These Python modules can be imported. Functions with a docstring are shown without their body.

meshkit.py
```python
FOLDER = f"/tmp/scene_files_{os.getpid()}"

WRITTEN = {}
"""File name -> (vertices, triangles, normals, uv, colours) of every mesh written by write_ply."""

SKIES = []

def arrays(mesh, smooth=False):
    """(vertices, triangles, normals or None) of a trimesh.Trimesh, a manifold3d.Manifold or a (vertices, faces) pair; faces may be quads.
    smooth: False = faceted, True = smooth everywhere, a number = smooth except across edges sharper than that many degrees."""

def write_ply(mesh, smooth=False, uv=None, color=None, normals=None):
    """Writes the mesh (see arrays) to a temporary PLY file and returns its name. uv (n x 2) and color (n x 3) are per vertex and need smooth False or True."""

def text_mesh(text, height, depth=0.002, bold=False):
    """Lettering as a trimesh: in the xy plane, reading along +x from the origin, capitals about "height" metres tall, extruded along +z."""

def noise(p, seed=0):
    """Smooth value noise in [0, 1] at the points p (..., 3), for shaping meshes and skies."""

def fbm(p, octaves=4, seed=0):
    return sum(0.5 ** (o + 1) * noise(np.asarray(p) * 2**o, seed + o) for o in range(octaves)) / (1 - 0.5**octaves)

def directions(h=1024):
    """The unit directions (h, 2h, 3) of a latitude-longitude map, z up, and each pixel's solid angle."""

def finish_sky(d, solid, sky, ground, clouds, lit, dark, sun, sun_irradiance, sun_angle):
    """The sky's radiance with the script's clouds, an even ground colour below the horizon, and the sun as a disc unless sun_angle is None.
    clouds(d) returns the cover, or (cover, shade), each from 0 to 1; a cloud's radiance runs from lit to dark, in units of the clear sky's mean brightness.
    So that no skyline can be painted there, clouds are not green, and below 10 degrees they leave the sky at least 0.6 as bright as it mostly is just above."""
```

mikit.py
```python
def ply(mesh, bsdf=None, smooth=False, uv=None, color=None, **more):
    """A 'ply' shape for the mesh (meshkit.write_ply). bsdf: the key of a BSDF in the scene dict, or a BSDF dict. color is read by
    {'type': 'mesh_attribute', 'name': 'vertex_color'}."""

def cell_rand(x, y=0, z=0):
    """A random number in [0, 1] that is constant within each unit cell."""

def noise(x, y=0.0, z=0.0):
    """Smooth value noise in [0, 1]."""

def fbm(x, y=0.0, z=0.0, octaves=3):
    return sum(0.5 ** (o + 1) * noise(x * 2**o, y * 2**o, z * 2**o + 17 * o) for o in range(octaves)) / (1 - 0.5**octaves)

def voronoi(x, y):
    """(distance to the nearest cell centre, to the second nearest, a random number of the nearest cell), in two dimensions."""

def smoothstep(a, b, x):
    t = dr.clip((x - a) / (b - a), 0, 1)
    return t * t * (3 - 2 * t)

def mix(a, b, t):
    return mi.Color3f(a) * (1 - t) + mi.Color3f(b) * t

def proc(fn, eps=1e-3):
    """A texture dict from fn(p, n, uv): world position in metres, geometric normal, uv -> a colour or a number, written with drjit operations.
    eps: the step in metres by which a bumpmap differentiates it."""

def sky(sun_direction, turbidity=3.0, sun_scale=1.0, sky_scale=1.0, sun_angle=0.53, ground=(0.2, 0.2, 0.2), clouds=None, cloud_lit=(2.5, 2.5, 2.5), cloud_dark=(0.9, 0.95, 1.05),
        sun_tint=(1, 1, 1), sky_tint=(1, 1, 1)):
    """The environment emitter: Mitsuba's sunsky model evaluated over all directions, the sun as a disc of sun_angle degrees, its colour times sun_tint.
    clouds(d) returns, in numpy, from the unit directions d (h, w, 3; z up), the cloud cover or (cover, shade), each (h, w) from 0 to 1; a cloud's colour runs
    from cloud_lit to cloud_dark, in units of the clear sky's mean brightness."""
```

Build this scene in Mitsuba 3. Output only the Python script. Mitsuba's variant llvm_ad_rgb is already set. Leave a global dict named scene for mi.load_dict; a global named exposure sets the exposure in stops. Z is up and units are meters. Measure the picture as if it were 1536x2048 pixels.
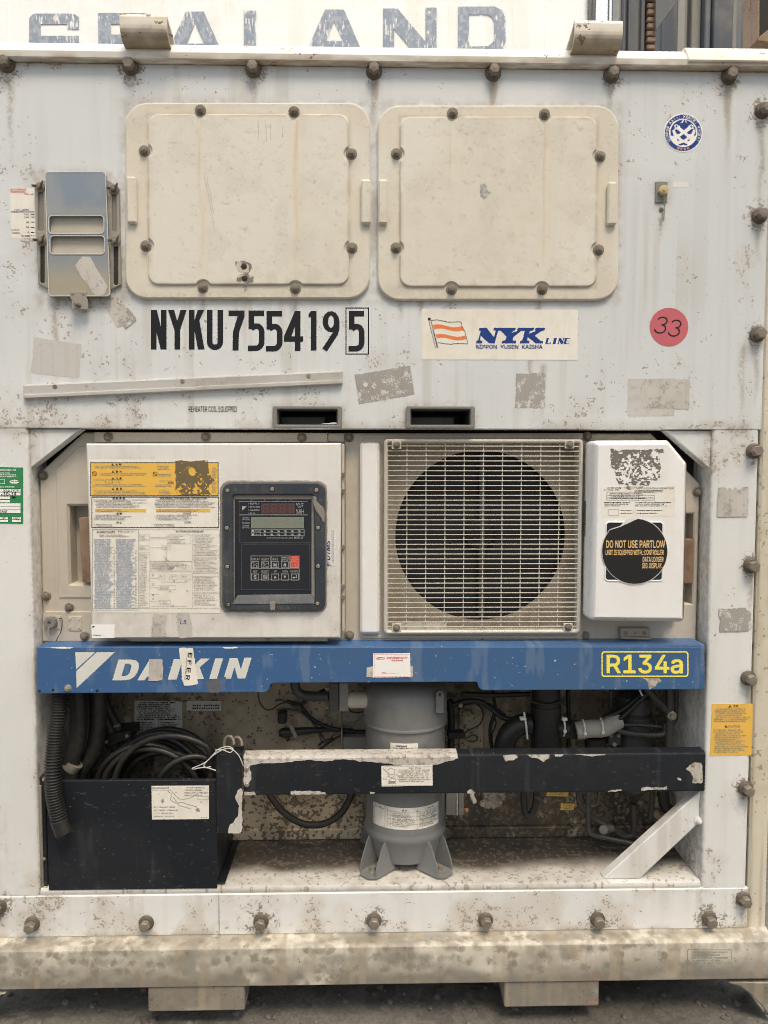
import math, random
import numpy as np, trimesh, mitsuba as mi, drjit as dr
import shapely
from shapely import affinity
from shapely.geometry import Polygon, LineString, Point, box as sbox
from shapely.geometry.polygon import orient
import mapbox_earcut as earcut
import mikit, meshkit
from mikit import noise, fbm, voronoi, cell_rand, smoothstep, mix

random.seed(4)
T = mi.ScalarTransform4f
scene, labels = {}, {}

# ------------------------------------------------------------------ camera, sky, exposure
ZG = 0.31                                     # ground is z = 0
CAM = np.array([-0.02118614, -2.28151936, 1.38442068 + ZG])
YAW, PIT, ROL = 0.0231309, -0.0575332, 0.00102894
FPX = 1540.0                                  # focal length in pixels of the 1536 x 2048 photograph
_fwd = np.array([math.sin(YAW) * math.cos(PIT), math.cos(YAW) * math.cos(PIT), math.sin(PIT)])
_r0 = np.array([math.cos(YAW), -math.sin(YAW), 0.0])
_u0 = np.cross(_r0, _fwd)
_right = _r0 * math.cos(ROL) + _u0 * math.sin(ROL)
_up = -_r0 * math.sin(ROL) + _u0 * math.cos(ROL)
scene['camera'] = {'type': 'perspective', 'fov': math.degrees(2 * math.atan(768 / FPX)), 'fov_axis': 'x', 'near_clip': 0.05, 'far_clip': 400.0,
                   'to_world': T().look_at(origin=CAM.tolist(), target=(CAM + _fwd).tolist(), up=_up.tolist())}


def overcast(d):                              # bright even cloud, a little darker towards the horizon
    z = np.clip(d[..., 2], 0, 1)
    n = meshkit.fbm(d * np.array([2.2, 2.2, 4.0]), 4, 3)
    return np.ones_like(z), np.clip(1.02 - 1.0 * z + 0.3 * (n - 0.5), 0, 1)


scene['sky'] = mikit.sky((0.15, -0.50, 0.85), turbidity=3, sun_scale=0.26, sun_angle=20, clouds=overcast, cloud_lit=(2.36, 2.50, 2.62), cloud_dark=(0.50, 0.51, 0.52),
                         ground=(0.22, 0.21, 0.19), sun_tint=(1, 0.98, 0.95))
exposure = 2.86

# ------------------------------------------------------------------ helpers: pixels of the photograph -> points at a known depth
def at(u, v, d=0.0):
    """(X, Z) of the point on the upright plane y = d that the photograph shows at pixel (u, v)."""
    u, v = np.asarray(u, float), np.asarray(v, float)
    k = _fwd + (u[..., None] - 768) / FPX * _right - (v[..., None] - 1024) / FPX * _up
    t = (d - CAM[1]) / k[..., 1]
    return CAM[0] + t * k[..., 0], CAM[2] + t * k[..., 2]


def P(u, v, d=0.0):
    x, z = at(u, v, d)
    return np.array([float(x), d, float(z)])


def R(u0, v0, u1, v1, d=0.0):
    """x0, x1, z0, z1 of an upright rectangle."""
    um, vm = (u0 + u1) / 2, (v0 + v1) / 2
    return float(at(u0, vm, d)[0]), float(at(u1, vm, d)[0]), float(at(um, v1, d)[1]), float(at(um, v0, d)[1])


def pxpoly(pts, d=0.0):
    """A polygon given in pixels (points or shapely) as a polygon in (X, Z)."""
    if isinstance(pts, (list, tuple, np.ndarray)):
        pts = Polygon(pts)
    return shapely.transform(pts, lambda c: np.stack(at(c[:, 0], c[:, 1], d), 1))


def rrect(x0, x1, z0, z1, r, q=6):
    return sbox(x0 + r, z0 + r, x1 - r, z1 - r).buffer(r, quad_segs=q)


def polys(g):
    return [p for p in getattr(g, 'geoms', [g]) if isinstance(p, Polygon) and p.area > 1e-10]


def cat(ms):
    ms = [m for m in ms if m is not None and len(m.faces)]
    return trimesh.util.concatenate(ms)


def plate(poly, yf, yb, bevel=0.0015, back=False):
    """A plate facing the camera: outline poly in (X, Z), front face at y = yf, back at y = yb, chamfered front edges."""
    out = []
    for pg in polys(poly):
        pg = orient(pg, 1.0)
        full, ins, ends = [], [], []
        for ring in [pg.exterior, *pg.interiors]:
            c = np.array(ring.coords)[:-1]
            keep = np.linalg.norm(c - np.roll(c, 1, 0), axis=1) > 1e-7
            c = c[keep]
            e = np.roll(c, -1, 0) - c
            e /= np.linalg.norm(e, axis=1, keepdims=True)
            nl = np.stack([-e[:, 1], e[:, 0]], 1)
            n1 = np.roll(nl, 1, 0)
            m = (n1 + nl) / np.maximum(1 + (n1 * nl).sum(1, keepdims=True), 0.35)
            full.append(c)
            ins.append(c + m * bevel)
            ends.append(len(c))
        n = sum(ends)
        F, I = np.vstack(full), np.vstack(ins)
        V = np.vstack([np.c_[I[:, 0], np.full(n, yf), I[:, 1]], np.c_[F[:, 0], np.full(n, yf + bevel), F[:, 1]], np.c_[F[:, 0], np.full(n, yb), F[:, 1]]])
        tri = earcut.triangulate_float64(I, np.cumsum(ends).astype(np.uint32)).reshape(-1, 3)
        faces = [tri]
        s = 0
        for k in ends:
            a = np.arange(s, s + k)
            b = np.r_[np.arange(s + 1, s + k), s]
            for lo, hi in ((0, n), (n, 2 * n)):
                if bevel == 0 and lo == 0:
                    continue
                faces += [np.c_[a + lo, b + hi, b + lo], np.c_[a + lo, a + hi, b + hi]]
            s += k
        if back:
            faces.append(tri[:, ::-1] + 2 * n)
        if bevel == 0:
            faces = [tri + n] + faces[1:]
        out.append(trimesh.Trimesh(V, np.vstack(faces), process=False))
    return cat(out)


def sheet(poly, y, th=0.0006):
    """Thin flat print or film lying on a surface: front face at y."""
    return plate(poly, y, y + th, 0.0)


def box(x0, x1, y0, y1, z0, z1, c=0.002):
    c = min(c, abs(x1 - x0) / 3, abs(y1 - y0) / 3, abs(z1 - z0) / 3)
    pts = []
    for sx, X in ((1, x0), (-1, x1)):
        for sy, Y in ((1, y0), (-1, y1)):
            for sz, Z in ((1, z0), (-1, z1)):
                pts += [(X + sx * c, Y + sy * c, Z), (X + sx * c, Y, Z + sz * c), (X, Y + sy * c, Z + sz * c)]
    return trimesh.convex.convex_hull(np.array(pts))


def extrude_x(prof, x0, x1):
    """A closed (y, z) outline drawn along x."""
    pg = orient(Polygon(prof), 1.0)
    c = np.array(pg.exterior.coords)[:-1]
    n = len(c)
    V = np.vstack([np.c_[np.full(n, x0), c], np.c_[np.full(n, x1), c]])
    tri = earcut.triangulate_float64(c, np.array([n], np.uint32)).reshape(-1, 3)
    a = np.arange(n)
    b = np.roll(a, -1)
    return trimesh.Trimesh(V, np.vstack([tri[:, ::-1], tri + n, np.c_[a, b, b + n], np.c_[a, b + n, a + n]]), process=False)


def spline(pts, per=8):
    p = np.array(pts, float)
    if len(p) < 3:
        return p
    q = np.vstack([2 * p[0] - p[1], p, 2 * p[-1] - p[-2]])
    out = []
    t = np.linspace(0, 1, per, endpoint=False)[:, None]
    for i in range(1, len(q) - 2):
        a, b, c, d = q[i - 1], q[i], q[i + 1], q[i + 2]
        out.append(0.5 * (2 * b + (c - a) * t + (2 * a - 5 * b + 4 * c - d) * t**2 + (3 * b - a - 3 * c + d) * t**3))
    return np.vstack(out + [p[-1:]])


def tube(pts, r, n=10, per=8, caps=True):
    """A round tube along a smooth path; r a number or one per path point after smoothing."""
    p = spline(pts, per) if per else np.array(pts, float)
    t = np.gradient(p, axis=0)
    t /= np.linalg.norm(t, axis=1, keepdims=True) + 1e-12
    a = np.cross(t[0], [0.3, 0.9, 0.2])
    a /= np.linalg.norm(a)
    fr = []
    for k in range(len(p)):
        a = a - t[k] * (a @ t[k])
        a /= np.linalg.norm(a)
        fr.append((a.copy(), np.cross(t[k], a)))
    A, B = np.array([f[0] for f in fr]), np.array([f[1] for f in fr])
    ang = np.arange(n) * 2 * np.pi / n
    rr = np.broadcast_to(r, (len(p),))[:, None, None]
    V = p[:, None] + rr * (np.cos(ang)[None, :, None] * A[:, None] + np.sin(ang)[None, :, None] * B[:, None])
    i, j = np.meshgrid(np.arange(len(p) - 1), np.arange(n), indexing='ij')
    q = np.stack([i * n + j, i * n + (j + 1) % n, (i + 1) * n + (j + 1) % n, (i + 1) * n + j], -1).reshape(-1, 4)
    F = np.vstack([q[:, [0, 1, 2]], q[:, [0, 2, 3]]])
    V = V.reshape(-1, 3)
    if caps:
        m = len(V)
        V = np.vstack([V, p[:1], p[-1:]])
        k = np.arange(n)
        e = (len(p) - 1) * n
        F = np.vstack([F, np.c_[np.full(n, m), (k + 1) % n, k], np.c_[np.full(n, m + 1), e + k, e + (k + 1) % n]])
    return trimesh.Trimesh(V, F, process=False)


def lathe(prof, centre, axis='z', n=32):
    """(radius, height) profile turned about an axis through centre; axis 'z' or '-y' (towards the camera)."""
    pr = np.array(prof, float)
    ang = np.arange(n) * 2 * np.pi / n
    V = np.stack([pr[:, :1] * np.cos(ang), pr[:, :1] * np.sin(ang), np.repeat(pr[:, 1:], n, 1)], -1).reshape(-1, 3)
    i, j = np.meshgrid(np.arange(len(pr) - 1), np.arange(n), indexing='ij')
    q = np.stack([i * n + j, i * n + (j + 1) % n, (i + 1) * n + (j + 1) % n, (i + 1) * n + j], -1).reshape(-1, 4)
    if axis == '-y':
        V = np.stack([V[:, 0], -V[:, 2], V[:, 1]], 1)
    elif axis == 'x':
        V = np.stack([V[:, 2], V[:, 0], V[:, 1]], 1)
    return trimesh.Trimesh(V + np.asarray(centre), np.vstack([q[:, [0, 1, 2]], q[:, [0, 2, 3]]]), process=False)


def hexhead(x, y, z, r, h, rot=0.3, ch=0.15):
    """A hexagonal bolt head pointing at the camera, its foot at y."""
    ang = np.arange(6) * np.pi / 3 + rot
    ring = lambda s, yy: np.c_[x + r * s * np.cos(ang), np.full(6, yy), z + r * s * np.sin(ang)]
    return trimesh.convex.convex_hull(np.vstack([ring(1, y), ring(1, y - h * (1 - ch)), ring(0.84, y - h)]))


def washer(x, y, z, r, h, n=20):
    return lathe([(r, 0), (r, h * 0.6), (r * 0.9, h), (0, h)], (x, y, z), '-y', n)


def big_bolt(x, z, y=0.0, s=1.0, rot=0.3):
    a = np.arange(6) * np.pi / 3 + rot
    dome = np.vstack([np.c_[x + 0.0128 * np.cos(a), np.full(6, y - 0.0315), z + 0.0128 * np.sin(a)], [[x, y - 0.0325, z]]])
    return cat([hexhead(x, y - 0.0105 * s, z, 0.0162 * s, 0.0205 * s, rot, 0.12), trimesh.convex.convex_hull(dome)])


def big_washer(x, z, y=0.0, tilt=0.0):
    return cat([lathe([(0.0232, 0), (0.0232, 0.004), (0.0215, 0.0062), (0.0, 0.0062)], (x, y, z), '-y', 22), lathe([(0.0205, 0.0055), (0.0205, 0.010), (0.0185, 0.0112), (0.0, 0.0112)], (x + tilt, y, z + tilt), '-y', 20)])


def small_bolt(x, z, y, s=1.0, rot=0.1):
    return cat([washer(x, y, z, 0.0145 * s, 0.003 * s, 18), hexhead(x, y - 0.003 * s, z, 0.0095 * s, 0.010 * s, rot), lathe([(0.005 * s, 0.012 * s), (0.0045 * s, 0.0165 * s), (0, 0.0165 * s)], (x, y, z), '-y', 10)])


def screw(x, z, y, r=0.005):
    a = lathe([(r, 0), (r, 0.0012), (r * 0.8, 0.002), (r * 0.36, 0.002), (r * 0.36, 0.0006), (0, 0.0006)], (x, y, z), '-y', 14)
    return a


def ragged(pts, amp, seed=0, step=4.0, px=True):
    """The outline pts (pixels) with torn edges."""
    ring = LineString(list(pts) + [pts[0]])
    n = max(8, int(ring.length / step))
    c = np.array([ring.interpolate(k / n, normalized=True).coords[0] for k in range(n)])
    rng = np.random.default_rng(seed)
    j = rng.normal(0, 1, (n, 2))
    j = 0.55 * j + 0.45 * np.roll(j, 1, 0)
    g = Polygon(c + j * amp).buffer(0)
    return max(polys(g), key=lambda p: p.area)


def letters(text, bx, d, bold=False, shear=0.0, th=0.0004, grow=0.0, xf=None):
    """Lettering fitted into the pixel box (u0, v0, u1, v1) on the plane y = d; xf: a function of pixel points for turned writing."""
    m = meshkit.text_mesh(text, 1.0, 1.0, bold)
    v = np.array(m.vertices)
    lo, hi = v.min(0), v.max(0)
    f = (v - lo) / (hi - lo)
    u0, v0, u1, v1 = bx
    px = np.stack([u0 + f[:, 0] * (u1 - u0) + shear * f[:, 1] * (v1 - v0), v1 - f[:, 1] * (v1 - v0)], 1)
    if xf is not None:
        px = xf(px)
    X, Z = at(px[:, 0], px[:, 1], d)
    return trimesh.Trimesh(np.stack([X, d - f[:, 2] * th, Z], 1), m.faces, process=False)


def turned(cx, cy, deg):
    a = math.radians(deg)
    M = np.array([[math.cos(a), math.sin(a)], [-math.sin(a), math.cos(a)]])
    return lambda p: (p - [cx, cy]) @ M + [cx, cy]


def print_lines(bx, d, lh, seed=0, fill=0.8, skip=0.16, gap=1.6, th=0.0003, xf=None, ends=True, weight=0.2, pitch=0.62):
    """Rows of tiny illegible print (too small to read in the photograph) in the pixel box: bars of letter height."""
    rng = np.random.default_rng(seed)
    u0, v0, u1, v1 = bx
    Q = []
    v = v0
    while v + lh <= max(v1, v0 + lh) + 0.01:
        end = u0 + (u1 - u0) * (rng.uniform(fill - 0.25, min(1, fill + 0.2)) if ends else 1)
        u = u0 + (rng.uniform(0, 0.06) * (u1 - u0) if ends else 0)
        while u < end:
            if rng.random() > skip:
                cw = lh * pitch
                k = rng.integers(0, 5)
                w = lh * weight
                if k != 0:
                    Q.append((u, v, u + w, v + lh))
                if k != 1:
                    Q.append((u + cw - w - 0.1 * lh, v, u + cw - 0.1 * lh, v + lh))
                if k in (0, 2, 3):
                    Q.append((u, v, u + cw * 0.85, v + w))
                if k in (1, 3, 4):
                    Q.append((u, v + lh * 0.45, u + cw * 0.85, v + lh * 0.45 + w))
                if k in (0, 4):
                    Q.append((u, v + lh - w, u + cw * 0.85, v + lh))
            u += lh * pitch
        v += lh * gap
    return quads(Q, d, xf)


def quads(Q, d, xf=None):
    Q = np.array(Q, float)
    px = np.stack([Q[:, [0, 3]], Q[:, [2, 3]], Q[:, [2, 1]], Q[:, [0, 1]]], 1).reshape(-1, 2)
    if xf is not None:
        px = xf(px)
    X, Z = at(px[:, 0], px[:, 1], d)
    k = np.arange(len(Q))[:, None] * 4
    return trimesh.Trimesh(np.stack([X, np.full(len(X), d), Z], 1), np.vstack([k + [0, 1, 2], k + [0, 2, 3]]), process=False)


def frame_lines(rects, w, d, xf=None):
    Q = []
    for u0, v0, u1, v1 in rects:
        Q += [(u0, v0, u1, v0 + w), (u0, v1 - w, u1, v1), (u0, v0 + w, u0 + w, v1 - w), (u1 - w, v0 + w, u1, v1 - w)]
    return quads(Q, d, xf)


def warn_tri(u, v, s):
    """Outlined warning triangle, pixels."""
    t = Polygon([(u, v + s), (u + s * 1.1, v + s), (u + s * 0.55, v)])
    return t.difference(t.buffer(-s * 0.17)).union(sbox(u + s * 0.48, v + s * 0.42, u + s * 0.62, v + s * 0.8))


# CJK writing that can be read in the photograph, as strokes on a 10 x 10 grid
CJK = {
    '危': [[(3.5, 0), (1, 3)], [(3, 1.4), (7, 1.4), (5.5, 3.2)], [(0.5, 3.4), (9.5, 3.4)], [(1.6, 3.4), (1.4, 7), (0, 10)], [(3.5, 5), (7.6, 5), (7.6, 7.2), (6, 7.2)], [(3.5, 5), (3.5, 9.4), (9.4, 9.4), (9.4, 8)]],
    '険': [[(0.6, 0), (0.6, 10)], [(0.6, 0.4), (3, 0.4), (1.8, 3.4), (3, 5.6), (1, 6)], [(6.3, 0), (3.4, 3)], [(6.3, 0), (9.8, 3)], [(4.8, 3.2), (8.2, 3.2)], [(4, 4.6), (9, 4.6), (9, 6.8), (4, 6.8), (4, 4.6)], [(6.5, 3.2), (6.5, 7), (3.6, 10)], [(6.5, 7), (9.8, 10)]],
    '警': [[(0, 1), (10, 1)], [(2, 0), (2, 2)], [(4, 0), (4, 2)], [(1, 2.6), (4.6, 2.6), (4.6, 4.6)], [(6.6, 0.4), (5.6, 3)], [(6.2, 1.8), (9.6, 1.8), (5.6, 4.6)], [(6.4, 2.4), (9.8, 4.6)], [(0.4, 5.3), (9.6, 5.3)], [(2, 6.4), (8, 6.4)], [(2, 7.4), (8, 7.4)], [(2.2, 8.4), (7.8, 8.4), (7.8, 10), (2.2, 10), (2.2, 8.4)]],
    '告': [[(2.4, 0.6), (1, 3)], [(1.8, 2), (8.8, 2)], [(5, 0), (5, 4.4)], [(0, 4.4), (10, 4.4)], [(2, 6), (8, 6), (8, 9.6), (2, 9.6), (2, 6)]],
    '注': [[(0.6, 0.8), (2, 2)], [(0.2, 3.6), (1.6, 4.8)], [(0.4, 9.6), (2.2, 6.4)], [(5.6, 0), (7, 1.4)], [(3.4, 2.6), (9.6, 2.6)], [(3.8, 5.8), (9.2, 5.8)], [(3, 9.4), (10, 9.4)], [(6.5, 2.6), (6.5, 9.4)]],
    '意': [[(5, 0), (5, 1)], [(1, 1.2), (9, 1.2)], [(0, 3.4), (10, 3.4)], [(3, 1.6), (3.6, 3)], [(7, 1.6), (6.4, 3)], [(2.4, 4.2), (7.6, 4.2), (7.6, 7), (2.4, 7), (2.4, 4.2)], [(2.4, 5.6), (7.6, 5.6)], [(1, 8), (0.2, 9.6)], [(3, 7.8), (3.2, 9.6), (7, 9.6), (7.2, 8.6)], [(8.6, 7.8), (9.6, 9.2)]],
    '重': [[(8, 0), (2, 0.8)], [(0, 2), (10, 2)], [(1.6, 3.4), (8.4, 3.4), (8.4, 6.4), (1.6, 6.4), (1.6, 3.4)], [(1.6, 4.9), (8.4, 4.9)], [(5, 0.6), (5, 9.6)], [(1, 7.8), (9, 7.8)], [(0, 9.6), (10, 9.6)]],
    '要': [[(0.4, 0.6), (9.6, 0.6)], [(1.4, 2), (8.6, 2), (8.6, 4.6), (1.4, 4.6), (1.4, 2)], [(3.8, 0.6), (3.8, 4.6)], [(6.2, 0.6), (6.2, 4.6)], [(0, 6.2), (10, 6.2)], [(4, 4.8), (2.4, 8), (8.6, 10)], [(7.4, 6.2), (5.6, 8.6), (1, 10)]],
    '運': [[(0.8, 0.6), (2, 1.6)], [(0.2, 3.8), (2, 3.8), (2, 8), (0.2, 9.6)], [(2, 8.4), (4, 9.6), (10, 9.6)], [(3.4, 2), (3.4, 0.6), (9.6, 0.6), (9.6, 2)], [(3.6, 2), (9.4, 2)], [(4.2, 3.2), (8.8, 3.2), (8.8, 6), (4.2, 6), (4.2, 3.2)], [(4.2, 4.6), (8.8, 4.6)], [(3.2, 7.3), (9.8, 7.3)], [(6.5, 1.2), (6.5, 9)]],
    '転': [[(0, 1.2), (4.4, 1.2)], [(0.6, 2.8), (3.8, 2.8), (3.8, 6), (0.6, 6), (0.6, 2.8)], [(0.6, 4.4), (3.8, 4.4)], [(0, 7.6), (4.4, 7.6)], [(2.2, 0), (2.2, 10)], [(5.4, 1.6), (9.4, 1.6)], [(5, 4.4), (10, 4.4)], [(7, 4.4), (5.6, 9), (9, 8.4)], [(8.4, 6.6), (9.8, 9.6)]],
    '準': [[(1, 0.4), (2, 1.2)], [(0.2, 2.4), (1.4, 3.2)], [(0.4, 6), (2, 3.8)], [(4.6, 0), (3, 2.6)], [(4, 1.6), (4, 6)], [(4, 1.6), (9.6, 1.6)], [(4, 3.1), (9, 3.1)], [(4, 4.6), (9, 4.6)], [(4, 6), (9.6, 6)], [(6.8, 0.2), (6.8, 6)], [(0, 7.4), (10, 7.4)], [(5, 6.4), (5, 10)]],
    '備': [[(2.4, 0), (0, 4.4)], [(1.3, 2.8), (1.3, 10)], [(3, 1.4), (10, 1.4)], [(5, 0), (5, 2.8)], [(8, 0), (8, 2.8)], [(3.6, 2.9), (9.8, 2.9)], [(3.8, 2.9), (3.4, 7), (2.6, 10)], [(4.6, 4.4), (9.4, 4.4), (9.4, 10)], [(4.6, 4.4), (4.6, 10)], [(4.6, 6.2), (9.4, 6.2)], [(4.6, 8), (9.4, 8)], [(7, 4.4), (7, 10)]],
    '起': [[(0.6, 1.4), (4.4, 1.4)], [(2.5, 0), (2.5, 9)], [(0, 3.6), (5, 3.6)], [(2.5, 6), (4.6, 6)], [(1, 5), (0, 9.6), (3, 9), (10, 9.6)], [(5.8, 1), (9.2, 1), (9.2, 4), (5.8, 4), (5.8, 7.4), (9.8, 7.4), (9.8, 6)]],
    '動': [[(4.8, 0.2), (0.8, 1)], [(0, 2), (5.8, 2)], [(0.8, 3.2), (5, 3.2), (5, 6), (0.8, 6), (0.8, 3.2)], [(0.8, 4.6), (5, 4.6)], [(0.6, 7.6), (5.2, 7.6)], [(0, 9.4), (5.8, 9)], [(2.9, 0.8), (2.9, 9.2)], [(6, 3), (9.6, 3), (9.2, 9.6), (8, 9.4)], [(7.6, 0.4), (7.4, 5), (5.8, 10)]],
    '停': [[(2.4, 0), (0, 4.4)], [(1.3, 2.8), (1.3, 10)], [(6.5, 0), (6.5, 1.4)], [(3, 1.4), (10, 1.4)], [(4.4, 2.6), (8.6, 2.6), (8.6, 4.4), (4.4, 4.4), (4.4, 2.6)], [(3, 7), (3, 5.6), (10, 5.6), (10, 7)], [(4.4, 7.2), (8.8, 7.2)], [(6.6, 7.2), (6.6, 9.8), (5.4, 9.6)]],
    '止': [[(5.4, 0), (5.4, 9.4)], [(5.4, 4), (9, 4)], [(2.2, 3.4), (2.2, 9.4)], [(0, 9.4), (10, 9.4)]],
    'ア': [[(0.4, 1), (9.6, 1), (6.4, 4.4)], [(4.8, 3), (4.4, 7), (1.6, 10)]],
    'ラ': [[(1.4, 1), (8.6, 1)], [(0.6, 3.8), (9.4, 3.8), (7.4, 7.6), (3, 10)]],
    'ー': [[(0.4, 5), (9.6, 5)]],
    'ム': [[(5, 0.4), (1.6, 8.6), (9, 8)], [(6.8, 5.4), (9.6, 9.8)]],
    'コ': [[(1, 1.4), (9, 1.4), (9, 8.8)], [(0.8, 8.8), (9.2, 8.8)]],
    'ド': [[(3, 0), (3, 10)], [(3, 3.8), (8.6, 6.4)], [(6, 0.4), (7, 2)], [(8, 0), (9, 1.6)]],
    'ス': [[(1, 1.2), (8.4, 1.2), (5.6, 6), (0.4, 9.6)], [(5.6, 5.6), (9.6, 9.6)]],
    'ク': [[(4, 0), (0.8, 4.4)], [(3, 1.8), (9, 1.8), (7, 7), (2.4, 10)]],
    'ロ': [[(1.2, 1.4), (8.8, 1.4), (8.8, 9), (1.2, 9), (1.2, 1.4)]],
    'ル': [[(3, 0.8), (2.8, 6), (0.4, 9.6)], [(6, 0.4), (6, 9.2), (9.8, 6)]],
    '仕': [[(2.4, 0), (0, 4.4)], [(1.3, 2.8), (1.3, 10)], [(3.4, 3.6), (10, 3.6)], [(6.6, 0), (6.6, 9.2)], [(4, 9.2), (9.6, 9.2)]],
    '様': [[(0, 2.4), (4, 2.4)], [(2, 0), (2, 10)], [(2, 3), (0, 7)], [(5, 0.6), (9.6, 0.6)], [(4.8, 2), (9.4, 2)], [(4.4, 3.6), (10, 3.6)], [(7, 0.6), (7, 9.6)], [(4.4, 6), (6.4, 6), (4.4, 9)], [(9.4, 5), (7.4, 6.6), (9.8, 9.4)]],
}


def cjk(text, u, v, s, gap=0.25, w=0.11):
    """Pixel shapes of characters of size s, from (u, v) rightwards."""
    out = []
    for ch in text:
        for st in CJK.get(ch, []):
            out.append(LineString([(u + x * s / 10, v + y * s / 10) for x, y in st]).buffer(s * w / 2, cap_style='flat', join_style='mitre'))
        u += s * (1 + gap)
    return shapely.union_all(out)


# ------------------------------------------------------------------ scene entries
def key_for(k):
    if k not in scene and k not in labels and not any(s.startswith(k + '__') for s in scene):
        return k
    i = 1
    while f'{k}_{i:03d}' in scene or f'{k}_{i:03d}' in labels:
        i += 1
    return f'{k}_{i:03d}'


def thing(name, label, category, group=None):
    k = key_for(name)
    labels[k] = {'label': label, 'category': category}
    if group:
        labels[k]['group'] = group
    return k


def part(parent, name, mesh, m, smooth=False, label=None, kind=None):
    base = f'{parent}__{name}'
    k, i = base, 1
    while k in scene:
        k = f'{base}_{i:03d}'
        i += 1
    scene[k] = mikit.ply(mesh, m, smooth=smooth)
    if name in ('small_print', 'alarm_mark', 'alarm_table', 'lamp', 'digit_segments'):
        kind = 'stuff'
    if label or kind:
        labels[k] = {}
        if label:
            labels[k]['label'] = label
        if kind:
            labels[k]['kind'] = kind
    return k


def flat(parent, name, shape, d, m, label=None, th=0.0004):
    """Flat print: pixel shape(s) at depth d."""
    return part(parent, name, sheet(pxpoly(shape, d), d, th), m, label=label)


# ------------------------------------------------------------------ materials
def mat(name, c, rough=0.5, metallic=0.0, spec=0.5, **kw):
    scene[name] = {'type': 'twosided', 'bsdf': {'type': 'principled', 'base_color': c if isinstance(c, dict) else {'type': 'rgb', 'value': list(c)}, 'roughness': rough, 'metallic': metallic, 'specular': spec, **kw}}
    return name


def bump(name, fn, scale=1.0):
    inner = scene[name]['bsdf']
    scene[name] = {'type': 'twosided', 'bsdf': {'type': 'bumpmap', 'arbitrary': mikit.proc(fn), 'scale': scale, 'bsdf': inner}}


def gauss(x, z, blobs):
    s = mi.Float(0)
    for bx, bz, sx, sz, a in blobs:
        s = s + a * dr.exp(-dr.square((x - bx) / sx) - dr.square((z - bz) / sz))
    return s


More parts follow.
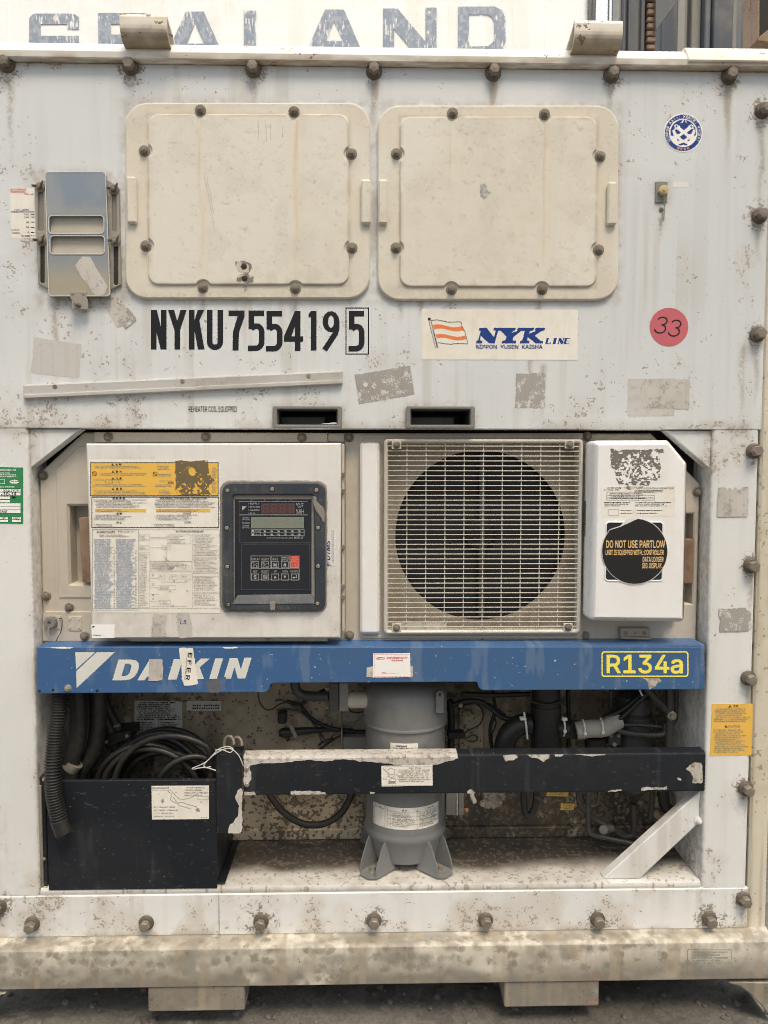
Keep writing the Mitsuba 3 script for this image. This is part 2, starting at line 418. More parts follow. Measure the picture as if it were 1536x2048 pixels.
def blobs_px(lst, d=0.0):
    out = []
    for u, v, su, sv, a in lst:
        x, z = at(u, v, d)
        k = (d - CAM[1]) / FPX
        out.append((float(x), float(z), su * k, sv * k, a))
    return out


TOPB = [(15, 130), (262, 135), (507, 140), (748, 144), (986, 147), (1222, 151), (1457, 154)]
BOTB = [(65, 1847), (293, 1845), (522, 1843), (748, 1840), (971, 1839), (1195, 1838), (1418, 1837)]
SIDB = [(1525, 222), (1518, 432), (1514, 669), (1507, 902), (1501, 1131), (1496, 1356), (1491, 1576), (1486, 1797)]
LEFB = [(-2, 1813)]
BOLTS = [tuple(map(float, at(u, v, 0.0))) for u, v in TOPB + BOTB + SIDB + LEFB]

DIRT = blobs_px([(60, 125, 120, 25, .5), (1457, 165, 40, 25, .8), (20, 150, 55, 35, .8), (260, 780, 150, 70, .45), (30, 830, 70, 45, .7), (90, 820, 70, 40, .6), (270, 830, 70, 50, .75), (160, 640, 50, 60, .35), (140, 590, 70, 20, .6), (80, 360, 30, 20, .5),
                 (480, 840, 60, 25, .35), (740, 700, 60, 120, .12), (1050, 840, 70, 30, .5), (1180, 830, 60, 30, .25), (1420, 855, 110, 14, .9), (1450, 900, 50, 50, .75), (1490, 700, 30, 120, .35), (1480, 560, 30, 60, .3),
                 (1515, 520, 20, 20, .5), (40, 600, 50, 60, .35), (30, 470, 40, 60, .2), (70, 900, 22, 60, .55), (40, 1300, 60, 300, .10), (30, 1740, 70, 70, .5), (60, 1810, 60, 40, .5), (120, 1800, 60, 60, .55), (190, 1820, 80, 40, .3), (460, 1800, 60, 60, .55), (520, 1810, 60, 40, .65),
                 (620, 1800, 60, 50, .4), (748, 1830, 50, 30, .5), (850, 1810, 60, 50, .3), (970, 1830, 60, 40, .6), (1195, 1820, 70, 40, .45), (1400, 1700, 40, 70, .5), (1440, 1740, 60, 50, .5), (1440, 1830, 70, 40, .5), (1470, 1600, 40, 60, .35), (1320, 1760, 60, 30, .4), (1300, 1800, 50, 40, .3), (1470, 1250, 40, 50, .3), (1470, 960, 40, 90, .15), (1415, 930, 18, 40, .5), (1405, 1760, 25, 40, .6), (1450, 1330, 30, 40, .3),
                 (5, 1660, 20, 60, .5), (400, 790, 300, 20, .2), (300, 1856, 800, 12, .35), (1000, 1856, 600, 12, .3)])
DRIPS = [tuple(map(float, (*at(u, v, 0.0), l))) for u, v, l in [(19, 150, .30), (748, 165, .10), (986, 165, .10), (1457, 175, .25), (1457, 175, .12), (1525, 240, .35), (1518, 450, .12), (1514, 690, .22), (1501, 1150, .22), (1496, 1375, .12), (1491, 1595, .14), (1486, 1815, .10),
                                                          (110, 600, .30), (1323, 435, .10), (1060, 720, .12), (800, 600, .08), (1075, 600, .20), (1222, 170, .10), (262, 150, .08), (507, 160, .10), (986, 165, .16), (748, 165, .16), (1496, 1375, .2), (1485, 690, .3), (905, 605, .10), (404, 600, .08), (1085, 730, .22), (590, 605, .05), (1200, 1850, .06), (840, 600, .06)]]


HALO = []
for bx in ((250, 205, 740, 597), (755, 210, 1237, 600), (72, 345, 240, 612), (545, 812, 684, 857), (812, 812, 950, 857), (1311, 363, 1335, 405)):
    r_ = R(*bx)
    HALO.append(((r_[0] + r_[1]) / 2, (r_[2] + r_[3]) / 2, (r_[1] - r_[0]) / 2 - 0.004, (r_[3] - r_[2]) / 2 - 0.004))
EDGES = (float(at(768, 858)[1]), float(at(768, 124)[1]), float(at(62, 1080)[0]), float(at(1414, 1300)[0]), float(at(768, 1866)[1]))
BOLTW = np.random.default_rng(5).uniform(0.25, 1.15, 60)


def wall_fn(p, n, uv):
    x, y, z = p.x, p.y, p.z
    big = fbm(x * 2.1 + 3, z * 2.1, y * 2, 3)
    mid = fbm(x * 58, z * 58, y * 58 + 4, 3)
    fine = fbm(x * 210, z * 210, y * 150 + 9, 2)
    vert = fbm(x * 38, z * 1.7, y * 40 + 2, 3)
    M = gauss(x, z, DIRT)
    c = mix((0.600, 0.622, 0.634), (0.665, 0.666, 0.652), smoothstep(2.3, 1.2, z + 0.5 * (big - 0.5)))
    c = c * (1 - 0.06 * smoothstep(0.42, 0.7, big)) * (1 - 0.045 * smoothstep(0.5, 0.75, vert))
    soft = fbm(x * 11, z * 9, y * 11 + 1, 3)
    c = mix(c, (0.47, 0.43, 0.37), dr.clip(0.55 * smoothstep(0.1, 0.8, M + 0.7 * (soft - 0.5)) * smoothstep(0.25, 0.70, 0.5 * mid + 0.5 * soft) + 0.10 * smoothstep(0.62, 0.8, soft), 0, 1))
    c = mix(c, (0.42, 0.385, 0.33), dr.clip(0.42 * smoothstep(0.52, 0.74, fbm(x * 30, z * 1.3, 6, 3)) * smoothstep(0.45, 0.68, fbm(x * 2.6, z * 1.8, 3, 2)), 0, 1))
    low = smoothstep(0.62, 0.28, z)
    c = mix(c, (0.47, 0.41, 0.33), 0.40 * low * smoothstep(0.42, 0.68, soft))
    # flaked paint: sharp edged grey brown flecks inside the dirty areas
    f = 0.30 * soft + 0.36 * mid + 0.34 * fine + 0.17 * dr.minimum(M, 1.0)
    fl = smoothstep(0.688, 0.72, f)
    c = mix(c, mix((0.42, 0.385, 0.34), (0.25, 0.215, 0.18), smoothstep(0.45, 0.75, fine)), 0.80 * fl)
    # soft grey grime along edges and round the things bolted on
    g = mi.Float(0)
    for hx, hz, hw, hh in HALO:
        dx, dz = dr.maximum(dr.abs(x - hx) - hw, 0), dr.maximum(dr.abs(z - hz) - hh, 0)
        g = g + dr.exp(-(dr.square(dx) + dr.square(dz)) / 0.00032)
    g = g * smoothstep(0.25, 0.65, soft * 0.5 + mid * 0.5) * 0.8
    g = g + smoothstep(0.035, 0.0, dr.abs(z - EDGES[0])) * smoothstep(0.35, 0.6, soft) * 0.8 + smoothstep(0.03, 0.0, dr.abs(z - EDGES[1])) * smoothstep(0.3, 0.6, soft)
    g = g + 0.7 * smoothstep(0.012, 0.0, dr.minimum(dr.abs(x - EDGES[2]), dr.abs(x - EDGES[3]))) * smoothstep(0.4, 0.62, mid) * smoothstep(1.84, 1.80, z) + smoothstep(0.022, 0.0, dr.abs(z - EDGES[4])) * smoothstep(0.35, 0.6, soft)
    c = mix(c, (0.33, 0.295, 0.25), dr.clip(0.62 * g, 0, 0.7))
    # sparse specks and nicks
    sp = noise(x * 150, z * 150, 3) * 0.72 + 0.28 * noise(x * 480, z * 480, 8)
    c = mix(c, (0.20, 0.175, 0.15), 0.75 * smoothstep(0.922, 0.942, sp + 0.08 * (big - 0.5) + 0.03 * dr.minimum(M, 1.0)))
    # bolts: grime rings
    h, e = mi.Float(0), mi.Float(0)
    for (bx, bz), bw in zip(BOLTS, BOLTW):
        d2 = dr.square(x - bx) + dr.square(z - bz)
        h = h + float(bw) * dr.exp(-d2 / 0.0016)
        e = e + float(0.5 + 0.5 * bw) * dr.exp(-(dr.square((x - bx) / 0.022) + dr.square((z - bz + 0.016) / 0.030)))
    c = mix(c, (0.22, 0.185, 0.145), dr.clip(0.8 * smoothstep(0.50, 0.58, mid * 0.5 + fine * 0.5 + 0.22 * (h - 0.5)) * smoothstep(0.08, 0.4, h) + 0.70 * e * smoothstep(.2, .5, mid), 0, 0.9))
    s = mi.Float(0)
    for sx, sz, l in DRIPS:
        t = (sz - z) / l
        w = 0.0085 * (1 - 0.6 * dr.clip(t, 0, 1)) + 0.002
        s = s + dr.exp(-dr.square((x - sx + 0.003 * dr.sin(z * 40 + sx * 90)) / w)) * smoothstep(-0.06, 0.04, t) * smoothstep(1.0, 0.15, t)
    c = mix(c, (0.30, 0.255, 0.20), dr.clip(0.72 * s * smoothstep(0.25, 0.6, vert * 0.5 + fine * 0.5), 0, 0.75))
    return c


def painted(base, dirt, amount=1.0, sc=1.0, seed=0.0, chip=(0.15, 0.12, 0.1), chips=0.6, ct=0.72, streak=0.5, extra=None):
    def fn(p, n, uv):
        x, y, z = p.x, p.y, p.z
        a = fbm(x * 2.6 * sc + seed, z * 2.6 * sc, y * 2.6 * sc + seed, 3)
        b = fbm(x * 24 * sc, z * 24 * sc + seed, y * 24 * sc, 3)
        f = fbm(x * 130 * sc, z * 130 * sc, y * 130 * sc + seed, 2)
        v = fbm(x * 46 * sc + y * 40, z * 1.8 * sc, seed, 2)
        k = amount * (0.45 * smoothstep(0.38, 0.70, a) + 0.45 * smoothstep(0.40, 0.75, b) * smoothstep(0.3, 0.65, a) + streak * 0.35 * smoothstep(0.5, 0.8, v))
        c = mix(base, dirt, dr.clip(k, 0, 1))
        c = mix(c, chip, chips * smoothstep(ct + 0.065, ct + 0.10, 0.5 * b + 0.5 * f + 0.12 * (a - 0.5)))
        if extra:
            c = extra(c, x, y, z, a, b, f)
        return c
    return fn


mat('m_wall', mikit.proc(wall_fn), 0.48)


# cream hatch covers: mottled, rust drips below the upper bolts, scuffed centre
RUST = [float(at(u, 250, -0.02)[0]) for u in (401, 590, 905, 1090)]


HRECT = []
for bx in ((296, 228, 698, 569), (800, 233, 1194, 573)):
    r_ = R(*bx, -0.02)
    HRECT.append(((r_[0] + r_[1]) / 2, (r_[2] + r_[3]) / 2, (r_[1] - r_[0]) / 2, (r_[3] - r_[2]) / 2))


def hatch_extra(c, x, y, z, a, b, f):
    s = mi.Float(0)
    for rx in RUST:
        s = s + (dr.exp(-dr.square((x - rx + 0.004 * dr.sin(z * 23)) / 0.006)) + 0.4 * dr.exp(-dr.square((x - rx - 0.008 + 0.005 * dr.sin(z * 17)) / 0.016))) * smoothstep(2.74, 2.66, z) * (0.35 + 0.65 * smoothstep(2.25, 2.7, z))
    s = s * smoothstep(0.30, 0.62, 0.6 * fbm(x * 110, z * 5, 3, 2) + 0.4 * b)
    c = mix(c, (0.58, 0.42, 0.21), dr.clip(0.50 * s, 0, 0.6))
    sc = fbm(x * 44 + z * 18, z * 60, 5, 3)
    mo_ = fbm(x * 7, z * 7, 4, 3)
    c = mix(c, (0.50, 0.445, 0.36), 0.22 * smoothstep(0.62, 0.85, sc + 0.3 * (mo_ - 0.5)))
    c = mix(c, (0.42, 0.38, 0.32), 0.5 * smoothstep(0.72, 0.75, 0.5 * sc + 0.5 * f))
    c = mix(c, (0.38, 0.33, 0.27), 0.30 * smoothstep(2.32, 2.18, z) * smoothstep(0.45, 0.7, b))
    mo = fbm(x * 15, z * 12, 6, 3)
    c = mix(c, (0.50, 0.47, 0.41), 0.30 * smoothstep(0.48, 0.75, mo))
    wv = fbm(x * 120 + z * 50, z * 150 - x * 40, 2, 2)
    c = mix(c, (0.40, 0.36, 0.30), 0.30 * smoothstep(0.74, 0.84, wv + 0.25 * (mo - 0.5)))
    for hx, hz, hw, hh in HRECT:
        dx, dz = dr.abs(x - hx) - hw, dr.abs(z - hz) - hh
        sd = dr.maximum(dx, dz)
        ins = smoothstep(0.004, -0.004, sd)
        c = mix(c, (0.40, 0.34, 0.26), 0.55 * dr.exp(-dr.square(sd / 0.007)) * smoothstep(0.25, 0.6, b) * smoothstep(0.09, 0.05, sd))
        c = mix(c, (0.57, 0.49, 0.37), 0.35 * (1 - ins) * smoothstep(0.09, 0.07, sd) * smoothstep(0.25, 0.6, mo_))
    edge = smoothstep(2.70, 2.76, z + 0.03 * (b - 0.5)) + smoothstep(2.215, 2.185, z)
    return mix(c, (0.45, 0.40, 0.33), 0.35 * dr.clip(edge, 0, 1) * smoothstep(.35, .65, f))


mat('m_hatch', mikit.proc(painted((0.645, 0.615, 0.54), (0.58, 0.535, 0.44), 0.8, 1.0, 2.0, (0.30, 0.25, 0.2), 0.6, 0.70, 0.4, hatch_extra)), 0.42)


def sill_extra(c, x, y, z, a, b, f):
    k = fbm(x * 5.5, z * 9, y * 9 + 2, 3)
    sp = fbm(x * 40, z * 40, y * 40, 3)
    c = mix(c, (0.195, 0.178, 0.15), 0.78 * smoothstep(0.40, 0.66, k * 0.65 + sp * 0.35))
    lowz = smoothstep(0.225, 0.155, z + 0.20 * (k - 0.5) + 0.05 * (sp - 0.5)) * smoothstep(3.0, 0.3, z)
    c = mix(c, (0.165, 0.15, 0.125), 0.85 * lowz * smoothstep(0.22, 0.46, k))
    v1, v2, r = voronoi(x * 30 + 3 + 1.2 * sp, z * 30 + y * 28)
    c = mix(c, (0.21, 0.18, 0.135), 0.80 * smoothstep(0.58, 0.08, v1 + 0.5 * (f - 0.5) + 0.4 * (sp - 0.5)) * smoothstep(0.30, 0.42, r) * smoothstep(0.30, 0.5, a))
    c = mix(c, (0.07, 0.055, 0.045), 0.6 * smoothstep(0.77, 0.80, fbm(x * 190, z * 190, y * 190, 2) + 0.10 * (sp - 0.5)))
    v = fbm(x * 30, z * 2.5, y * 12, 3)
    c = mix(c, (0.22, 0.19, 0.15), 0.65 * smoothstep(0.235, 0.275, z) * smoothstep(0.3, 0.27, z) * smoothstep(0.42, 0.60, fbm(x * 26, z * 9, y * 9, 3)))
    c = mix(c, (0.33, 0.27, 0.19), 0.55 * smoothstep(0.50, 0.70, v))
    red = smoothstep(0.66, 0.72, fbm(x * 9, z * 60, 7, 2)) * smoothstep(0.62, 0.7, fbm(x * 3.1, z * 5, 1, 2))
    return mix(c, (0.45, 0.16, 0.11), 0.4 * red)


mat('m_sill', mikit.proc(painted((0.585, 0.55, 0.465), (0.44, 0.405, 0.33), 0.8, 1.0, 5.0, (0.16, 0.12, 0.09), 0.6, 0.70, 0.8, sill_extra)), 0.38)


def post_extra(c, x, y, z, a, b, f):
    q = fbm(x * 70, z * 70, y * 70, 3)
    v = fbm(x * 60, z * 3, y * 50, 3)
    c = mix(c, (0.40, 0.33, 0.22), 0.5 * smoothstep(0.5, 0.72, v))
    return mix(c, (0.23, 0.175, 0.115), 0.75 * smoothstep(0.60, 0.65, 0.5 * q + 0.3 * f + 0.2 * a))


mat('m_post', mikit.proc(painted((0.585, 0.545, 0.45), (0.45, 0.40, 0.30), 0.8, 1.0, 6.0, (0.16, 0.12, 0.09), 0.6, 0.66, 0.8, post_extra)), 0.4)
RLZ = float(at(768, 122.5, -0.03)[1])


def rail_extra(c, x, y, z, a, b, f):
    r = fbm(x * 14, z * 30, y * 30, 3)
    c = mix(c, (0.34, 0.25, 0.16), 0.75 * smoothstep(RLZ + 0.025, RLZ - 0.004, z + 0.02 * (b - 0.5)) * smoothstep(0.30, 0.60, r))
    rr = smoothstep(0.675, 0.70, r * 0.6 + f * 0.4 + 0.12 * smoothstep(1.05, 1.2, x) * smoothstep(2.85, 2.88, z))
    return mix(c, (0.20, 0.095, 0.05), 0.85 * rr)


mat('m_rail', mikit.proc(painted((0.70, 0.68, 0.63), (0.58, 0.50, 0.37), 0.7, 1.0, 9.0, (0.2, 0.1, 0.06), 0.7, 0.70, 0.5, rail_extra)), 0.36)


BKZ = float(at(768, 104, -0.06)[1])


def bracket_extra(c, x, y, z, a, b, f):
    r = fbm(x * 24, z * 24, y * 24, 3)
    e = smoothstep(2.955, 3.00, z)
    c = mix(c, (0.17, 0.075, 0.04), 0.9 * smoothstep(0.63, 0.655, r * 0.6 + f * 0.4 + 0.26 * smoothstep(BKZ + 0.075, BKZ + 0.115, z)))
    return mix(c, (0.26, 0.19, 0.11), 0.85 * smoothstep(BKZ + 0.07, BKZ + 0.015, z + 0.05 * (b - 0.5)))


mat('m_bracket', mikit.proc(painted((0.72, 0.69, 0.625), (0.58, 0.50, 0.38), 0.7, 1.0, 3.0, (0.2, 0.09, 0.05), 0.7, 0.66, 0.9, bracket_extra)), 0.4)
mat('m_inner', mikit.proc(painted((0.475, 0.435, 0.37), (0.37, 0.32, 0.25), 0.7, 1.2, 7.0, (0.17, 0.14, 0.11), 0.6, 0.675, 0.5)), 0.5)
mat('m_shroud', mikit.proc(painted((0.34, 0.295, 0.23), (0.22, 0.18, 0.13), 0.8, 1.4, 8.0, (0.1, 0.08, 0.06), 0.6, 0.66, 0.6)), 0.55)
mat('m_box', mikit.proc(painted((0.67, 0.66, 0.635), (0.50, 0.465, 0.41), 0.8, 1.5, 12.0, (0.25, 0.22, 0.19), 0.7, 0.68, 0.5,
                              lambda c, x, y, z, a, b, f: mix(c, (0.46, 0.41, 0.34), 0.6 * smoothstep(0.98, 0.865, z + 0.05 * (b - 0.5)) * smoothstep(0.40, 0.6, b)))), 0.42)
mat('m_cover', mikit.proc(painted((0.75, 0.745, 0.735), (0.64, 0.61, 0.56), 0.4, 1.3, 15.0, (0.3, 0.27, 0.24), 0.5, 0.72, 0.3)), 0.32)


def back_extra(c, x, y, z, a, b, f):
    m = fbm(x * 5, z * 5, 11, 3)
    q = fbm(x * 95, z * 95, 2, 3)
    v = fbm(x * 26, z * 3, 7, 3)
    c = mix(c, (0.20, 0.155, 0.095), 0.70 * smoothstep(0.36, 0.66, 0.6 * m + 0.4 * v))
    bay_shade = smoothstep(0.30, 0.50, x + 0.5 * (m - 0.5)) + smoothstep(-0.62, -0.72, x + 0.3 * (m - 0.5))  # shade of the deep bay put into the wall colour towards its ends
    c = mix(c, (0.085, 0.068, 0.047), dr.clip(0.55 * smoothstep(0.48, 0.66, 0.5 * m + 0.5 * b) + 0.75 * bay_shade * smoothstep(0.32, 0.50, 0.5 * v + 0.5 * b), 0, 0.88))
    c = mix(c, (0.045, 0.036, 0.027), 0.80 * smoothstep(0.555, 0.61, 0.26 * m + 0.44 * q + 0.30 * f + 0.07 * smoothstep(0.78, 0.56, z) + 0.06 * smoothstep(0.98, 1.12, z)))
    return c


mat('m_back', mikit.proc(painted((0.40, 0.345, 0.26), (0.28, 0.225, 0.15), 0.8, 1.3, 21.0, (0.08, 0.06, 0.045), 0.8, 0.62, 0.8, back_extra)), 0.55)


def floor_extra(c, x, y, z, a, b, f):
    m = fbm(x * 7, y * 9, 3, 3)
    k = smoothstep(0.05, 0.16, y + 0.13 * (m - 0.5))  # floor gets darker towards the back of the recess
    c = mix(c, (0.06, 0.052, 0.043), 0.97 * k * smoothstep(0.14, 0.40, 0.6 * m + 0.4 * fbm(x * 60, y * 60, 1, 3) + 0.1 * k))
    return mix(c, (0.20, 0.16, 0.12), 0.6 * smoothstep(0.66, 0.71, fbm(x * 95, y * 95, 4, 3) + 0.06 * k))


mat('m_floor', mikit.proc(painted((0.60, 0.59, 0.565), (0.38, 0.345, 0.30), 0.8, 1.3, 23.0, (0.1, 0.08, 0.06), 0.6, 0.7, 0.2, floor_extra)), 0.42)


def blue_extra(c, x, y, z, a, b, f):
    c = mix(c, (0.16, 0.22, 0.30), 0.35 * smoothstep(0.55, 0.7, fbm(x * 30, z * 8, 2, 3)))
    c = mix(c, (0.30, 0.27, 0.23), 0.55 * smoothstep(0.74, 0.78, b * 0.5 + f * 0.5 + 0.06 * smoothstep(0.797, 0.777, z)))
    return mix(c, (0.62, 0.62, 0.60), 0.8 * smoothstep(0.88, 0.90, noise(x * 70, z * 230, 5) * 0.6 + 0.4 * noise(x * 300, z * 300, 2)))


mat('m_blue', mikit.proc(painted((0.038, 0.106, 0.25), (0.052, 0.105, 0.205), 0.8, 1.2, 31.0, (0.2, 0.19, 0.17), 0.7, 0.72, 0.15, blue_extra)), 0.36)


def black_extra(c, x, y, z, a, b, f):
    c = mix(c, (0.06, 0.064, 0.07), 0.4 * smoothstep(0.6, 0.85, fbm(x * 30, z * 4, y * 9, 3)) * smoothstep(0.45, 0.65, a))
    c = mix(c, (0.085, 0.085, 0.088), 0.3 * smoothstep(0.72, 0.82, fbm(x * 60, z * 110, 4, 3)))
    return mix(c, (0.55, 0.53, 0.49), 0.75 * smoothstep(0.915, 0.93, noise(x * 90, z * 260, y * 60) * 0.6 + 0.4 * noise(x * 400, z * 400, y * 100)))


mat('m_black', mikit.proc(painted((0.010, 0.0125, 0.017), (0.020, 0.022, 0.026), 0.9, 1.0, 41.0, (0.12, 0.12, 0.12), 0.4, 0.76, 0.4, black_extra)), 0.45, 0.0, 0.3)
mat('m_primer', mikit.proc(painted((0.52, 0.495, 0.455), (0.33, 0.295, 0.25), 1.0, 4.0, 43.0, (0.16, 0.13, 0.1), 0.8, 0.54, 0.5)), 0.55)
mat('m_compressor', mikit.proc(painted((0.180, 0.185, 0.186), (0.145, 0.138, 0.125), 0.8, 1.4, 51.0, (0.07, 0.06, 0.05), 0.5, 0.72, 0.4,
                                     lambda c, x, y, z, a, b, f: mix(c, (0.15, 0.135, 0.11), 0.55 * smoothstep(0.95, 1.10, z + 0.04 * (b - 0.5))))), 0.36)


def galv_extra(c, x, y, z, a, b, f):
    c = mix(c, (0.21, 0.265, 0.325), 0.7 * smoothstep(2.24, 2.44, z + 0.25 * (a - 0.5)) + 0 * x)
    c = mix(c, (0.42, 0.36, 0.25), 0.8 * smoothstep(2.29, 2.215, z + 0.06 * (a - 0.5)) + 0.35 * smoothstep(0.022, 0.0, dr.abs(z - 2.425)))
    return mix(c, (0.36, 0.355, 0.335), 0.5 * smoothstep(0.4, 0.7, fbm(x * 14, z * 9, 3, 3)))


mat('m_galv', mikit.proc(painted((0.27, 0.29, 0.305), (0.28, 0.275, 0.26), 0.7, 1.6, 61.0, (0.2, 0.16, 0.12), 0.6, 0.70, 0.15, galv_extra)), 0.36, 0.35)
mat('m_bolt', mikit.proc(painted((0.215, 0.185, 0.15), (0.13, 0.108, 0.082), 1.0, 4.0, 71.0, (0.40, 0.36, 0.30), 0.6, 0.60, 0.3)), 0.5, 0.2)
mat('m_bolt_dark', mikit.proc(painted((0.135, 0.113, 0.09), (0.085, 0.068, 0.052), 1.0, 4.0, 75.0, (0.30, 0.27, 0.22), 0.6, 0.60, 0.3)), 0.55, 0.2)
mat('m_steel', mikit.proc(painted((0.33, 0.30, 0.25), (0.18, 0.15, 0.115), 1.0, 3.0, 73.0, (0.1, 0.08, 0.06), 0.6, 0.66, 0.4)), 0.45, 0.35)
mat('m_paper', mikit.proc(painted((0.74, 0.715, 0.655), (0.64, 0.595, 0.50), 0.7, 2.0, 81.0, (0.35, 0.31, 0.26), 0.5, 0.69, 0.8)), 0.6)
mat('m_residue', mikit.proc(painted((0.32, 0.305, 0.28), (0.27, 0.25, 0.22), 0.9, 3.0, 91.0, (0.58, 0.57, 0.55), 0.85, 0.50, 0.8)), 0.6)
mat('m_strip', mikit.proc(painted((0.45, 0.44, 0.415), (0.33, 0.31, 0.27), 1.0, 1.6, 97.0, (0.25, 0.22, 0.19), 0.7, 0.60, 0.3)), 0.45)
mat('m_faint', mikit.proc(painted((0.50, 0.49, 0.465), (0.43, 0.41, 0.37), 0.9, 2.5, 93.0, (0.36, 0.33, 0.29), 0.5, 0.58, 0.8)), 0.5)
mat('m_tape', mikit.proc(painted((0.50, 0.475, 0.435), (0.36, 0.335, 0.30), 1.0, 3.0, 95.0, (0.26, 0.24, 0.21), 0.7, 0.53, 0.5)), 0.5)


def scab_fn(p, n, uv):                        # torn dark film with the sticker below showing through
    x, z = p.x, p.z
    k = fbm(x * 85, z * 85, 3, 3) + 0.10 * (fbm(x * 14, z * 14, 8, 2) - 0.5)
    return mix((0.50, 0.45, 0.36), (0.19, 0.165, 0.125), smoothstep(0.46, 0.50, k))


mat('m_scab', mikit.proc(scab_fn), 0.6)
mat('m_scab_white', mikit.proc(lambda p, n, uv: mix((0.735, 0.73, 0.72), (0.15, 0.14, 0.125), smoothstep(0.45, 0.48, 0.45 * fbm(p.x * 30, p.z * 44, 9, 3) + 0.55 * fbm(p.x * 160, p.z * 190, 9, 3)))), 0.5)
mat('m_scab_blue', mikit.proc(lambda p, n, uv: mix((0.05, 0.13, 0.31), (0.10, 0.105, 0.12), smoothstep(0.44, 0.5, fbm(p.x * 110, p.z * 110, 2, 3)))), 0.5)
mat('m_scab_yellow', mikit.proc(lambda p, n, uv: mix((0.70, 0.40, 0.055), (0.14, 0.105, 0.05), smoothstep(0.46, 0.49, fbm(p.x * 150, p.z * 150, 3, 3) + 0.2 * smoothstep(1.625, 1.66, p.z)))), 0.55)
mat('m_wire', mikit.proc(painted((0.55, 0.525, 0.47), (0.44, 0.40, 0.33), 0.9, 2.0, 101.0, (0.2, 0.16, 0.12), 0.6, 0.68, 0.3)), 0.45)
mat('m_rubber', mikit.proc(painted((0.012, 0.012, 0.012), (0.032, 0.029, 0.025), 0.9, 2.5, 111.0, (0.08, 0.07, 0.06), 0.5, 0.68, 0.3)), 0.5)
mat('m_pipe', mikit.proc(painted((0.055, 0.057, 0.056), (0.04, 0.036, 0.03), 0.9, 2.5, 121.0, (0.16, 0.15, 0.13), 0.5, 0.68, 0.3)), 0.45)
mat('m_rusty', mikit.proc(painted((0.25, 0.17, 0.115), (0.14, 0.075, 0.045), 0.9, 2.0, 131.0, (0.08, 0.05, 0.035), 0.7, 0.62, 0.7)), 0.6)
mat('m_panel_frame', mikit.proc(painted((0.030, 0.038, 0.050), (0.085, 0.085, 0.085), 0.8, 2.5, 141.0, (0.17, 0.15, 0.125), 0.5, 0.62, 0.7)), 0.36)
mat('m_far_white', mikit.proc(lambda p, n, uv: mix((0.93, 0.94, 0.94), (0.88, 0.86, 0.80), 0.6 * smoothstep(0.5, 0.75, fbm(p.x * 3, p.z * 0.6, 2, 3)) + 0.25 * smoothstep(0.6, 0.7, fbm(p.x * 0.9, p.z * 3, 5, 3)))), 0.5)
mat('m_far_lettering', mikit.proc(lambda p, n, uv: mix((0.28, 0.33, 0.41), (0.80, 0.79, 0.77), 0.85 * smoothstep(0.64, 0.68, 0.4 * fbm(p.x * 6, p.z * 2.2, 3, 3) + 0.6 * fbm(p.x * 40, p.z * 8, 6, 2)) + 0.22 * smoothstep(0.4, 0.7, fbm(p.x * 20, p.z * 14, 4, 3)))), 0.5)
for nm, c0 in (('m_navy', (0.055, 0.066, 0.088)), ('m_slate', (0.11, 0.135, 0.175)), ('m_far_grey', (0.24, 0.235, 0.22))):  # tones of one folded sheeting, set by how its folds catch light
    mat(nm, mikit.proc(painted(c0, (0.20, 0.19, 0.17), 0.7, 0.35, 161.0, (0.08, 0.07, 0.06), 0.5, 0.70, 1.0)), 0.5)
mat('m_mast', mikit.proc(painted((0.085, 0.095, 0.11), (0.13, 0.125, 0.12), 1.0, 0.5, 155.0, (0.10, 0.05, 0.03), 0.5, 0.68, 0.8)), 0.45)


def ground_fn(p, n, uv):
    x, y = p.x, p.y
    a, b, c = fbm(x * 1.5, y * 1.5, 1, 3), fbm(x * 18, y * 18, 2, 3), noise(x * 160, y * 160, 5)
    col = mix((0.085, 0.078, 0.066), (0.15, 0.142, 0.128), smoothstep(0.35, 0.7, a))
    col = col * (0.75 + 0.5 * b) * (0.8 + 0.4 * c)
    return mix(col, (0.05, 0.045, 0.04), 0.5 * smoothstep(0.58, 0.7, b))


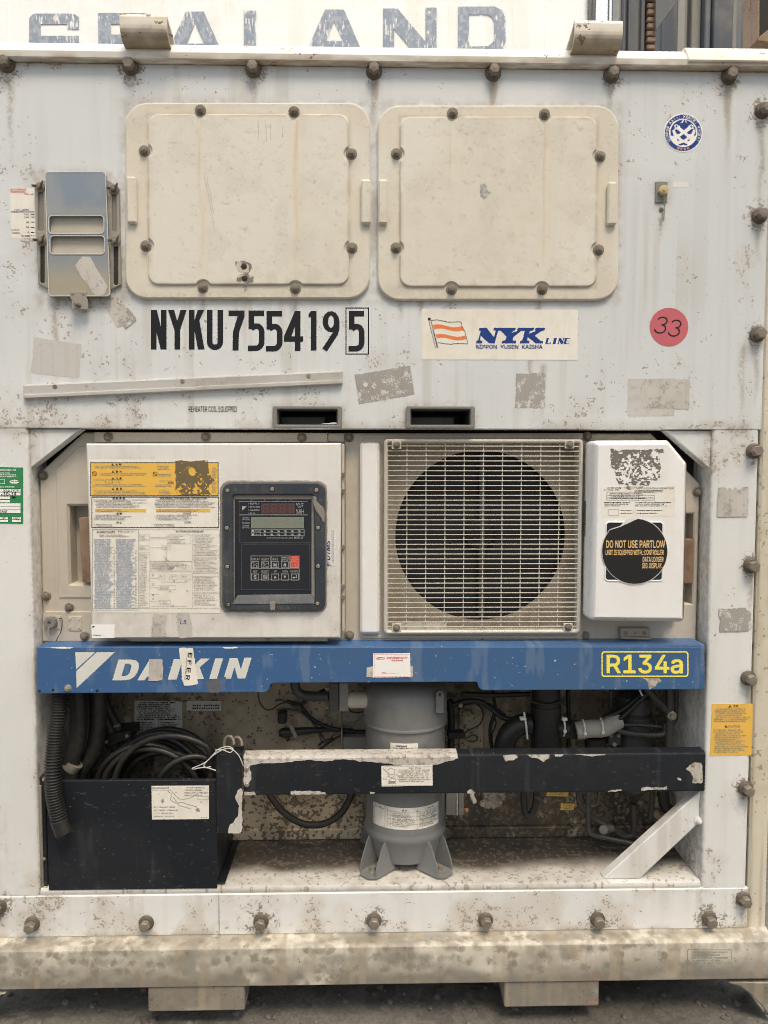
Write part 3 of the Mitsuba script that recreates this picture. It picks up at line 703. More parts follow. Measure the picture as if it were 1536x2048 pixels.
mat('m_ground', mikit.proc(ground_fn), 0.85)
bump('m_wall', lambda p, n, uv: 0.0035 * fbm(p.x * 3.2, p.z * 2.6, p.y * 3, 2) + 0.00025 * noise(p.x * 60, p.z * 60, p.y * 60), 1.0)
bump('m_ground', lambda p, n, uv: 0.006 * fbm(p.x * 30, p.y * 30, 0, 4), 1.0)
for nm, c, r in [('m_ink', (0.011, 0.012, 0.016), 0.5), ('m_grey_ink', (0.25, 0.24, 0.225), 0.6), ('m_pale_ink', (0.30, 0.29, 0.275), 0.6), ('m_blue_ink', (0.012, 0.045, 0.215), 0.5), ('m_orange', (0.72, 0.21, 0.065), 0.5),
                 ('m_pink', (0.50, 0.125, 0.15), 0.45), ('m_white', (0.80, 0.79, 0.77), 0.45), ('m_yellow', (0.71, 0.43, 0.075), 0.5), ('m_yellow_paint', (0.80, 0.70, 0.10), 0.45), ('m_gold_ink', (0.72, 0.49, 0.23), 0.5),
                 ('m_green', (0.035, 0.22, 0.085), 0.5), ('m_red_ink', (0.60, 0.07, 0.06), 0.5), ('m_black_film', (0.014, 0.014, 0.015), 0.28), ('m_dark', (0.010, 0.010, 0.010), 0.6), ('m_lcd', (0.19, 0.205, 0.165), 0.25), ('m_led', (0.075, 0.04, 0.04), 0.2),
                 ('m_led_seg', (0.11, 0.06, 0.058), 0.3), ('m_key_red', (0.55, 0.055, 0.03), 0.4), ('m_panel_ink', (0.42, 0.42, 0.41), 0.5), ('m_panel_face', (0.014, 0.017, 0.024), 0.3), ('m_sealant', (0.22, 0.20, 0.175), 0.7), ('m_logo', (0.60, 0.61, 0.57), 0.45),
                 ('m_wall_grey', (0.30, 0.30, 0.285), 0.5), ('m_thin_line', (0.42, 0.40, 0.35), 0.6), ('m_blue_print', (0.30, 0.34, 0.42), 0.6), ('m_twine', (0.55, 0.53, 0.50), 0.7), ('m_copper', (0.45, 0.23, 0.12), 0.4), ('m_peach_ink', (0.78, 0.42, 0.28), 0.5),
                 ('m_rim', (0.60, 0.59, 0.56), 0.3), ('m_brass', (0.50, 0.40, 0.20), 0.35), ('m_foam', (0.36, 0.34, 0.29), 0.7), ('m_clear', (0.66, 0.65, 0.62), 0.3), ('m_coil', (0.010, 0.009, 0.008), 0.7), ('m_blade', (0.006, 0.006, 0.006), 0.6), ('m_grey_plate', (0.19, 0.185, 0.17), 0.45)]:
    mat(nm, c, r, 0.0, 0.25 if 'ink' in nm or nm in ('m_orange', 'm_pink', 'm_green') else 0.5)

# ------------------------------------------------------------------ the setting: ground
def ground_mesh():
    s = [-60, -20, -8, -3] + list(np.linspace(-1.6, 1.6, 161)) + [3, 8, 20, 60]
    t = [-40, -12, -4, -1.2] + list(np.linspace(-0.6, 1.4, 101)) + [3, 8, 20, 60]
    X, Y = np.meshgrid(s, t, indexing='ij')
    Z = 0.012 * (meshkit.fbm(np.stack([X * 9, Y * 9, 0 * X], -1), 4, 5) - 0.5) * ((abs(X) < 1.7) & (Y > -0.7) & (Y < 1.5))
    n, m = X.shape
    i, j = np.meshgrid(np.arange(n - 1), np.arange(m - 1), indexing='ij')
    q = np.stack([i * m + j, (i + 1) * m + j, (i + 1) * m + j + 1, i * m + j + 1], -1).reshape(-1, 4)
    return np.stack([X, Y, Z], -1).reshape(-1, 3), np.vstack([q[:, [0, 1, 2]], q[:, [0, 2, 3]]])


scene['ground'] = mikit.ply(ground_mesh(), 'm_ground', smooth=True)
labels['ground'] = {'label': 'dusty grey gravelly ground under the container', 'category': 'ground', 'kind': 'structure'}
rng = np.random.default_rng(7)
ico = trimesh.creation.icosphere(1, 1.0)
peb = []
for _ in range(1500):
    s = 0.0022 + 0.011 * rng.random() ** 5
    m = ico.copy()
    m.vertices = m.vertices * (1 + 0.35 * (rng.random((len(m.vertices), 1)) - 0.5)) * s * np.array([1, 1.2, 0.7])
    m.apply_translation([rng.uniform(-1.5, 1.5), rng.uniform(-0.15, 0.75), 0.25 * s])
    peb.append(m)
scene['gravel'] = mikit.ply(cat(peb), 'm_ground', smooth=True)
labels['gravel'] = {'label': 'loose small stones scattered on the dusty ground', 'category': 'gravel', 'kind': 'stuff'}

# ------------------------------------------------------------------ background: white container with big lettering, dark steelwork
def far_pt(u, v, y0=13.0, k=0.05):
    """Pixels -> points on the slightly turned long wall of the far container."""
    u, v = np.asarray(u, float), np.asarray(v, float)
    d = _fwd + (u[..., None] - 768) / FPX * _right - (v[..., None] - 1024) / FPX * _up
    t = (y0 - k * CAM[0] - CAM[1]) / (d[..., 1] + k * d[..., 0])
    return CAM + t[..., None] * d


FC = thing('white_container', 'white container with large worn blue capital letters, high up in the background', 'shipping container')
fz0, fz1 = 8.70, 11.60
A, B = np.array([-7.6, 13.0 + 0.05 * 7.6]), np.array([4.35, 13.0 - 0.05 * 4.35])
ax = (B - A) / np.linalg.norm(B - A)
ay = np.array([-ax[1], ax[0]])


def far_box(a0, a1, b0, b1, z0, z1, c=0.004):
    """Box along the far wall: a along it from its left end, b behind its face."""
    m = box(a0, a1, b0, b1, z0, z1, c)
    v = np.array(m.vertices)
    xy = A + v[:, :1] * ax + v[:, 1:2] * ay
    return trimesh.Trimesh(np.c_[xy, v[:, 2]], m.faces, process=False)


L = float(np.linalg.norm(B - A))
part(FC, 'wall', far_box(0, L, 0.0, 2.4, fz0 + 0.16, fz1 - 0.12), 'm_far_white')
part(FC, 'top_rail', far_box(0, L, -0.02, 0.08, fz1 - 0.12, fz1), 'm_far_white')
part(FC, 'bottom_rail', far_box(0, L, -0.02, 0.08, fz0, fz0 + 0.16), 'm_far_white')
for a in (0.0, L - 0.16):
    part(FC, 'corner_post', far_box(a, a + 0.16, -0.03, 0.1, fz0 + 0.16, fz1 - 0.12), 'm_far_white')
k = 0
for a in np.arange(0.62, L - 0.3, 0.61):
    part(FC, 'wall_seam', far_box(a, a + 0.035, -0.012, 0.01, fz0 + 0.17, fz1 - 0.13, 0.003), 'm_far_white')
    k += 1


def stroke(pts, w):
    return LineString(pts).buffer(w / 2, cap_style='flat', join_style='mitre', mitre_limit=3)


def far_letter(shape, ch):
    ms = []
    for pg in polys(shape):
        m = plate(pg, 0, 1, 0.0)
        f = far_pt(m.vertices[:, 0], m.vertices[:, 2])
        f[:, :2] += np.where(m.vertices[:, 1:2] < 0.5, -0.016, -0.013) * ay
        ms.append(trimesh.Trimesh(f, m.faces, process=False))
    part(FC, 'letter', cat(ms), 'm_far_lettering', label=f'big worn blue letter {ch}')


def ring_s(u0, v0, u1, v1, w, h):
    r = 14
    a = sbox(u0, v0, u1, v1)
    a = a.buffer(-r).buffer(r)
    vm = (v0 + v1) / 2
    a = a.difference(sbox(u0 + w, v0 + h, u1 + 9, vm - h / 2)).difference(sbox(u0 - 9, vm + h / 2, u1 - w, v1 - h))
    return a.union(sbox(u1 - w, v0 + 6, u1, v0 + h + 10))


far_letter(ring_s(59, 28, 158, 138, 23, 21), 'S')
far_letter(sbox(197, 27, 222, 137).union(sbox(197, 27, 292, 49)).union(sbox(197, 70, 280, 92)).union(sbox(197, 115, 292, 137)), 'E')
far_letter(Polygon([(372, 24), (408, 24), (458, 136), (432, 136), (421, 110), (357, 110), (346, 136), (322, 136)]).difference(Polygon([(390, 47), (409, 88), (374, 88)])), 'A')
far_letter(sbox(488, 22, 512, 135).union(sbox(488, 112, 580, 135)), 'L')
far_letter(Polygon([(650, 20), (688, 20), (737, 134), (711, 134), (701, 108), (636, 108), (624, 134), (600, 134)]).difference(Polygon([(668, 43), (686, 83), (652, 83)])), 'A')
far_letter(Polygon([(766, 18), (795, 18), (851, 84), (851, 16), (873, 16), (873, 132), (850, 132), (788, 58), (788, 132), (766, 132)]), 'N')
far_letter(Polygon([(916, 14), (990, 14), (1004, 22), (1011, 38), (1011, 84), (1004, 100), (990, 108), (916, 108)]).difference(Polygon([(938, 30), (976, 30), (985, 37), (988, 46), (988, 78), (985, 86), (976, 93), (938, 93)])), 'D')
# fittings near the right end of that container
for u0, u1, v1 in ((1174, 1190, 130), (1214.5, 1217.5, 130)):
    a0 = far_pt(u0, 30.0)
    a1 = far_pt(u1, 30.0)
    s0, s1 = (a0[:2] - A) @ ax, (a1[:2] - A) @ ax
    if u1 - u0 > 5:
        w = (s1 - s0) / 3
        part(FC, 'door_bar', far_box(s0, s0 + w * 1.2, -0.09, -0.02, fz0, fz1), 'm_mast')
        part(FC, 'door_bar', far_box(s1 - w * 1.4, s1, -0.07, -0.02, fz0, fz1), 'm_mast')
    else:
        part(FC, 'door_bar', far_box(s0, s1, -0.05, -0.02, fz0, fz1), 'm_mast')

MY = 6.0
MS = thing('steel_mast', 'dark blue-grey steel mast with ribbed edge and rusty chain behind the container', 'mast')
def mastbox(u0, u1, y0, y1, z0=0.0, z1=9.5):
    x0, x1 = float(at(u0, 50, y0)[0]), float(at(u1, 50, y0)[0])
    return box(x0, x1, y0, y1, z0, z1, 0.008)
part(MS, 'column', mastbox(1243, 1290, MY, MY + 0.35), 'm_mast')
part(MS, 'edge_strip', mastbox(1231, 1242.5, MY + 0.02, MY + 0.12), 'm_wall_grey', label='pale grey edge strip of the mast')
for u in (1247, 1257, 1283):
    part(MS, 'rib', mastbox(u, u + 4, MY - 0.05, MY - 0.002), 'm_mast')
ch = []
for i in range(70):
    x0, x1 = float(at(1293, 50, MY)[0]), float(at(1311, 50, MY)[0])
    z = 4.6 + i * 0.07
    ch.append(box(x0, x1, MY - 0.03 + 0.01 * (i % 2), MY + 0.05, z, z + 0.055, 0.012))
part(MS, 'chain', cat(ch), 'm_rusty', label='rusty brown link chain running up the mast', kind='stuff')
part(MS, 'chain_guide', mastbox(1290.5, 1312, MY + 0.08, MY + 0.3), 'm_mast')
part(MS, 'gusset_plate', plate(pxpoly([(1312, -60), (1400, -60), (1357, 0), (1311, 62)], MY - 0.08), MY - 0.08, MY - 0.055, 0.004), 'm_mast', label='dark triangular gusset plate beside the chain')

DW = thing('corrugated_wall', 'dark blue-grey folded steel sheeting standing beyond the container at top right', 'steel wall')
for u0, u1, dy, m in ((1322, 1357, 0.0, 'm_navy'), (1357, 1378, 0.10, 'm_wall_grey'), (1378, 1391, 0.22, 'm_far_grey'), (1393, 1414, 0.16, 'm_far_grey'), (1414, 1427, 0.06, 'm_slate'), (1427, 1467, 0.0, 'm_navy'), (1467, 1479, 0.05, 'm_far_grey'), (1479, 1495, 0.12, 'm_slate'), (1496, 1520, 0.18, 'm_navy'), (1520, 1544, 0.05, 'm_slate'), (1544, 1590, 0.0, 'm_navy'), (1590, 1640, 0.12, 'm_slate')):  # light and shade of each fold put into its panel colour
    xa, xb = float(at(u0, 60, 7.0)[0]), float(at(u1, 60, 7.0)[0])
    part(DW, 'folded_panel', box(xa, xb - 0.004, 7.0 + dy, 7.3, 0.0, 9.8, 0.012), m)
RB = thing('rusty_bracket', 'rusty brown bracket with dark mesh at the top right corner, above the container', 'bracket')
RBY = 3.0
part(RB, 'upright', plate(pxpoly([(1514, -60), (1520, -60), (1519, 72), (1514, 80)], RBY), RBY, RBY + 0.2, 0.004), 'm_rusty')
part(RB, 'foot', plate(pxpoly([(1514, 81), (1519.5, 72.5), (1560, 40), (1600, 40), (1600, 82), (1536, 84)], RBY), RBY + 0.002, RBY + 0.2, 0.004), 'm_rusty')
part(RB, 'mesh', plate(pxpoly([(1520.5, -60), (1600, -60), (1600, 39), (1560, 39), (1520.5, 70)], RBY), RBY + 0.15, RBY + 0.17, 0.002), 'm_coil')

# ------------------------------------------------------------------ the container itself
XL, XR = float(at(62, 1080, 0)[0]), float(at(1414, 1300, 0)[0])       # sides of the machine recess
FLZ = float(at(900, 1769, 0)[1])                                         # its floor
PBZ = float(at(768, 858, 0)[1])                                          # lower edge of the upper panel
SZ = float(at(768, 1866, 0)[1])                                          # lower edge of the unit's bottom rail
XO0, XO1, XC = -1.155, 1.158, 1.219

CT = thing('shipping_container', 'weathered cream white refrigerated container, its frame around the cooling unit', 'shipping container')
zt0, zt1, zt2 = float(at(768, 122.5, -0.03)[1]), float(at(768, 107, -0.03)[1]), float(at(768, 94.5, 0.0)[1])
part(CT, 'top_rail', extrude_x([(-0.028, zt0 + 0.002), (-0.026, zt0), (0.10, zt0), (0.10, zt2 - 0.01), (0.012, zt2), (0.002, zt2), (-0.004, zt2 - 0.004), (-0.026, zt1 + 0.004), (-0.03, zt1 - 0.004)], -XC, XC), 'm_rail', smooth=28)
x0 = float(at(1368, 110, 0)[0])
part(CT, 'corner_plate', extrude_x([(-0.034, zt1 - 0.012), (-0.036, zt1 - 0.008), (-0.030, zt1 + 0.008), (-0.007, zt2 + 0.006), (0.0, zt2 + 0.010), (0.10, zt2 + 0.010), (0.10, zt1)], x0, XC + 0.004), 'm_rail', smooth=28, label='raised rusty plate on the right end of the top rail')
for s in (-1, 1):
    xa, xb = (XO1 + 0.003, XC) if s > 0 else (-XC, XO0 - 0.003)
    part(CT, 'corner_post', box(xa, xb, 0.004, 0.16, 0.12, zt0 - 0.001, 0.006), 'm_post')
s0, s1, s2 = float(at(768, 1868, -0.004)[1]), float(at(768, 1897, -0.052)[1]), float(at(768, 1969, -0.052)[1])
part(CT, 'bottom_sill', extrude_x([(0.06, s0), (-0.002, s0 + 0.002), (-0.012, s0 - 0.002), (-0.046, s1 + 0.012), (-0.052, s1 + 0.004), (-0.054, s1 - 0.006), (-0.054, s2 + 0.004), (-0.05, s2), (0.06, s2)], -XC, XC), 'm_sill', smooth=14)
for bx in ((296, 1969, 489, 2023), (1009, 1964, 1198, 2014)):
    x0, x1, z0, z1 = R(*bx, -0.048)
    part(CT, 'sill_block', box(x0, x1, -0.048, 0.14, z0, s2 - 0.0005, 0.004), 'm_sill', label='cream block under the bottom sill')
g = [(1459, 1966), (1480, 1973), (1500, 1988), (1520, 2008), (1536, 2028), (1552, 2052), (1600, 2130), (1640, 2130), (1640, 1964)]
for s in (1, -1):
    pg = pxpoly(g, -0.052)
    pg = pg.intersection(sbox(0, 0.0, XC, s2 - 0.001))
    if s < 0:
        pg = affinity.translate(affinity.scale(pg, -1, 1, origin=(0, 0)), -0.012, 0)
    part(CT, 'corner_gusset', plate(pg, -0.052, 0.10, 0.003), 'm_sill')
part(CT, 'side_wall', box(-XC, -XC + 0.03, 0.165, 12.0, 0.13, zt2 - 0.03), 'm_far_white')
part(CT, 'side_wall', box(XC - 0.03, XC, 0.165, 12.0, 0.13, zt2 - 0.03), 'm_far_white')
part(CT, 'roof', box(-XC + 0.031, XC - 0.031, 0.105, 12.0, zt2 - 0.06, zt2 - 0.03), 'm_far_white')
part(CT, 'underside', box(-XC + 0.031, XC - 0.031, 0.165, 12.0, 0.16, 0.2), 'm_rubber')
part(CT, 'back_end', box(-XC + 0.031, XC - 0.031, 11.95, 12.0, 0.201, zt2 - 0.061), 'm_far_white')


def hook_bracket(u0, u1, vt, vb):
    """Folded lifting plate on the top rail: flat front, rolled foot, plate sloping back down."""
    yf = -0.07
    x0, x1 = float(at(u0, (vt + vb) / 2, yf)[0]), float(at(u1, (vt + vb) / 2, yf)[0])
    ztop = float(at((u0 + u1) / 2, vt, yf)[1])
    zlow = zt1 + 0.012
    r = 0.034
    prof = [(0.080, zt2 - 0.004), (0.040, zt2 + 0.4 * (ztop - zt2) - 0.01), (yf + 0.010, ztop - 0.004), (yf + 0.003, ztop - 0.001), (yf, ztop - 0.008), (yf, zlow + r)]
    prof += [(yf + r - r * math.cos(a), zlow + r - r * math.sin(a)) for a in np.linspace(0.25, 1.45, 6)]
    line = LineString(prof + [(-0.022, zlow - 0.003)])
    pg = line.buffer(0.0032, cap_style='flat', join_style='round', quad_segs=2)
    return extrude_x(list(pg.exterior.coords)[:-1], x0, x1)


part(CT, 'lifting_bracket', hook_bracket(240, 334, 29, 98), 'm_bracket', smooth=25, label='rusty folded lifting bracket on the left of the top rail')
part(CT, 'lifting_bracket', hook_bracket(1149, 1245, 42, 104), 'm_bracket', smooth=25, label='rusty folded lifting bracket on the right of the top rail')
np_ = part(CT, 'notice_plate', sheet(pxpoly([(1375, 1900), (1463, 1898), (1464, 1947), (1376, 1949)], -0.0550), -0.0550), 'm_sill', label='faded notice with rows of small print on the bottom sill')
part(np_, 'small_print', print_lines((1380, 1903, 1460, 1946), -0.0556, 3.2, 5, 0.85, gap=1.75), 'm_grey_ink')
part(np_, 'edge_line', frame_lines([(1375, 1899, 1464, 1949)], 1.2, -0.0555), 'm_grey_ink')

# ------------------------------------------------------------------ the cooling unit: painted front, recess
RU = thing('refrigeration_unit', 'dirty white front of the cooling unit with bolts, panels and machine recess', 'refrigeration unit')
TUBES = []
for bx in ((545, 812, 684, 857), (812, 812, 950, 857)):
    x0, x1, z0, z1 = R(*bx, -0.012)
    TUBES.append((x0, x1, max(z0, PBZ + 0.002), z1))
part(RU, 'upper_panel', plate(sbox(XO0, PBZ, XO1, zt0 - 0.001).difference(shapely.union_all([sbox(a + 0.012, c + 0.008, b - 0.012, d - 0.008) for a, b, c, d in TUBES])), 0.0, 0.055, 0.0022), 'm_wall', label='large grey white panel with bolts along its edges')
col_r = sbox(XR, FLZ - 0.03, XO1 - 0.002, PBZ + 0.015)
part(RU, 'side_column', plate(sbox(XO0 + 0.002, FLZ - 0.03, XL, PBZ + 0.015), 0.002, 0.31, 0.010), 'm_wall', smooth=50)
part(RU, 'side_column', plate(col_r, 0.002, 0.31, 0.010), 'm_wall', smooth=50)
part(RU, 'bottom_rail', plate(sbox(XO0, SZ, XO1, FLZ - 0.0215), 0.0, 0.07, 0.003).copy(), 'm_wall')
x438 = float(at(438, 1820, 0)[0])
part(RU, 'rail_seam', box(x438 - 0.0018, x438 + 0.0018, -0.0012, 0.001, SZ + 0.003, FLZ - 0.024, 0.0004), 'm_strip')
part(RU, 'floor_lip', extrude_x([(0.004, FLZ - 0.021), (0.001, FLZ - 0.012), (0.004, FLZ - 0.004), (0.012, FLZ), (0.31, FLZ + 0.004), (0.31, FLZ - 0.021)], XL + 0.0005, XR - 0.0005), 'm_floor', smooth=40, label='speckled recess floor, darker towards the back, with rolled front edge')
part(RU, 'corner_gusset', plate(Polygon([(XL, PBZ - 0.002), (float(at(161, 862, 0.012)[0]), PBZ - 0.002), (XL, float(at(78, 936, 0.012)[1]))]), 0.010, 0.055, 0.002), 'm_wall')
part(RU, 'corner_gusset', plate(Polygon([(XR, PBZ - 0.002), (XR, float(at(1410, 938, 0.012)[1])), (float(at(1332, 862, 0.012)[0]), PBZ - 0.002)]), 0.010, 0.055, 0.002), 'm_wall')
BTZ = float(at(768, 1296, -0.03)[1])                                     # top of the blue beam
BY = 0.30
part(RU, 'recess_wall', box(XL + 0.001, XR - 0.001, BY, BY + 0.008, FLZ + 0.006, BTZ + 0.03, 0.001), 'm_back', label='stained back wall of the machine recess, with shade painted into both ends')
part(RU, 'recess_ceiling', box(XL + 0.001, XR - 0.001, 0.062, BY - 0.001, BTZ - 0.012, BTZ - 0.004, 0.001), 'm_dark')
zc0, zc1 = float(at(700, 1668, BY)[1]), float(at(700, 1653, BY)[1])
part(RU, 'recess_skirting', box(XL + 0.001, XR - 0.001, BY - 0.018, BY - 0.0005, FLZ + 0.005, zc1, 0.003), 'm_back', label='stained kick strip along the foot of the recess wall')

for (x, z) in BOLTS:
    bk_ = part(RU, 'bolt', big_bolt(x, z, 0.0, rng.uniform(0.96, 1.04), rng.uniform(0, 1)), 'm_bolt')
    part(bk_, 'washer', big_washer(x, z, 0.0, rng.uniform(-0.001, 0.001)), 'm_bolt_dark', smooth=25)

# drip strip, fork tubes, print on the upper panel
st = [(46, 770), (685, 742), (685, 768), (46, 797)]
sp = part(RU, 'drip_strip', plate(pxpoly(st, -0.010), -0.010, 0.0, 0.003), 'm_strip', label='long sloping drip strip below the container number')
part(sp, 'lip', plate(pxpoly([(46, 789), (340, 775), (380, 775), (400, 772), (685, 759), (685, 767.5), (46, 797)], -0.016), -0.016, -0.0105, 0.002), 'm_strip')
for u, v in ((110, 773), (365, 762), (617, 751)):
    x, z = at(u, v, -0.01)
    part(sp, 'screw', screw(float(x), float(z), -0.0105, 0.0065), 'm_steel')
for bx in ((545, 812, 684, 857), (812, 812, 950, 857)):
    x0, x1, z0, z1 = TUBES[bx[0] > 600]
    outer, inner = rrect(x0, x1, z0, z1, 0.006), rrect(x0 + 0.013, x1 - 0.013, z0 + 0.009, z1 - 0.009, 0.004)
    ft = part(RU, 'fork_tube', plate(outer.difference(inner), -0.012, -0.0005, 0.002), 'm_grey_plate', label='grey rectangular tube opening, ' + ('left of the two' if bx[0] < 600 else 'right of the two'))
    part(ft, 'inside', cat([plate(inner.buffer(-0.0002).difference(inner.buffer(-0.003)), -0.0005, 0.22, 0.0), plate(inner, 0.22, 0.222, 0.0)]), 'm_pipe')
    part(ft, 'stop_plate', box(x0 + 0.018, x1 - 0.055, 0.06, 0.063, z0 + 0.0125, z0 + 0.036, 0.0005), 'm_pipe')
    if bx[0] < 600:
        part(ft, 'torn_film', sheet(pxpoly(ragged([(622, 851), (640, 848), (672, 845), (676, 851), (650, 854)], 1.0, 2, 5), 0.004), 0.004), 'm_clear')
part(RU, 'warning_lettering', letters('REHEATER COIL EQUIPPED', (377.5, 812.5, 473.5, 824.5), -0.0012, False), 'm_ink', label='small black lettering REHEATER COIL EQUIPPED')

# the container number
def num_glyph(ch, u0, v0, u1, v1, t=11.0):
    h = t / 2
    um = (u0 + u1) / 2
    a, b, c, d = u0 + h, u1 - h, v0 + h, v1 - h
    arc = lambda cx, cy, rx, ry, a0, a1: [(cx + rx * math.cos(math.radians(k)), cy + ry * math.sin(math.radians(k))) for k in np.linspace(a0, a1, 14)]
    S = lambda pts: stroke(pts, t)
    if ch == 'N':
        return S([(a, v0), (a, v1)]).union(S([(b, v0), (b, v1)])).union(Polygon([(u0, v0), (u0 + t * 1.05, v0), (u1, v1), (u1 - t * 1.05, v1)]))
    if ch == 'Y':
        vm = v0 + (v1 - v0) * 0.52
        return S([(um, vm - 2), (um, v1)]).union(Polygon([(u0, v0), (u0 + t * 1.1, v0), (um + h, vm), (um + h, vm + 6), (um - h, vm + 6), (um - h, vm)])).union(Polygon([(u1, v0), (u1 - t * 1.1, v0), (um - h, vm), (um - h, vm + 6), (um + h, vm + 6), (um + h, vm)]))
    if ch == 'K':
        vm = v0 + (v1 - v0) * 0.55
        return S([(a, v0), (a, v1)]).union(Polygon([(u1 - t * 1.15, v0), (u1, v0), (a + 2, vm + 8), (a + 2, vm - 12)])).union(Polygon([(u0 + t * 0.9, vm - 8), (u0 + t * 1.9, vm - 22), (u1 + 1, v1), (u1 - t * 1.1, v1)]))
    if ch == 'U':
        r = (b - a) / 2
        return S([(a, v0)] + [(a, d - r)] + arc(um, d - r, r, r, 180, 0) + [(b, v0)])
    if ch == '7':
        return S([(u0, c), (b, c), (b, c + 8)]).union(Polygon([(u1 - t, v0 + 2), (u1, v0 + 2), (u1, v0 + 12), (u0 + 21, v1 - 36), (u0 + 20, v1), (u0 + 8, v1), (u0 + 9, v1 - 38)]))
    if ch == '5':
        vt = v0 + (v1 - v0) * 0.36
        return S([(u1 - 1, c), (a + 1, c), (a + 1, vt + 8)]).union(S([(a + 1, vt + 7), (a + 8, vt + 2)] + arc(um - 1, vt + 14, b - um + 1, 12.5, -70, 0) + arc(um - 1, d - 14, b - um + 1, 14, 0, 88) + [(u0, d)]))
    if ch == '4':
        vb = v0 + (v1 - v0) * 0.70
        x = u0 + (u1 - u0) * 0.72
        return S([(x, v0), (x, v1)]).union(S([(u0, vb), (u1, vb)])).union(Polygon([(x - h, v0), (x + h, v0), (u0 + t, vb + h), (u0, vb + h), (u0, vb - h)]))
    if ch == '1':
        return S([(b, v0), (b, v1)]).union(Polygon([(u0, v0 + 13), (u0, v0 + 6), (b - h, v0), (b, v0), (b, v0 + 10)]))
    if ch == '9':
        r, cy = b - um, v0 + (v1 - v0) * 0.27
        ry = cy - c
        ring = Polygon(arc(um, cy, r + h, ry + h, 0, 360)[:-1]).difference(Polygon(arc(um, cy, r - h, ry - h + 2, 0, 360)[:-1]))
        return ring.union(S([(b, cy - 2), (b, cy + 14)] + [(b - 3, cy + 24), (u0 + 14, v1 - 16), (u0 + 4, v1 - 1)]))


cn = []
for ch, bx in (('N', (302, 620, 333, 699)), ('Y', (336, 620, 373, 699)), ('K', (378, 620, 408, 699)), ('U', (414, 620, 446, 700)), ('7', (457, 621, 489, 701)), ('5', (496, 621, 529, 702)), ('5', (532, 622, 565, 703)),
               ('4', (568, 622, 606, 702)), ('1', (617, 622, 633, 701)), ('9', (645, 622, 679, 701)), ('5', (697, 622, 729, 703))):
    cn.append(sheet(pxpoly(num_glyph(ch, *bx), -0.0008), -0.0008, 0.0005))
part(RU, 'container_number', cat(cn), 'm_ink', label='large black container number NYKU 755419 5')
part(RU, 'number_frame', frame_lines([(691, 615, 738, 709)], 2.0, -0.0009), 'm_ink', label='thin black box round the last digit')

# shipping line sticker
ls = part(RU, 'line_sticker', sheet(pxpoly([(844, 618), (1156, 620), (1155, 720), (843, 719)], -0.0012), -0.0012, 0.001), 'm_paper', label='white oblong sticker with striped flag and blue lettering')
D2 = -0.0018
k = 330 / 1536.0
fl = lambda pts: [(830 + x * k, 610 + y * (120 / 559.0)) for x, y in pts]
wave = lambda a, b, c, d: [(a[0] + (b[0] - a[0]) * t, a[1] + (b[1] - a[1]) * t + 11 * math.sin(t * 2 * math.pi + 3.4)) for t in np.linspace(0, 1, 12)] + [(c[0] + (d[0] - c[0]) * t, c[1] + (d[1] - c[1]) * t + 11 * math.sin((1 - t) * 2 * math.pi + 3.4)) for t in np.linspace(0, 1, 12)]
flat(ls, 'flag_stripe', Polygon(fl(wave((165, 188), (440, 200), (462, 236), (180, 228)))), D2, 'm_orange')
flat(ls, 'flag_stripe', Polygon(fl(wave((192, 278), (470, 288), (474, 320), (204, 314)))), D2, 'm_orange')
fo = [LineString(fl(x)).buffer(0.5) for x in ([(128, 140), (190, 398)], [(146, 140), (215, 398)], [(150, 150), (206, 395)], [(146, 142), (210, 138), (310, 160), (425, 155), (440, 210), (465, 250), (492, 362), (400, 356), (330, 366), (214, 350)])]
fo.append(Polygon(fl([(120, 128), (128, 120), (143, 122), (147, 130), (138, 138), (124, 137)])).buffer(0.4))
flat(ls, 'flag_outline', shapely.union_all(fo), D2 - 0.0003, 'm_ink')


def slab(pts):
    return Polygon(fl(pts))


NYK = [slab([(600, 213), (668, 213), (735, 300), (752, 237), (728, 237), (735, 213), (940, 213), (932, 237), (918, 240), (895, 262), (962, 238), (950, 236), (957, 213), (1110, 213), (1102, 237), (1072, 242), (1060, 268), (1128, 240), (1115, 237), (1122, 213), (1212, 213), (1204, 237), (1180, 242), (1115, 285), (1170, 335), (1190, 335), (1190, 358), (1118, 358), (1110, 345), (1050, 300), (1042, 330), (1065, 334), (1062, 358), (976, 358), (980, 334), (1000, 328), (1022, 240), (990, 240), (915, 300), (908, 330), (942, 334), (938, 358), (806, 358), (812, 334), (842, 328), (852, 296), (800, 240), (774, 240), (745, 345), (742, 358), (690, 358), (612, 285), (604, 330), (628, 334), (622, 358), (566, 358), (573, 334), (588, 328), (612, 240), (594, 237)])]
flat(ls, 'line_lettering', shapely.union_all([g.buffer(0) for g in NYK]), D2, 'm_blue_ink', label='bold slanted blue letters NYK')


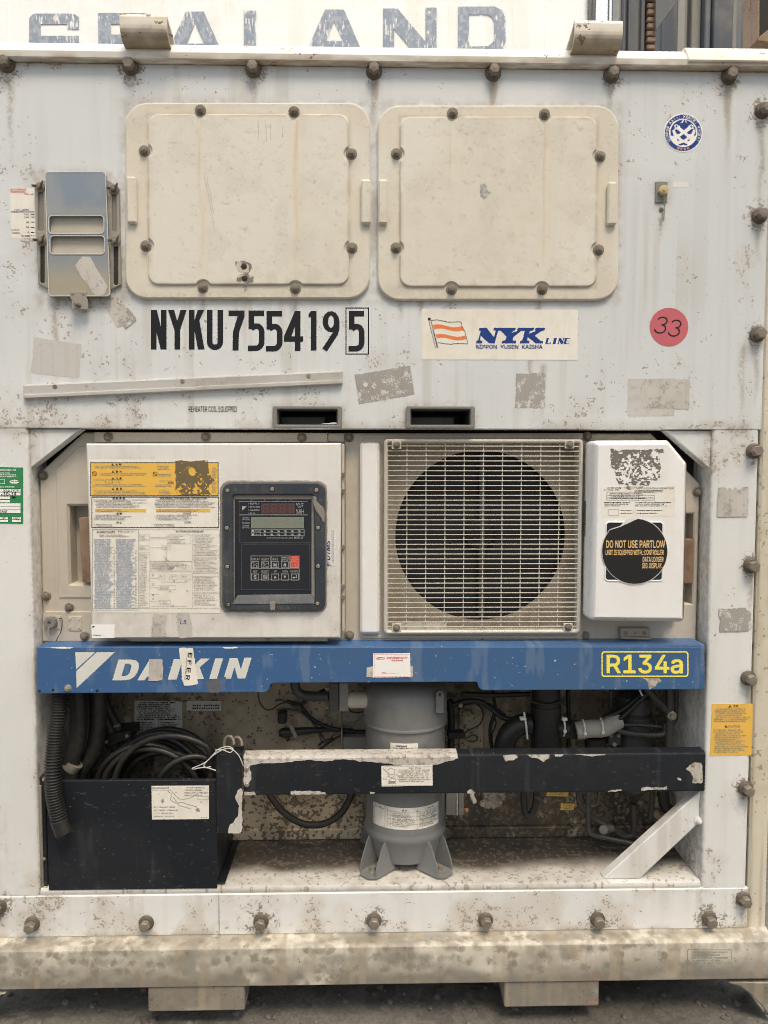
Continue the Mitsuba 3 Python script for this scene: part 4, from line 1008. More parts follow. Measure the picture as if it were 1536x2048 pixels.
def slab_word(word, bx, t=2.0):
    """Small slanted slab serif capitals in a pixel box."""
    u0, v0, u1, v1 = bx
    n = len(word)
    out = []
    w = (u1 - u0) / n
    for i, ch in enumerate(word):
        a, b = u0 + i * w + 0.6, u0 + (i + 1) * w - 1.2
        if ch == 'I':
            a, b = a + 2.6, b - 2.6
        S = lambda pts, tt=t: LineString(pts).buffer(tt / 2, cap_style='flat')
        h = (v1 - v0)
        if ch == 'L':
            out += [S([(a + 2, v0), (a + 2, v1)]), S([(a, v1 - 0.7), (b, v1 - 0.7)], 1.4), S([(b - 0.7, v1), (b - 0.7, v1 - 4)], 1.4), S([(a, v0 + .6), (a + 5, v0 + .6)], 1.2)]
        if ch == 'I':
            out += [S([((a + b) / 2, v0), ((a + b) / 2, v1)], t * 1.3), S([(a - .5, v0 + .6), (b + .5, v0 + .6)], 1.2), S([(a - .5, v1 - .6), (b + .5, v1 - .6)], 1.2)]
        if ch == 'N':
            out += [S([(a + 1, v0), (a + 1, v1)], 1.5), S([(b - 1, v0), (b - 1, v1)], 1.5), S([(a + 1, v0 + 1), (b - 1, v1 - 1)], t * 1.2), S([(a - 1, v1 - .6), (a + 3, v1 - .6)], 1.2), S([(b - 3, v0 + .6), (b + 1, v0 + .6)], 1.2)]
        if ch == 'E':
            out += [S([(a + 2, v0), (a + 2, v1)]), S([(a, v1 - .7), (b, v1 - .7)], 1.4), S([(a, v0 + .7), (b, v0 + .7)], 1.4), S([(a + 2, v0 + h / 2), (b - 2, v0 + h / 2)], 1.3)]
    g = shapely.union_all(out)
    return shapely.transform(g, lambda c: np.stack([c[:, 0] + (v1 - c[:, 1]) * 0.25, c[:, 1]], 1))


flat(ls, 'line_lettering', slab_word('LINE', (1090, 676, 1139, 688), 4.2), D2, 'm_blue_ink', label='small slanted blue letters LINE')
part(ls, 'name_lettering', letters('NIPPON  YUSEN  KAISHA', (952, 689.5, 1085, 698), D2, True), 'm_blue_ink', label='blue letters NIPPON YUSEN KAISHA')

# red disc sticker
rd = part(RU, 'red_disc_sticker', sheet(pxpoly(Point(1338, 654).buffer(38.5, quad_segs=20), -0.0012), -0.0012, 0.001), 'm_pink', label='round dusky red sticker with the number 33')
S = lambda pts: LineString(pts).buffer(1.35, cap_style='flat')
arc = lambda cx, cy, rx, ry, a0, a1: [(cx + rx * math.cos(math.radians(k)), cy + ry * math.sin(math.radians(k))) for k in np.linspace(a0, a1, 16)]
thr = []
for ox, oy in ((1323, 650), (1350.5, 656)):
    g = S(arc(ox - 0.5, oy - 8, 9.5, 7.6, -165, 85)).union(S(arc(ox - 0.5, oy + 7.5, 11, 8.6, -88, 165)))
    g = affinity.skew(affinity.rotate(g, 7, origin=(ox, oy)), -9, 0, origin=(ox, oy))
    thr.append(g)
flat(rd, 'number', shapely.union_all(thr), -0.0018, 'm_ink')

# round blue inspection emblem
cx, cy = 1366.5, 265.5
ns = part(RU, 'emblem_sticker', sheet(pxpoly(Point(cx, cy).buffer(38.5, quad_segs=20), -0.0012), -0.0012, 0.001), 'm_white', label='round blue and white emblem with crossed anchors')
flat(ns, 'ring', Point(cx, cy).buffer(36.5, quad_segs=20).difference(Point(cx, cy).buffer(28.5, quad_segs=20)), -0.0018, 'm_blue_ink')
e = lambda pts: [(1300 + x / 6.508, 200 + y / 6.508) for x, y in pts]
disc = Point(cx, cy - 0.5).buffer(25.5, quad_segs=16)
up = disc.intersection(sbox(cx - 40, cy - 40, cx + 40, cy + 6))
white = [LineString(e(p)).buffer(w) for p, w in (([(345, 345), (560, 520)], 3.6), ([(540, 345), (320, 520)], 3.6), ([(325, 380), (385, 340)], 1.5), ([(505, 340), (565, 375)], 1.5), ([(310, 405), (330, 450), (400, 490), (480, 560)], 3.0), ([(575, 405), (555, 450), (480, 495), (400, 560)], 3.0))]
white += [Polygon(e([(395, 305), (440, 240), (435, 290)])), Polygon(e([(490, 310), (450, 240), (455, 280)])), Point(*e([(345, 345)])[0]).buffer(4.4), Point(*e([(540, 345)])[0]).buffer(4.4)]
low = Polygon(e([(385, 480), (440, 440), (485, 485), (440, 520)])).union(Polygon(e([(365, 580), (435, 552), (495, 580), (470, 592), (435, 580), (400, 592)]))).union(Polygon(e([(350, 500), (395, 532), (360, 530)]))).union(Polygon(e([(518, 500), (480, 535), (512, 532)])))
up = up.difference(Polygon(e([(240, 470), (300, 465), (440, 420), (580, 465), (640, 470), (640, 560), (240, 560)])))
flat(ns, 'anchors', up.difference(shapely.union_all(white)).union(low), -0.0018, 'm_blue_ink')
flat(ns, 'anchor_eye', Point(*e([(345, 345)])[0]).buffer(1.8).union(Point(*e([(540, 345)])[0]).buffer(1.8)), -0.0021, 'm_blue_ink')
def ring_text(word, a0, a1, r, h, inward, m, name):
    ms = []
    angs = np.linspace(a0, a1, len(word))
    for ch, a in zip(word, angs):
        if ch == ' ':
            continue
        ra = math.radians(a)
        px, py = cx + r * math.sin(ra), cy - r * math.cos(ra)
        w = h * (0.26 if ch in 'IJ' else 0.72)
        ms.append(letters(ch, (px - w / 2, py - h / 2, px + w / 2, py + h / 2), -0.0022, True, xf=turned(px, py, a if inward else a - 180)))
    part(ns, name, cat(ms), m)
ring_text('NIPPON KAIJI KENTEI KYOKAI', -118, 118, 32.5, 5.6, True, 'm_white', 'ring_lettering')
ring_text('NKKK', 198, 162, 32.5, 5.8, False, 'm_peach_ink', 'ring_lettering')

# sensor plate with brass plug and chain
x0, x1, z0, z1 = R(1311, 363, 1335, 405, -0.005)
pp = part(RU, 'port_plate', plate(rrect(x0, x1, z0, z1, 0.001), -0.005, 0.0, 0.001), 'm_grey_plate', label='small grey plate with brass plug and bead chain')
x, z = at(1325.5, 382, -0.005)
part(pp, 'plug', cat([hexhead(float(x), -0.0052, float(z), 0.0148, 0.012, 0.2), lathe([(0.005, 0.012), (0.005, 0.017), (0, 0.017)], (float(x), -0.0052, float(z)), '-y', 12)]), 'm_brass')
for u, v in ((1324.5, 369), (1324, 397)):
    a, b = at(u, v, -0.005)
    part(pp, 'screw', screw(float(a), float(b), -0.0052, 0.0035), 'm_steel')
a, b = at(1323, 419, -0.004)
part(pp, 'chain_anchor', cat([screw(float(a), float(b), -0.0005, 0.007)]), 'm_bolt')
chn = []
for i, (u, v) in enumerate(zip(np.interp(np.linspace(0, 1, 26), [0, .3, .7, 1], [1326.5, 1328.5, 1328, 1324.5]), np.interp(np.linspace(0, 1, 26), [0, .3, .85, 1], [386, 404, 440, 426]))):
    q = P(u + (i % 2) * 0.8, v, -0.010 - 0.008 * max(0, 1 - i / 12))
    s_ = trimesh.creation.icosphere(1, 0.0022)
    s_.apply_translation(q)
    chn.append(s_)
part(pp, 'bead_chain', cat(chn), 'm_steel', smooth=True)
flat(RU, 'tape_label', sbox(1346, 364.5, 1377, 375), -0.0008, 'm_clear', 'small faint translucent tape beside the grey plate')

# torn tape and old sticker remains on the unit's front
def leftover(pts, m, amp, seed, label, d=-0.0008, holes=()):
    g = ragged(pts, amp, seed, 3.5)
    for h in holes:
        g = g.difference(h)
    return part(RU, 'sticker_remains', sheet(pxpoly(g, d), d, 0.0005), m, label=label)


leftover([(68, 674), (163, 689), (158, 757), (62, 746)], 'm_faint', 0.6, 1, 'faint grey square left by an old sticker, below the air vent')
leftover([(709, 750), (820, 731), (829, 789), (718, 809)], 'm_residue', 0.5, 3, 'slanted grey tape patch right of the drip strip', holes=[Point(731, 769).buffer(4.5)])
leftover([(1032, 747), (1091, 746), (1090, 816), (1030, 816)], 'm_residue', 0.7, 4, 'upright grey torn sticker below the flag sticker')
leftover([(1256, 758), (1350, 757), (1349, 832), (1255, 833)], 'm_faint', 0.6, 5, 'faint grey square behind torn tape at the right')
leftover([(1283, 757), (1380, 758), (1379, 818), (1282, 816)], 'm_tape', 0.6, 6, 'peeling translucent tape over a faint grey square', d=-0.0015)
leftover([(1437, 975), (1452, 975), (1455, 981), (1459, 974), (1466, 980), (1470, 974), (1479, 981), (1486, 974), (1497, 974), (1496, 1033), (1434, 1034)], 'm_tape', 0.4, 7, 'pale torn square sticker on the right column, upper one')
leftover([(1438, 1218), (1490, 1215), (1503, 1228), (1501, 1240), (1505, 1252), (1497, 1262), (1440, 1264), (1439, 1250), (1443, 1240), (1437, 1232)], 'm_residue', 0.8, 8, 'dark grey torn sticker on the right column, lower one')
leftover([(208, 610), (238, 608), (241, 616), (262, 634), (252, 651), (234, 656)], 'm_tape', 0.7, 9, 'torn translucent tape hanging below the air vent')
leftover([(233, 594), (240, 598), (264, 625), (273, 640), (251, 659), (246, 651), (260, 636), (236, 604)], 'm_residue', 0.6, 10, 'thin curled strip of tape beside the air vent', d=-0.0016)

# yellow caution sticker and green service sticker on the columns
ys = part(RU, 'caution_sticker', sheet(pxpoly([(1424, 1408), (1506, 1408), (1503, 1511), (1420, 1512)], 0.0008), 0.0008, 0.001), 'm_yellow', label='yellow caution sticker with rows of small print')
flat(ys, 'warning_mark', warn_tri(1457, 1409.5, 5.5).union(cjk('注意', 1466, 1410, 4.6)).union(warn_tri(1449, 1450, 5.5)), 0.0002, 'm_ink')
part(ys, 'lettering', letters('CAUTION', (1457, 1450.5, 1480, 1455), 0.0002), 'm_grey_ink')
part(ys, 'small_print', cat([print_lines((1427, 1417, 1500, 1446), 0.0001, 2.4, 1, 0.95, gap=1.7), print_lines((1426, 1459, 1499, 1509), 0.0001, 2.3, 2, 0.95, gap=1.6)]), 'm_grey_ink')
gs = part(RU, 'service_sticker', sheet(pxpoly([(-40, 933), (46, 935), (46, 1048), (-40, 1046)], 0.0008), 0.0008, 0.001), 'm_green', label='green service sticker with handwriting on the left column')
gq = [(-34, 978, 41, 983.5), (-34, 985, 41, 990.5), (-34, 993, 20, 998), (-34, 1000, 20, 1004.5), (-34, 1006.5, 41, 1012), (-34, 1013, 41, 1019), (-34, 1020, 41, 1026), (-34, 1034.5, 16, 1038.5), (24, 1034, 42, 1038.5), (-34, 1040, 16, 1044), (24, 1039.8, 42, 1044)]
part(gs, 'white_field', quads(gq, 0.0002), 'm_white')
part(gs, 'lettering', cat([letters('PER TECH (HK) LTD', (-14, 938, 32, 942.6), 0.0002, True), print_lines((-30, 945, 42, 955), 0.0002, 2.0, 3, 0.9, gap=1.8), letters('SERVICE CENTRE', (-12, 972, 29, 975.2), 0.0002, True)]), 'm_white')
flat(gs, 'emblem', affinity.scale(Point(28.5, 963.5).buffer(9), 1.05, 0.42), 0.0002, 'm_white')
flat(gs, 'box', sbox(-10, 958, 9.5, 968).difference(sbox(-9, 959, 8.5, 967)), 0.0002, 'm_white')
part(gs, 'small_print', print_lines((21, 961.5, 36, 965.5), -0.0002, 2.4, 8, 1.0, ends=False), 'm_green')
part(gs, 'handwriting', cat([letters('554191E', (6, 977, 38, 984.5), -0.0002, False, 0.1), letters('-10-19', (2, 984.5, 32, 993), -0.0002, True, 0.05), letters('ONE', (-4, 1020.5, 14, 1026), -0.0002, False, 0.2), letters('1.9', (-4, 1034, 9, 1038.5), -0.0002, False, 0.1), letters('NIC', (27, 1034.5, 39, 1038.5), -0.0002, False, 0.1),
                         sheet(pxpoly(sbox(24, 993.5, 31, 996.5), -0.0002), -0.0002, 0.0003)]), 'm_ink', label='black handwriting on the green sticker')

# inner panel behind the control gear
IY = 0.060
pz0, pz1 = float(at(768, 1286, IY)[1]), float(at(768, 866, IY)[1])
part(RU, 'gap_gasket', box(XL + 0.001, XR - 0.001, IY + 0.064, IY + 0.068, pz0, PBZ + 0.02, 0.001), 'm_dark', label='black gap and gasket round the inner panel')
oct_ = Polygon([(XL + 0.004, pz0), (XR - 0.008, pz0), (XR - 0.008, float(at(1400, 968, IY)[1])), (float(at(1303, 866, IY)[0]), pz1), (float(at(166, 862, IY)[0]), pz1), (XL + 0.004, float(at(80, 946, IY)[1]))])
FX, FZ = at(960.5, 1071, IY + 0.035)
FR = 171 / FPX * (IY + 0.035 - CAM[1])
cav_l = pxpoly([(138, 1012), (300, 1012), (300, 1170), (142, 1167)], IY)
cav_r = pxpoly([(1330, 1029), (1388, 1027), (1385, 1208), (1330, 1204)], IY)
fan_bay = pxpoly(sbox(777, 888, 1156, 1261).buffer(-8).buffer(8), IY - 0.008)
pn = part(RU, 'inner_panel', plate(oct_.difference(fan_bay.buffer(0.0005)).difference(cav_l).difference(cav_r), IY, IY + 0.055, 0.004), 'm_inner', label='beige panel behind the control box and the fan')
part(pn, 'cavity_back', box(float(at(120, 1100, IY)[0]), float(at(320, 1100, IY)[0]), IY + 0.056, IY + 0.06, float(at(200, 1190, IY)[1]), float(at(200, 1000, IY)[1]), 0.001), 'm_inner')
part(pn, 'cavity_back', box(float(at(1320, 1100, IY)[0]), float(at(1398, 1100, IY)[0]), IY + 0.056, IY + 0.06, float(at(1350, 1220, IY)[1]), float(at(1350, 1015, IY)[1]), 0.001), 'm_inner')
pr = pxpoly([(158, 892), (420, 892), (420, 1196), (118, 1196), (112, 940)], IY)
part(pn, 'raised_plate', plate(pr.difference(cav_l.buffer(0.004)), IY - 0.004, IY - 0.0002, 0.003), 'm_inner')
part(pn, 'hinge_leaf', plate(pxpoly([(157, 1036), (190, 1034), (190, 1168), (165, 1164)], IY - 0.012), IY - 0.012, IY + 0.02, 0.002), 'm_rusty', label='rusty hinge leaf in the hand hole left of the control box')
part(pn, 'hinge_leaf', plate(pxpoly([(1340, 1079), (1388, 1078), (1386, 1167), (1340, 1167)], IY - 0.006), IY - 0.006, IY + 0.02, 0.002), 'm_rusty', label='brown block in the slot right of the recorder cover')
part(pn, 'top_strip', plate(pxpoly([(188, 864), (655, 866), (655, 885), (188, 885)], IY - 0.012), IY - 0.012, IY - 0.0005, 0.002), 'm_inner')
part(pn, 'top_strip', plate(pxpoly([(656, 867), (689, 867), (689, 884), (656, 883)], IY - 0.008), IY - 0.008, IY - 0.0005, 0.002), 'm_inner')
part(pn, 'lower_plate', plate(pxpoly([(85, 1230), (90, 1223), (330, 1223), (330, 1283), (85, 1283)], IY - 0.007), IY - 0.007, IY - 0.0005, 0.002), 'm_inner')
part(pn, 'square_boss', plate(shapely.transform(pxpoly(sbox(137, 1231, 166, 1261).buffer(-4).buffer(4), IY), lambda c: c), IY - 0.010, IY - 0.0072, 0.002), 'm_inner')
bs = []
for u, v in ((142.5, 1237), (160.5, 1237), (142.5, 1254), (160.5, 1254)):
    a, b = at(u, v, IY)
    bs.append(lathe([(0.004, 0), (0.0035, 0.002), (0, 0.0026)], (float(a), IY - 0.0102, float(b)), '-y', 12))
part(pn, 'rivet', cat(bs), 'm_inner')
for u, v, y in ((87, 951, IY), (93, 1192, IY), (139, 1215, IY), (170, 1272, IY - 0.007), (217, 874, IY - 0.012), (412, 874, IY - 0.012), (604, 875, IY - 0.012), (698, 875, IY - 0.008), (699, 1270, IY - 0.008), (1174, 873, IY), (1169, 1271, IY), (1394, 984, IY), (496, 1281, IY), (964, 1277, IY), (1329, 1281, IY)):
    a, b = at(u, v, y)
    part(pn, 'bolt', small_bolt(float(a), float(b), y - 0.0003, 1.0 if v < 1276 else 0.6, rng.uniform(0, 1)), 'm_bolt', smooth=25)
fp = pxpoly([(690, 867), (1166, 866), (1166, 1281), (690, 1281)], IY - 0.008)
part(pn, 'fan_plate', plate(fp.difference(fan_bay), IY - 0.008, IY - 0.0005, 0.002), 'm_inner', label='beige plate round the fan bay')
FYS = IY + 0.035
part(pn, 'fan_shroud_plate', plate(fan_bay.buffer(0.003).difference(Point(float(FX), float(FZ)).buffer(FR, quad_segs=24)), FYS, FYS + 0.003, 0.001), 'm_shroud', label='brownish sunken plate with the round fan opening')
part(pn, 'fan_plate_rim', plate(pxpoly(sbox(718, 870, 1164, 1277).buffer(-10).buffer(10).difference(sbox(724, 876, 1158, 1271).buffer(-6).buffer(6)), IY - 0.012), IY - 0.012, IY - 0.0082, 0.0015), 'm_inner')
tb = part(pn, 'white_cover', plate(pxpoly(sbox(720, 885, 759, 1268).buffer(-6).buffer(6), 0.026), 0.026, IY - 0.0085, 0.007), 'm_cover', smooth=40, label='tall narrow white cover left of the fan grille')

# ------------------------------------------------------------------ two cream access hatches
def hatch(outer, inner, label, blocks, group='access hatches on the upper panel'):
    t = thing('access_hatch', label, 'hatch', group)
    u0, v0, u1, v1 = outer
    og = pxpoly(sbox(u0, v0, u1, v1).buffer(-44).buffer(44, quad_segs=8), -0.014)
    part(t, 'base_plate', plate(og, -0.014, -0.0005, 0.004), 'm_hatch', smooth=40)
    a0, b0, a1, b1 = inner
    ig = sbox(a0, b0, a1, b1).buffer(-22).buffer(22, quad_segs=8)
    bl = blocks['bolts']
    ig = ig.difference(shapely.union_all([Point(u, v).buffer(15) for u, v in bl])).buffer(-4).buffer(4)
    part(t, 'raised_panel', plate(pxpoly(ig, -0.020), -0.021, -0.0145, 0.0028), 'm_hatch', smooth=30)
    for u, v in bl:
        a, b = at(u, v, -0.014)
        part(t, 'bolt', small_bolt(float(a), float(b), -0.0142, 1.1, rng.uniform(0, 1)), 'm_bolt', smooth=25)
    for bx in blocks['grips']:
        x0, x1, z0, z1 = R(*bx, -0.03)
        part(t, 'grip', box(x0, x1, -0.030, -0.0145, z0, z1, 0.005), 'm_hatch')
    return t


H1 = hatch((250, 205, 740, 597), (296, 228, 698, 569), 'large cream access hatch with rounded corners, left of the pair, scuffed near its lower edge',
           {'bolts': [(401, 221), (588, 224), (289, 302), (703, 308), (292, 492), (704, 496), (406, 575), (591, 577)], 'grips': [(252, 352, 272, 446), (722, 358, 742.5, 447)]})
H2 = hatch((755, 210, 1237, 600), (800, 233, 1194, 573), 'large cream access hatch with rounded corners, right of the pair, above the flag sticker',
           {'bolts': [(905, 227), (1089, 229), (793, 308), (1200, 313), (792, 496), (1197, 500), (903, 579), (1084, 579)], 'grips': [(756.5, 358, 775, 447), (1216, 363, 1235, 449)]})
for pts, m, sd in (([(470, 524), (486, 521), (500, 526), (505, 533), (497, 548), (476, 545)], 'm_scab', 5), ([(475, 550), (488, 546), (508, 552), (507, 566), (482, 567), (473, 562)], 'm_scab', 6), ([(484, 573), (492, 572), (497, 577), (488, 586)], 'm_residue', 7)):
    g = ragged(pts, 0.8, sd, 4)
    dd = -0.0216 if pts[0][1] < 570 else -0.0146
    part(H1, 'scuff', sheet(pxpoly(g, dd), dd, 0.0004), m, label='torn dark scuff low on the hatch')
for u, v in ((488, 533), (489, 557)):
    a, b = at(u, v, -0.0217)
    part(H1, 'hole', lathe([(0.009, 0), (0, 0.0012)], (float(a), -0.0216, float(b)), '-y', 12), 'm_dark')
for q in ([(408, 352), (419, 400), (430, 466)], [(413, 356), (423, 398), (428, 430)], [(516, 240), (518, 284)], [(531, 238), (533, 284)], [(541, 246), (541, 282)], [(565, 252), (565, 276)]):
    part(H1, 'scratch', sheet(pxpoly(ragged(list(LineString(q).buffer(0.6, quad_segs=1).exterior.coords)[:-1], 0.25, int(q[0][0]), 4), -0.0215), -0.0215, 0.0003), 'm_tape', label='thin scratch down the hatch')
g = ragged([(962, 372), (972, 366), (974, 380), (984, 383), (976, 392), (968, 400), (960, 390)], 1.2, 8, 4)
part(H2, 'scuff', sheet(pxpoly(g, -0.0216), -0.0216, 0.0004), 'm_residue', label='small grey paint scuff in the middle of the hatch')

# ------------------------------------------------------------------ fresh air vent
VT = thing('fresh_air_vent', 'grey blue metal fresh air vent slide with two slots, wing nuts on both sides', 'air vent')
part(VT, 'back_disc', plate(pxpoly([(95, 360), (225, 362), (228, 596), (100, 594)], -0.002), -0.002, -0.0004, 0.0), 'm_wall')
def vent_rail(pts, slots, lab):
    r = part(VT, 'side_rail', plate(pxpoly(pts, -0.010).difference(shapely.union_all([pxpoly(sbox(*s).buffer(-3.4).buffer(3.4), -0.010) for s in slots])), -0.010, -0.003, 0.0015), 'm_steel', label=lab)
    return r
ra = vent_rail([(69, 372), (90, 360), (98, 360), (102, 580), (97, 578), (76, 567)], [(76, 384, 86, 462), (80, 492, 89, 566)], 'worn slotted rail on the left of the vent')
rb = vent_rail([(213, 360), (220, 362), (238, 377), (242, 569), (220, 580), (214, 580)], [(224, 386, 232, 463), (227, 492, 236, 570)], 'worn slotted rail on the right of the vent')
for bx in ((76, 384, 86, 462), (80, 492, 89, 566), (224, 386, 232, 463), (227, 492, 236, 570)):
    r = ra if bx[0] < 150 else rb
    part(r, 'slot_back', sheet(pxpoly(sbox(*bx), -0.0045), -0.0045), 'm_rubber' if bx[1] > 470 else 'm_grey_plate')
slide = pxpoly([(90, 344), (211, 344), (220, 592), (98, 592)], -0.022).buffer(-0.010).buffer(0.010)
sl = [(98.5, 432, 207.5, 467), (101, 472.5, 209, 508)]
slots = [pxpoly(sbox(*s).buffer(-7).buffer(7), -0.022) for s in sl]
part(VT, 'slide_plate', plate(slide.difference(slots[0]).difference(slots[1]), -0.022, -0.0105, 0.0022), 'm_galv')
for s in slots:
    part(VT, 'slot_rim', plate(s.buffer(0.0020).difference(s), -0.0245, -0.0222, 0.0004), 'm_rim')
part(VT, 'shutter', plate(pxpoly([(96, 425), (212, 425), (214, 514), (98, 514)], -0.0090), -0.0090, -0.0030, 0.0), 'm_inner', label='dirty white shutter behind the vent slots')
part(VT, 'rim', plate(slide.buffer(0.0010).difference(slide.buffer(-0.0012)), -0.0235, -0.0222, 0.0004), 'm_rim')
for u, v in ((80, 374), (83, 482), (228, 379), (231, 483)):
    a, b = map(float, at(u, v, -0.012))
    w = [washer(a, -0.0102, b, 0.0145, 0.003, 18), lathe([(0.008, 0.003), (0.006, 0.016), (0, 0.017)], (a, -0.0102, b), '-y', 12)]
    for s in (1, -1):
        w.append(trimesh.convex.convex_hull(np.array([(a + s * 0.004, -0.016, b), (a + s * 0.004, -0.024, b + 0.002), (a + s * 0.017, -0.026, b + s * 0.006 + 0.006), (a + s * 0.015, -0.034, b + s * 0.006 + 0.006), (a + s * 0.008, -0.020, b - 0.003), (a + s * 0.016, -0.03, b + s * 0.006)])))
    part(VT, 'wing_nut', cat(w), 'm_bolt', smooth=25)
ca = part(VT, 'catch', plate(pxpoly([(140, 583), (172, 583), (173, 597), (175, 598), (176, 619), (144, 619), (143, 598), (140, 597)], -0.027), -0.027, -0.0238, 0.001), 'm_steel', label='small steel catch under the vent slide')
for u, v in ((145, 587), (167, 587)):
    a, b = map(float, at(u, v, -0.027))
    part(ca, 'rivet', screw(a, b, -0.0272, 0.0045), 'm_steel')
a, b = map(float, at(158, 611, -0.027))
part(ca, 'wing_nut', cat([lathe([(0.006, 0), (0.005, 0.01), (0, 0.011)], (a, -0.0272, b), '-y', 12), box(a - 0.011, a + 0.004, -0.042, -0.030, b - 0.002, b + 0.006, 0.0015)]), 'm_bolt')
g = ragged([(150, 530), (163, 514), (180, 513), (188, 528), (216, 575), (210, 588), (192, 592), (164, 556)], 0.8, 11, 5)
part(VT, 'torn_tape', sheet(pxpoly(g, -0.0236), -0.0236, 0.0006), 'm_tape', label='torn grey tape strip on the lower right of the vent slide')
vs = part(VT, 'scale_sticker', sheet(pxpoly([(19, 375), (68, 377), (71, 476), (23, 477)], -0.0007), -0.0007, 0.0004), 'm_paper', label='cream airflow scale sticker with red top lines')
part(vs, 'red_lettering', cat([letters('FOR FLOWER BULB', (20.5, 377, 53, 380.5), -0.0013), letters('TRANSPORTATION', (20.5, 382, 51, 385.5), -0.0013), letters('250', (48, 386.5, 57, 389.5), -0.0013)]), 'm_red_ink')
part(vs, 'blue_lettering', cat([letters('FULL OPEN', (29, 418, 58, 421), -0.0013), letters('(NORMAL OPERATION LIMIT)', (22, 422, 68, 425.5), -0.0013)]), 'm_blue_ink')
part(vs, 'scale', cat([quads([(60, 387.5, 66.5, 388.8)] + [(62, v, 68.5, v + 1.6) for v in (428, 433.5, 443.5, 454, 464)] + [(62, 471, 69, 472)], -0.0013), letters('130', (48.5, 427, 58, 430), -0.0013), letters('100', (48.5, 433, 58, 436), -0.0013), letters('85', (52, 443, 58, 446), -0.0013), letters('50', (52, 452.5, 58, 455.5), -0.0013), letters('0', (55, 463, 58, 466), -0.0013),
                       letters('m³/h', (23, 458, 39, 462), -0.0013), letters('(60Hz)', (25, 464, 40, 467.5), -0.0013), letters('CLOSE', (43, 470, 60, 473.5), -0.0013)]), 'm_ink')

# ------------------------------------------------------------------ control box with its large instruction sticker
CB = thing('control_box', 'dirty white control box with yellow and white instruction stickers and a black display', 'control box')
CY = -0.035
cbp = pxpoly([(172, 887), (682, 886), (680, 1276), (184, 1277)], CY)
part(CB, 'door', plate(cbp, CY, IY - 0.014, 0.004), 'm_box')
part(CB, 'bottom_flange', plate(pxpoly([(240, 1273), (655, 1272), (655, 1283), (262, 1283)], 0.0), 0.0, 0.045, 0.002), 'm_inner')
x0, x1, z0, z1 = R(684, 888, 689, 1262, 0.01)
part(CB, 'hinge_strip', box(x0, x1, 0.005, 0.04, z0, z1, 0.001), 'm_inner')
for v in (945, 978, 1090, 1168, 1190):
    x0, x1, z0, z1 = R(681, v, 690, v + 9, 0.0)
    part(CB, 'hinge_pin', box(x0, x1, -0.004, 0.004, z0, z1, 0.001), 'm_bolt')
D = CY - 0.0012
ins = part(CB, 'instruction_sticker', sheet(pxpoly([(177, 919), (440, 920), (440, 1226), (186, 1225)], D), D, 0.0008), 'm_paper', label='large instruction sticker with yellow warning band, rules and tables')
D1, D2 = D - 0.0006, D - 0.0012
flat(ins, 'yellow_band', [(181, 925), (436, 925), (437, 991), (183, 992)], D1, 'm_yellow', label='yellow warning band at the top of the sticker')
part(ins, 'border', cat([frame_lines([(180.5, 924.5, 437, 992), (183, 993.5, 438, 1055.5)], 1.3, D2)]), 'm_ink')
part(ins, 'yellow_bar', cat([sheet(pxpoly(sbox(190, 1018, 292, 1024.5), D1), D1, 0.0003), sheet(pxpoly(sbox(311.5, 1018, 420.5, 1024.5), D1), D1, 0.0003)]), 'm_yellow')
marks = [warn_tri(222, 926.5, 5), warn_tri(223, 940.5, 5), warn_tri(223, 954, 5), warn_tri(223, 975, 5), cjk('危険', 231, 927, 4.6, 0.55), cjk('警告', 231.5, 941, 4.6, 0.55), cjk('注意', 231.5, 954.5, 4.6, 0.55), cjk('スクロール圧縮機', 209, 963, 3.8, 0.8), cjk('重要', 232, 975.5, 4.6, 0.6), cjk('運転準備', 225, 994.5, 4.2, 0.6), cjk('起動', 233, 1025, 4.2, 0.5), cjk('停止', 233, 1043, 4.2, 0.5), cjk('アラームコード', 235, 1061.5, 3.6, 0.35)]
for cxx, cyy in ((188.7, 947.3), (310.2, 948)):
    c_ = Point(cxx, cyy).buffer(4.6)
    marks.append(c_.difference(Point(cxx, cyy).buffer(3.6)).union(LineString([(cxx - 3.2, cyy - 3.2), (cxx + 3.2, cyy + 3.2)]).buffer(0.55)))
flat(ins, 'marks', shapely.union_all(marks), D2, 'm_ink', label='warning triangles and headings in Japanese characters')
part(ins, 'lettering', cat([letters('PREPARATION BEFORE OPERATION', (320, 994.5, 413, 998.8), D2), letters('START', (366, 1025, 383, 1028.8), D2), letters('STOP', (369, 1042.5, 382, 1046.5), D2), letters('ALARM CODES', (193.5, 1061.8, 230, 1065.8), D2), letters('KEY OPERATION PROCEDURE', (352, 1060.8, 407, 1064.6), D2), letters('SCRO', (336, 963.5, 348, 967.5), D2)]), 'm_ink', label='printed headings such as ALARM CODES and KEY OPERATION PROCEDURE')
sp_ = []
for i, (u0, v0, u1, v1) in enumerate([(185, 932, 300, 938), (194, 946.5, 300, 952.5), (185, 959, 262, 961.5), (184, 968.5, 295, 973.5), (186, 981, 298, 989.5), (314, 932, 346, 940.5), (315, 948, 347, 953.5), (318, 961, 346, 963), (308, 969, 346, 974), (318, 981, 346, 990), (424, 936, 433, 986), (187, 999, 296, 1017), (190, 1019, 260, 1023.8), (312, 1019, 415, 1023.8), (187, 1029.5, 266, 1042), (187, 1048, 232, 1053), (308, 999, 434, 1017), (308, 1029.5, 404, 1042), (308, 1048, 355, 1053)]):
    sp_.append(print_lines((u0, v0, u1, v1), D2, 1.7, 20 + i, 0.92, gap=1.75, weight=0.24))
part(ins, 'small_print', cat(sp_), 'm_grey_ink')
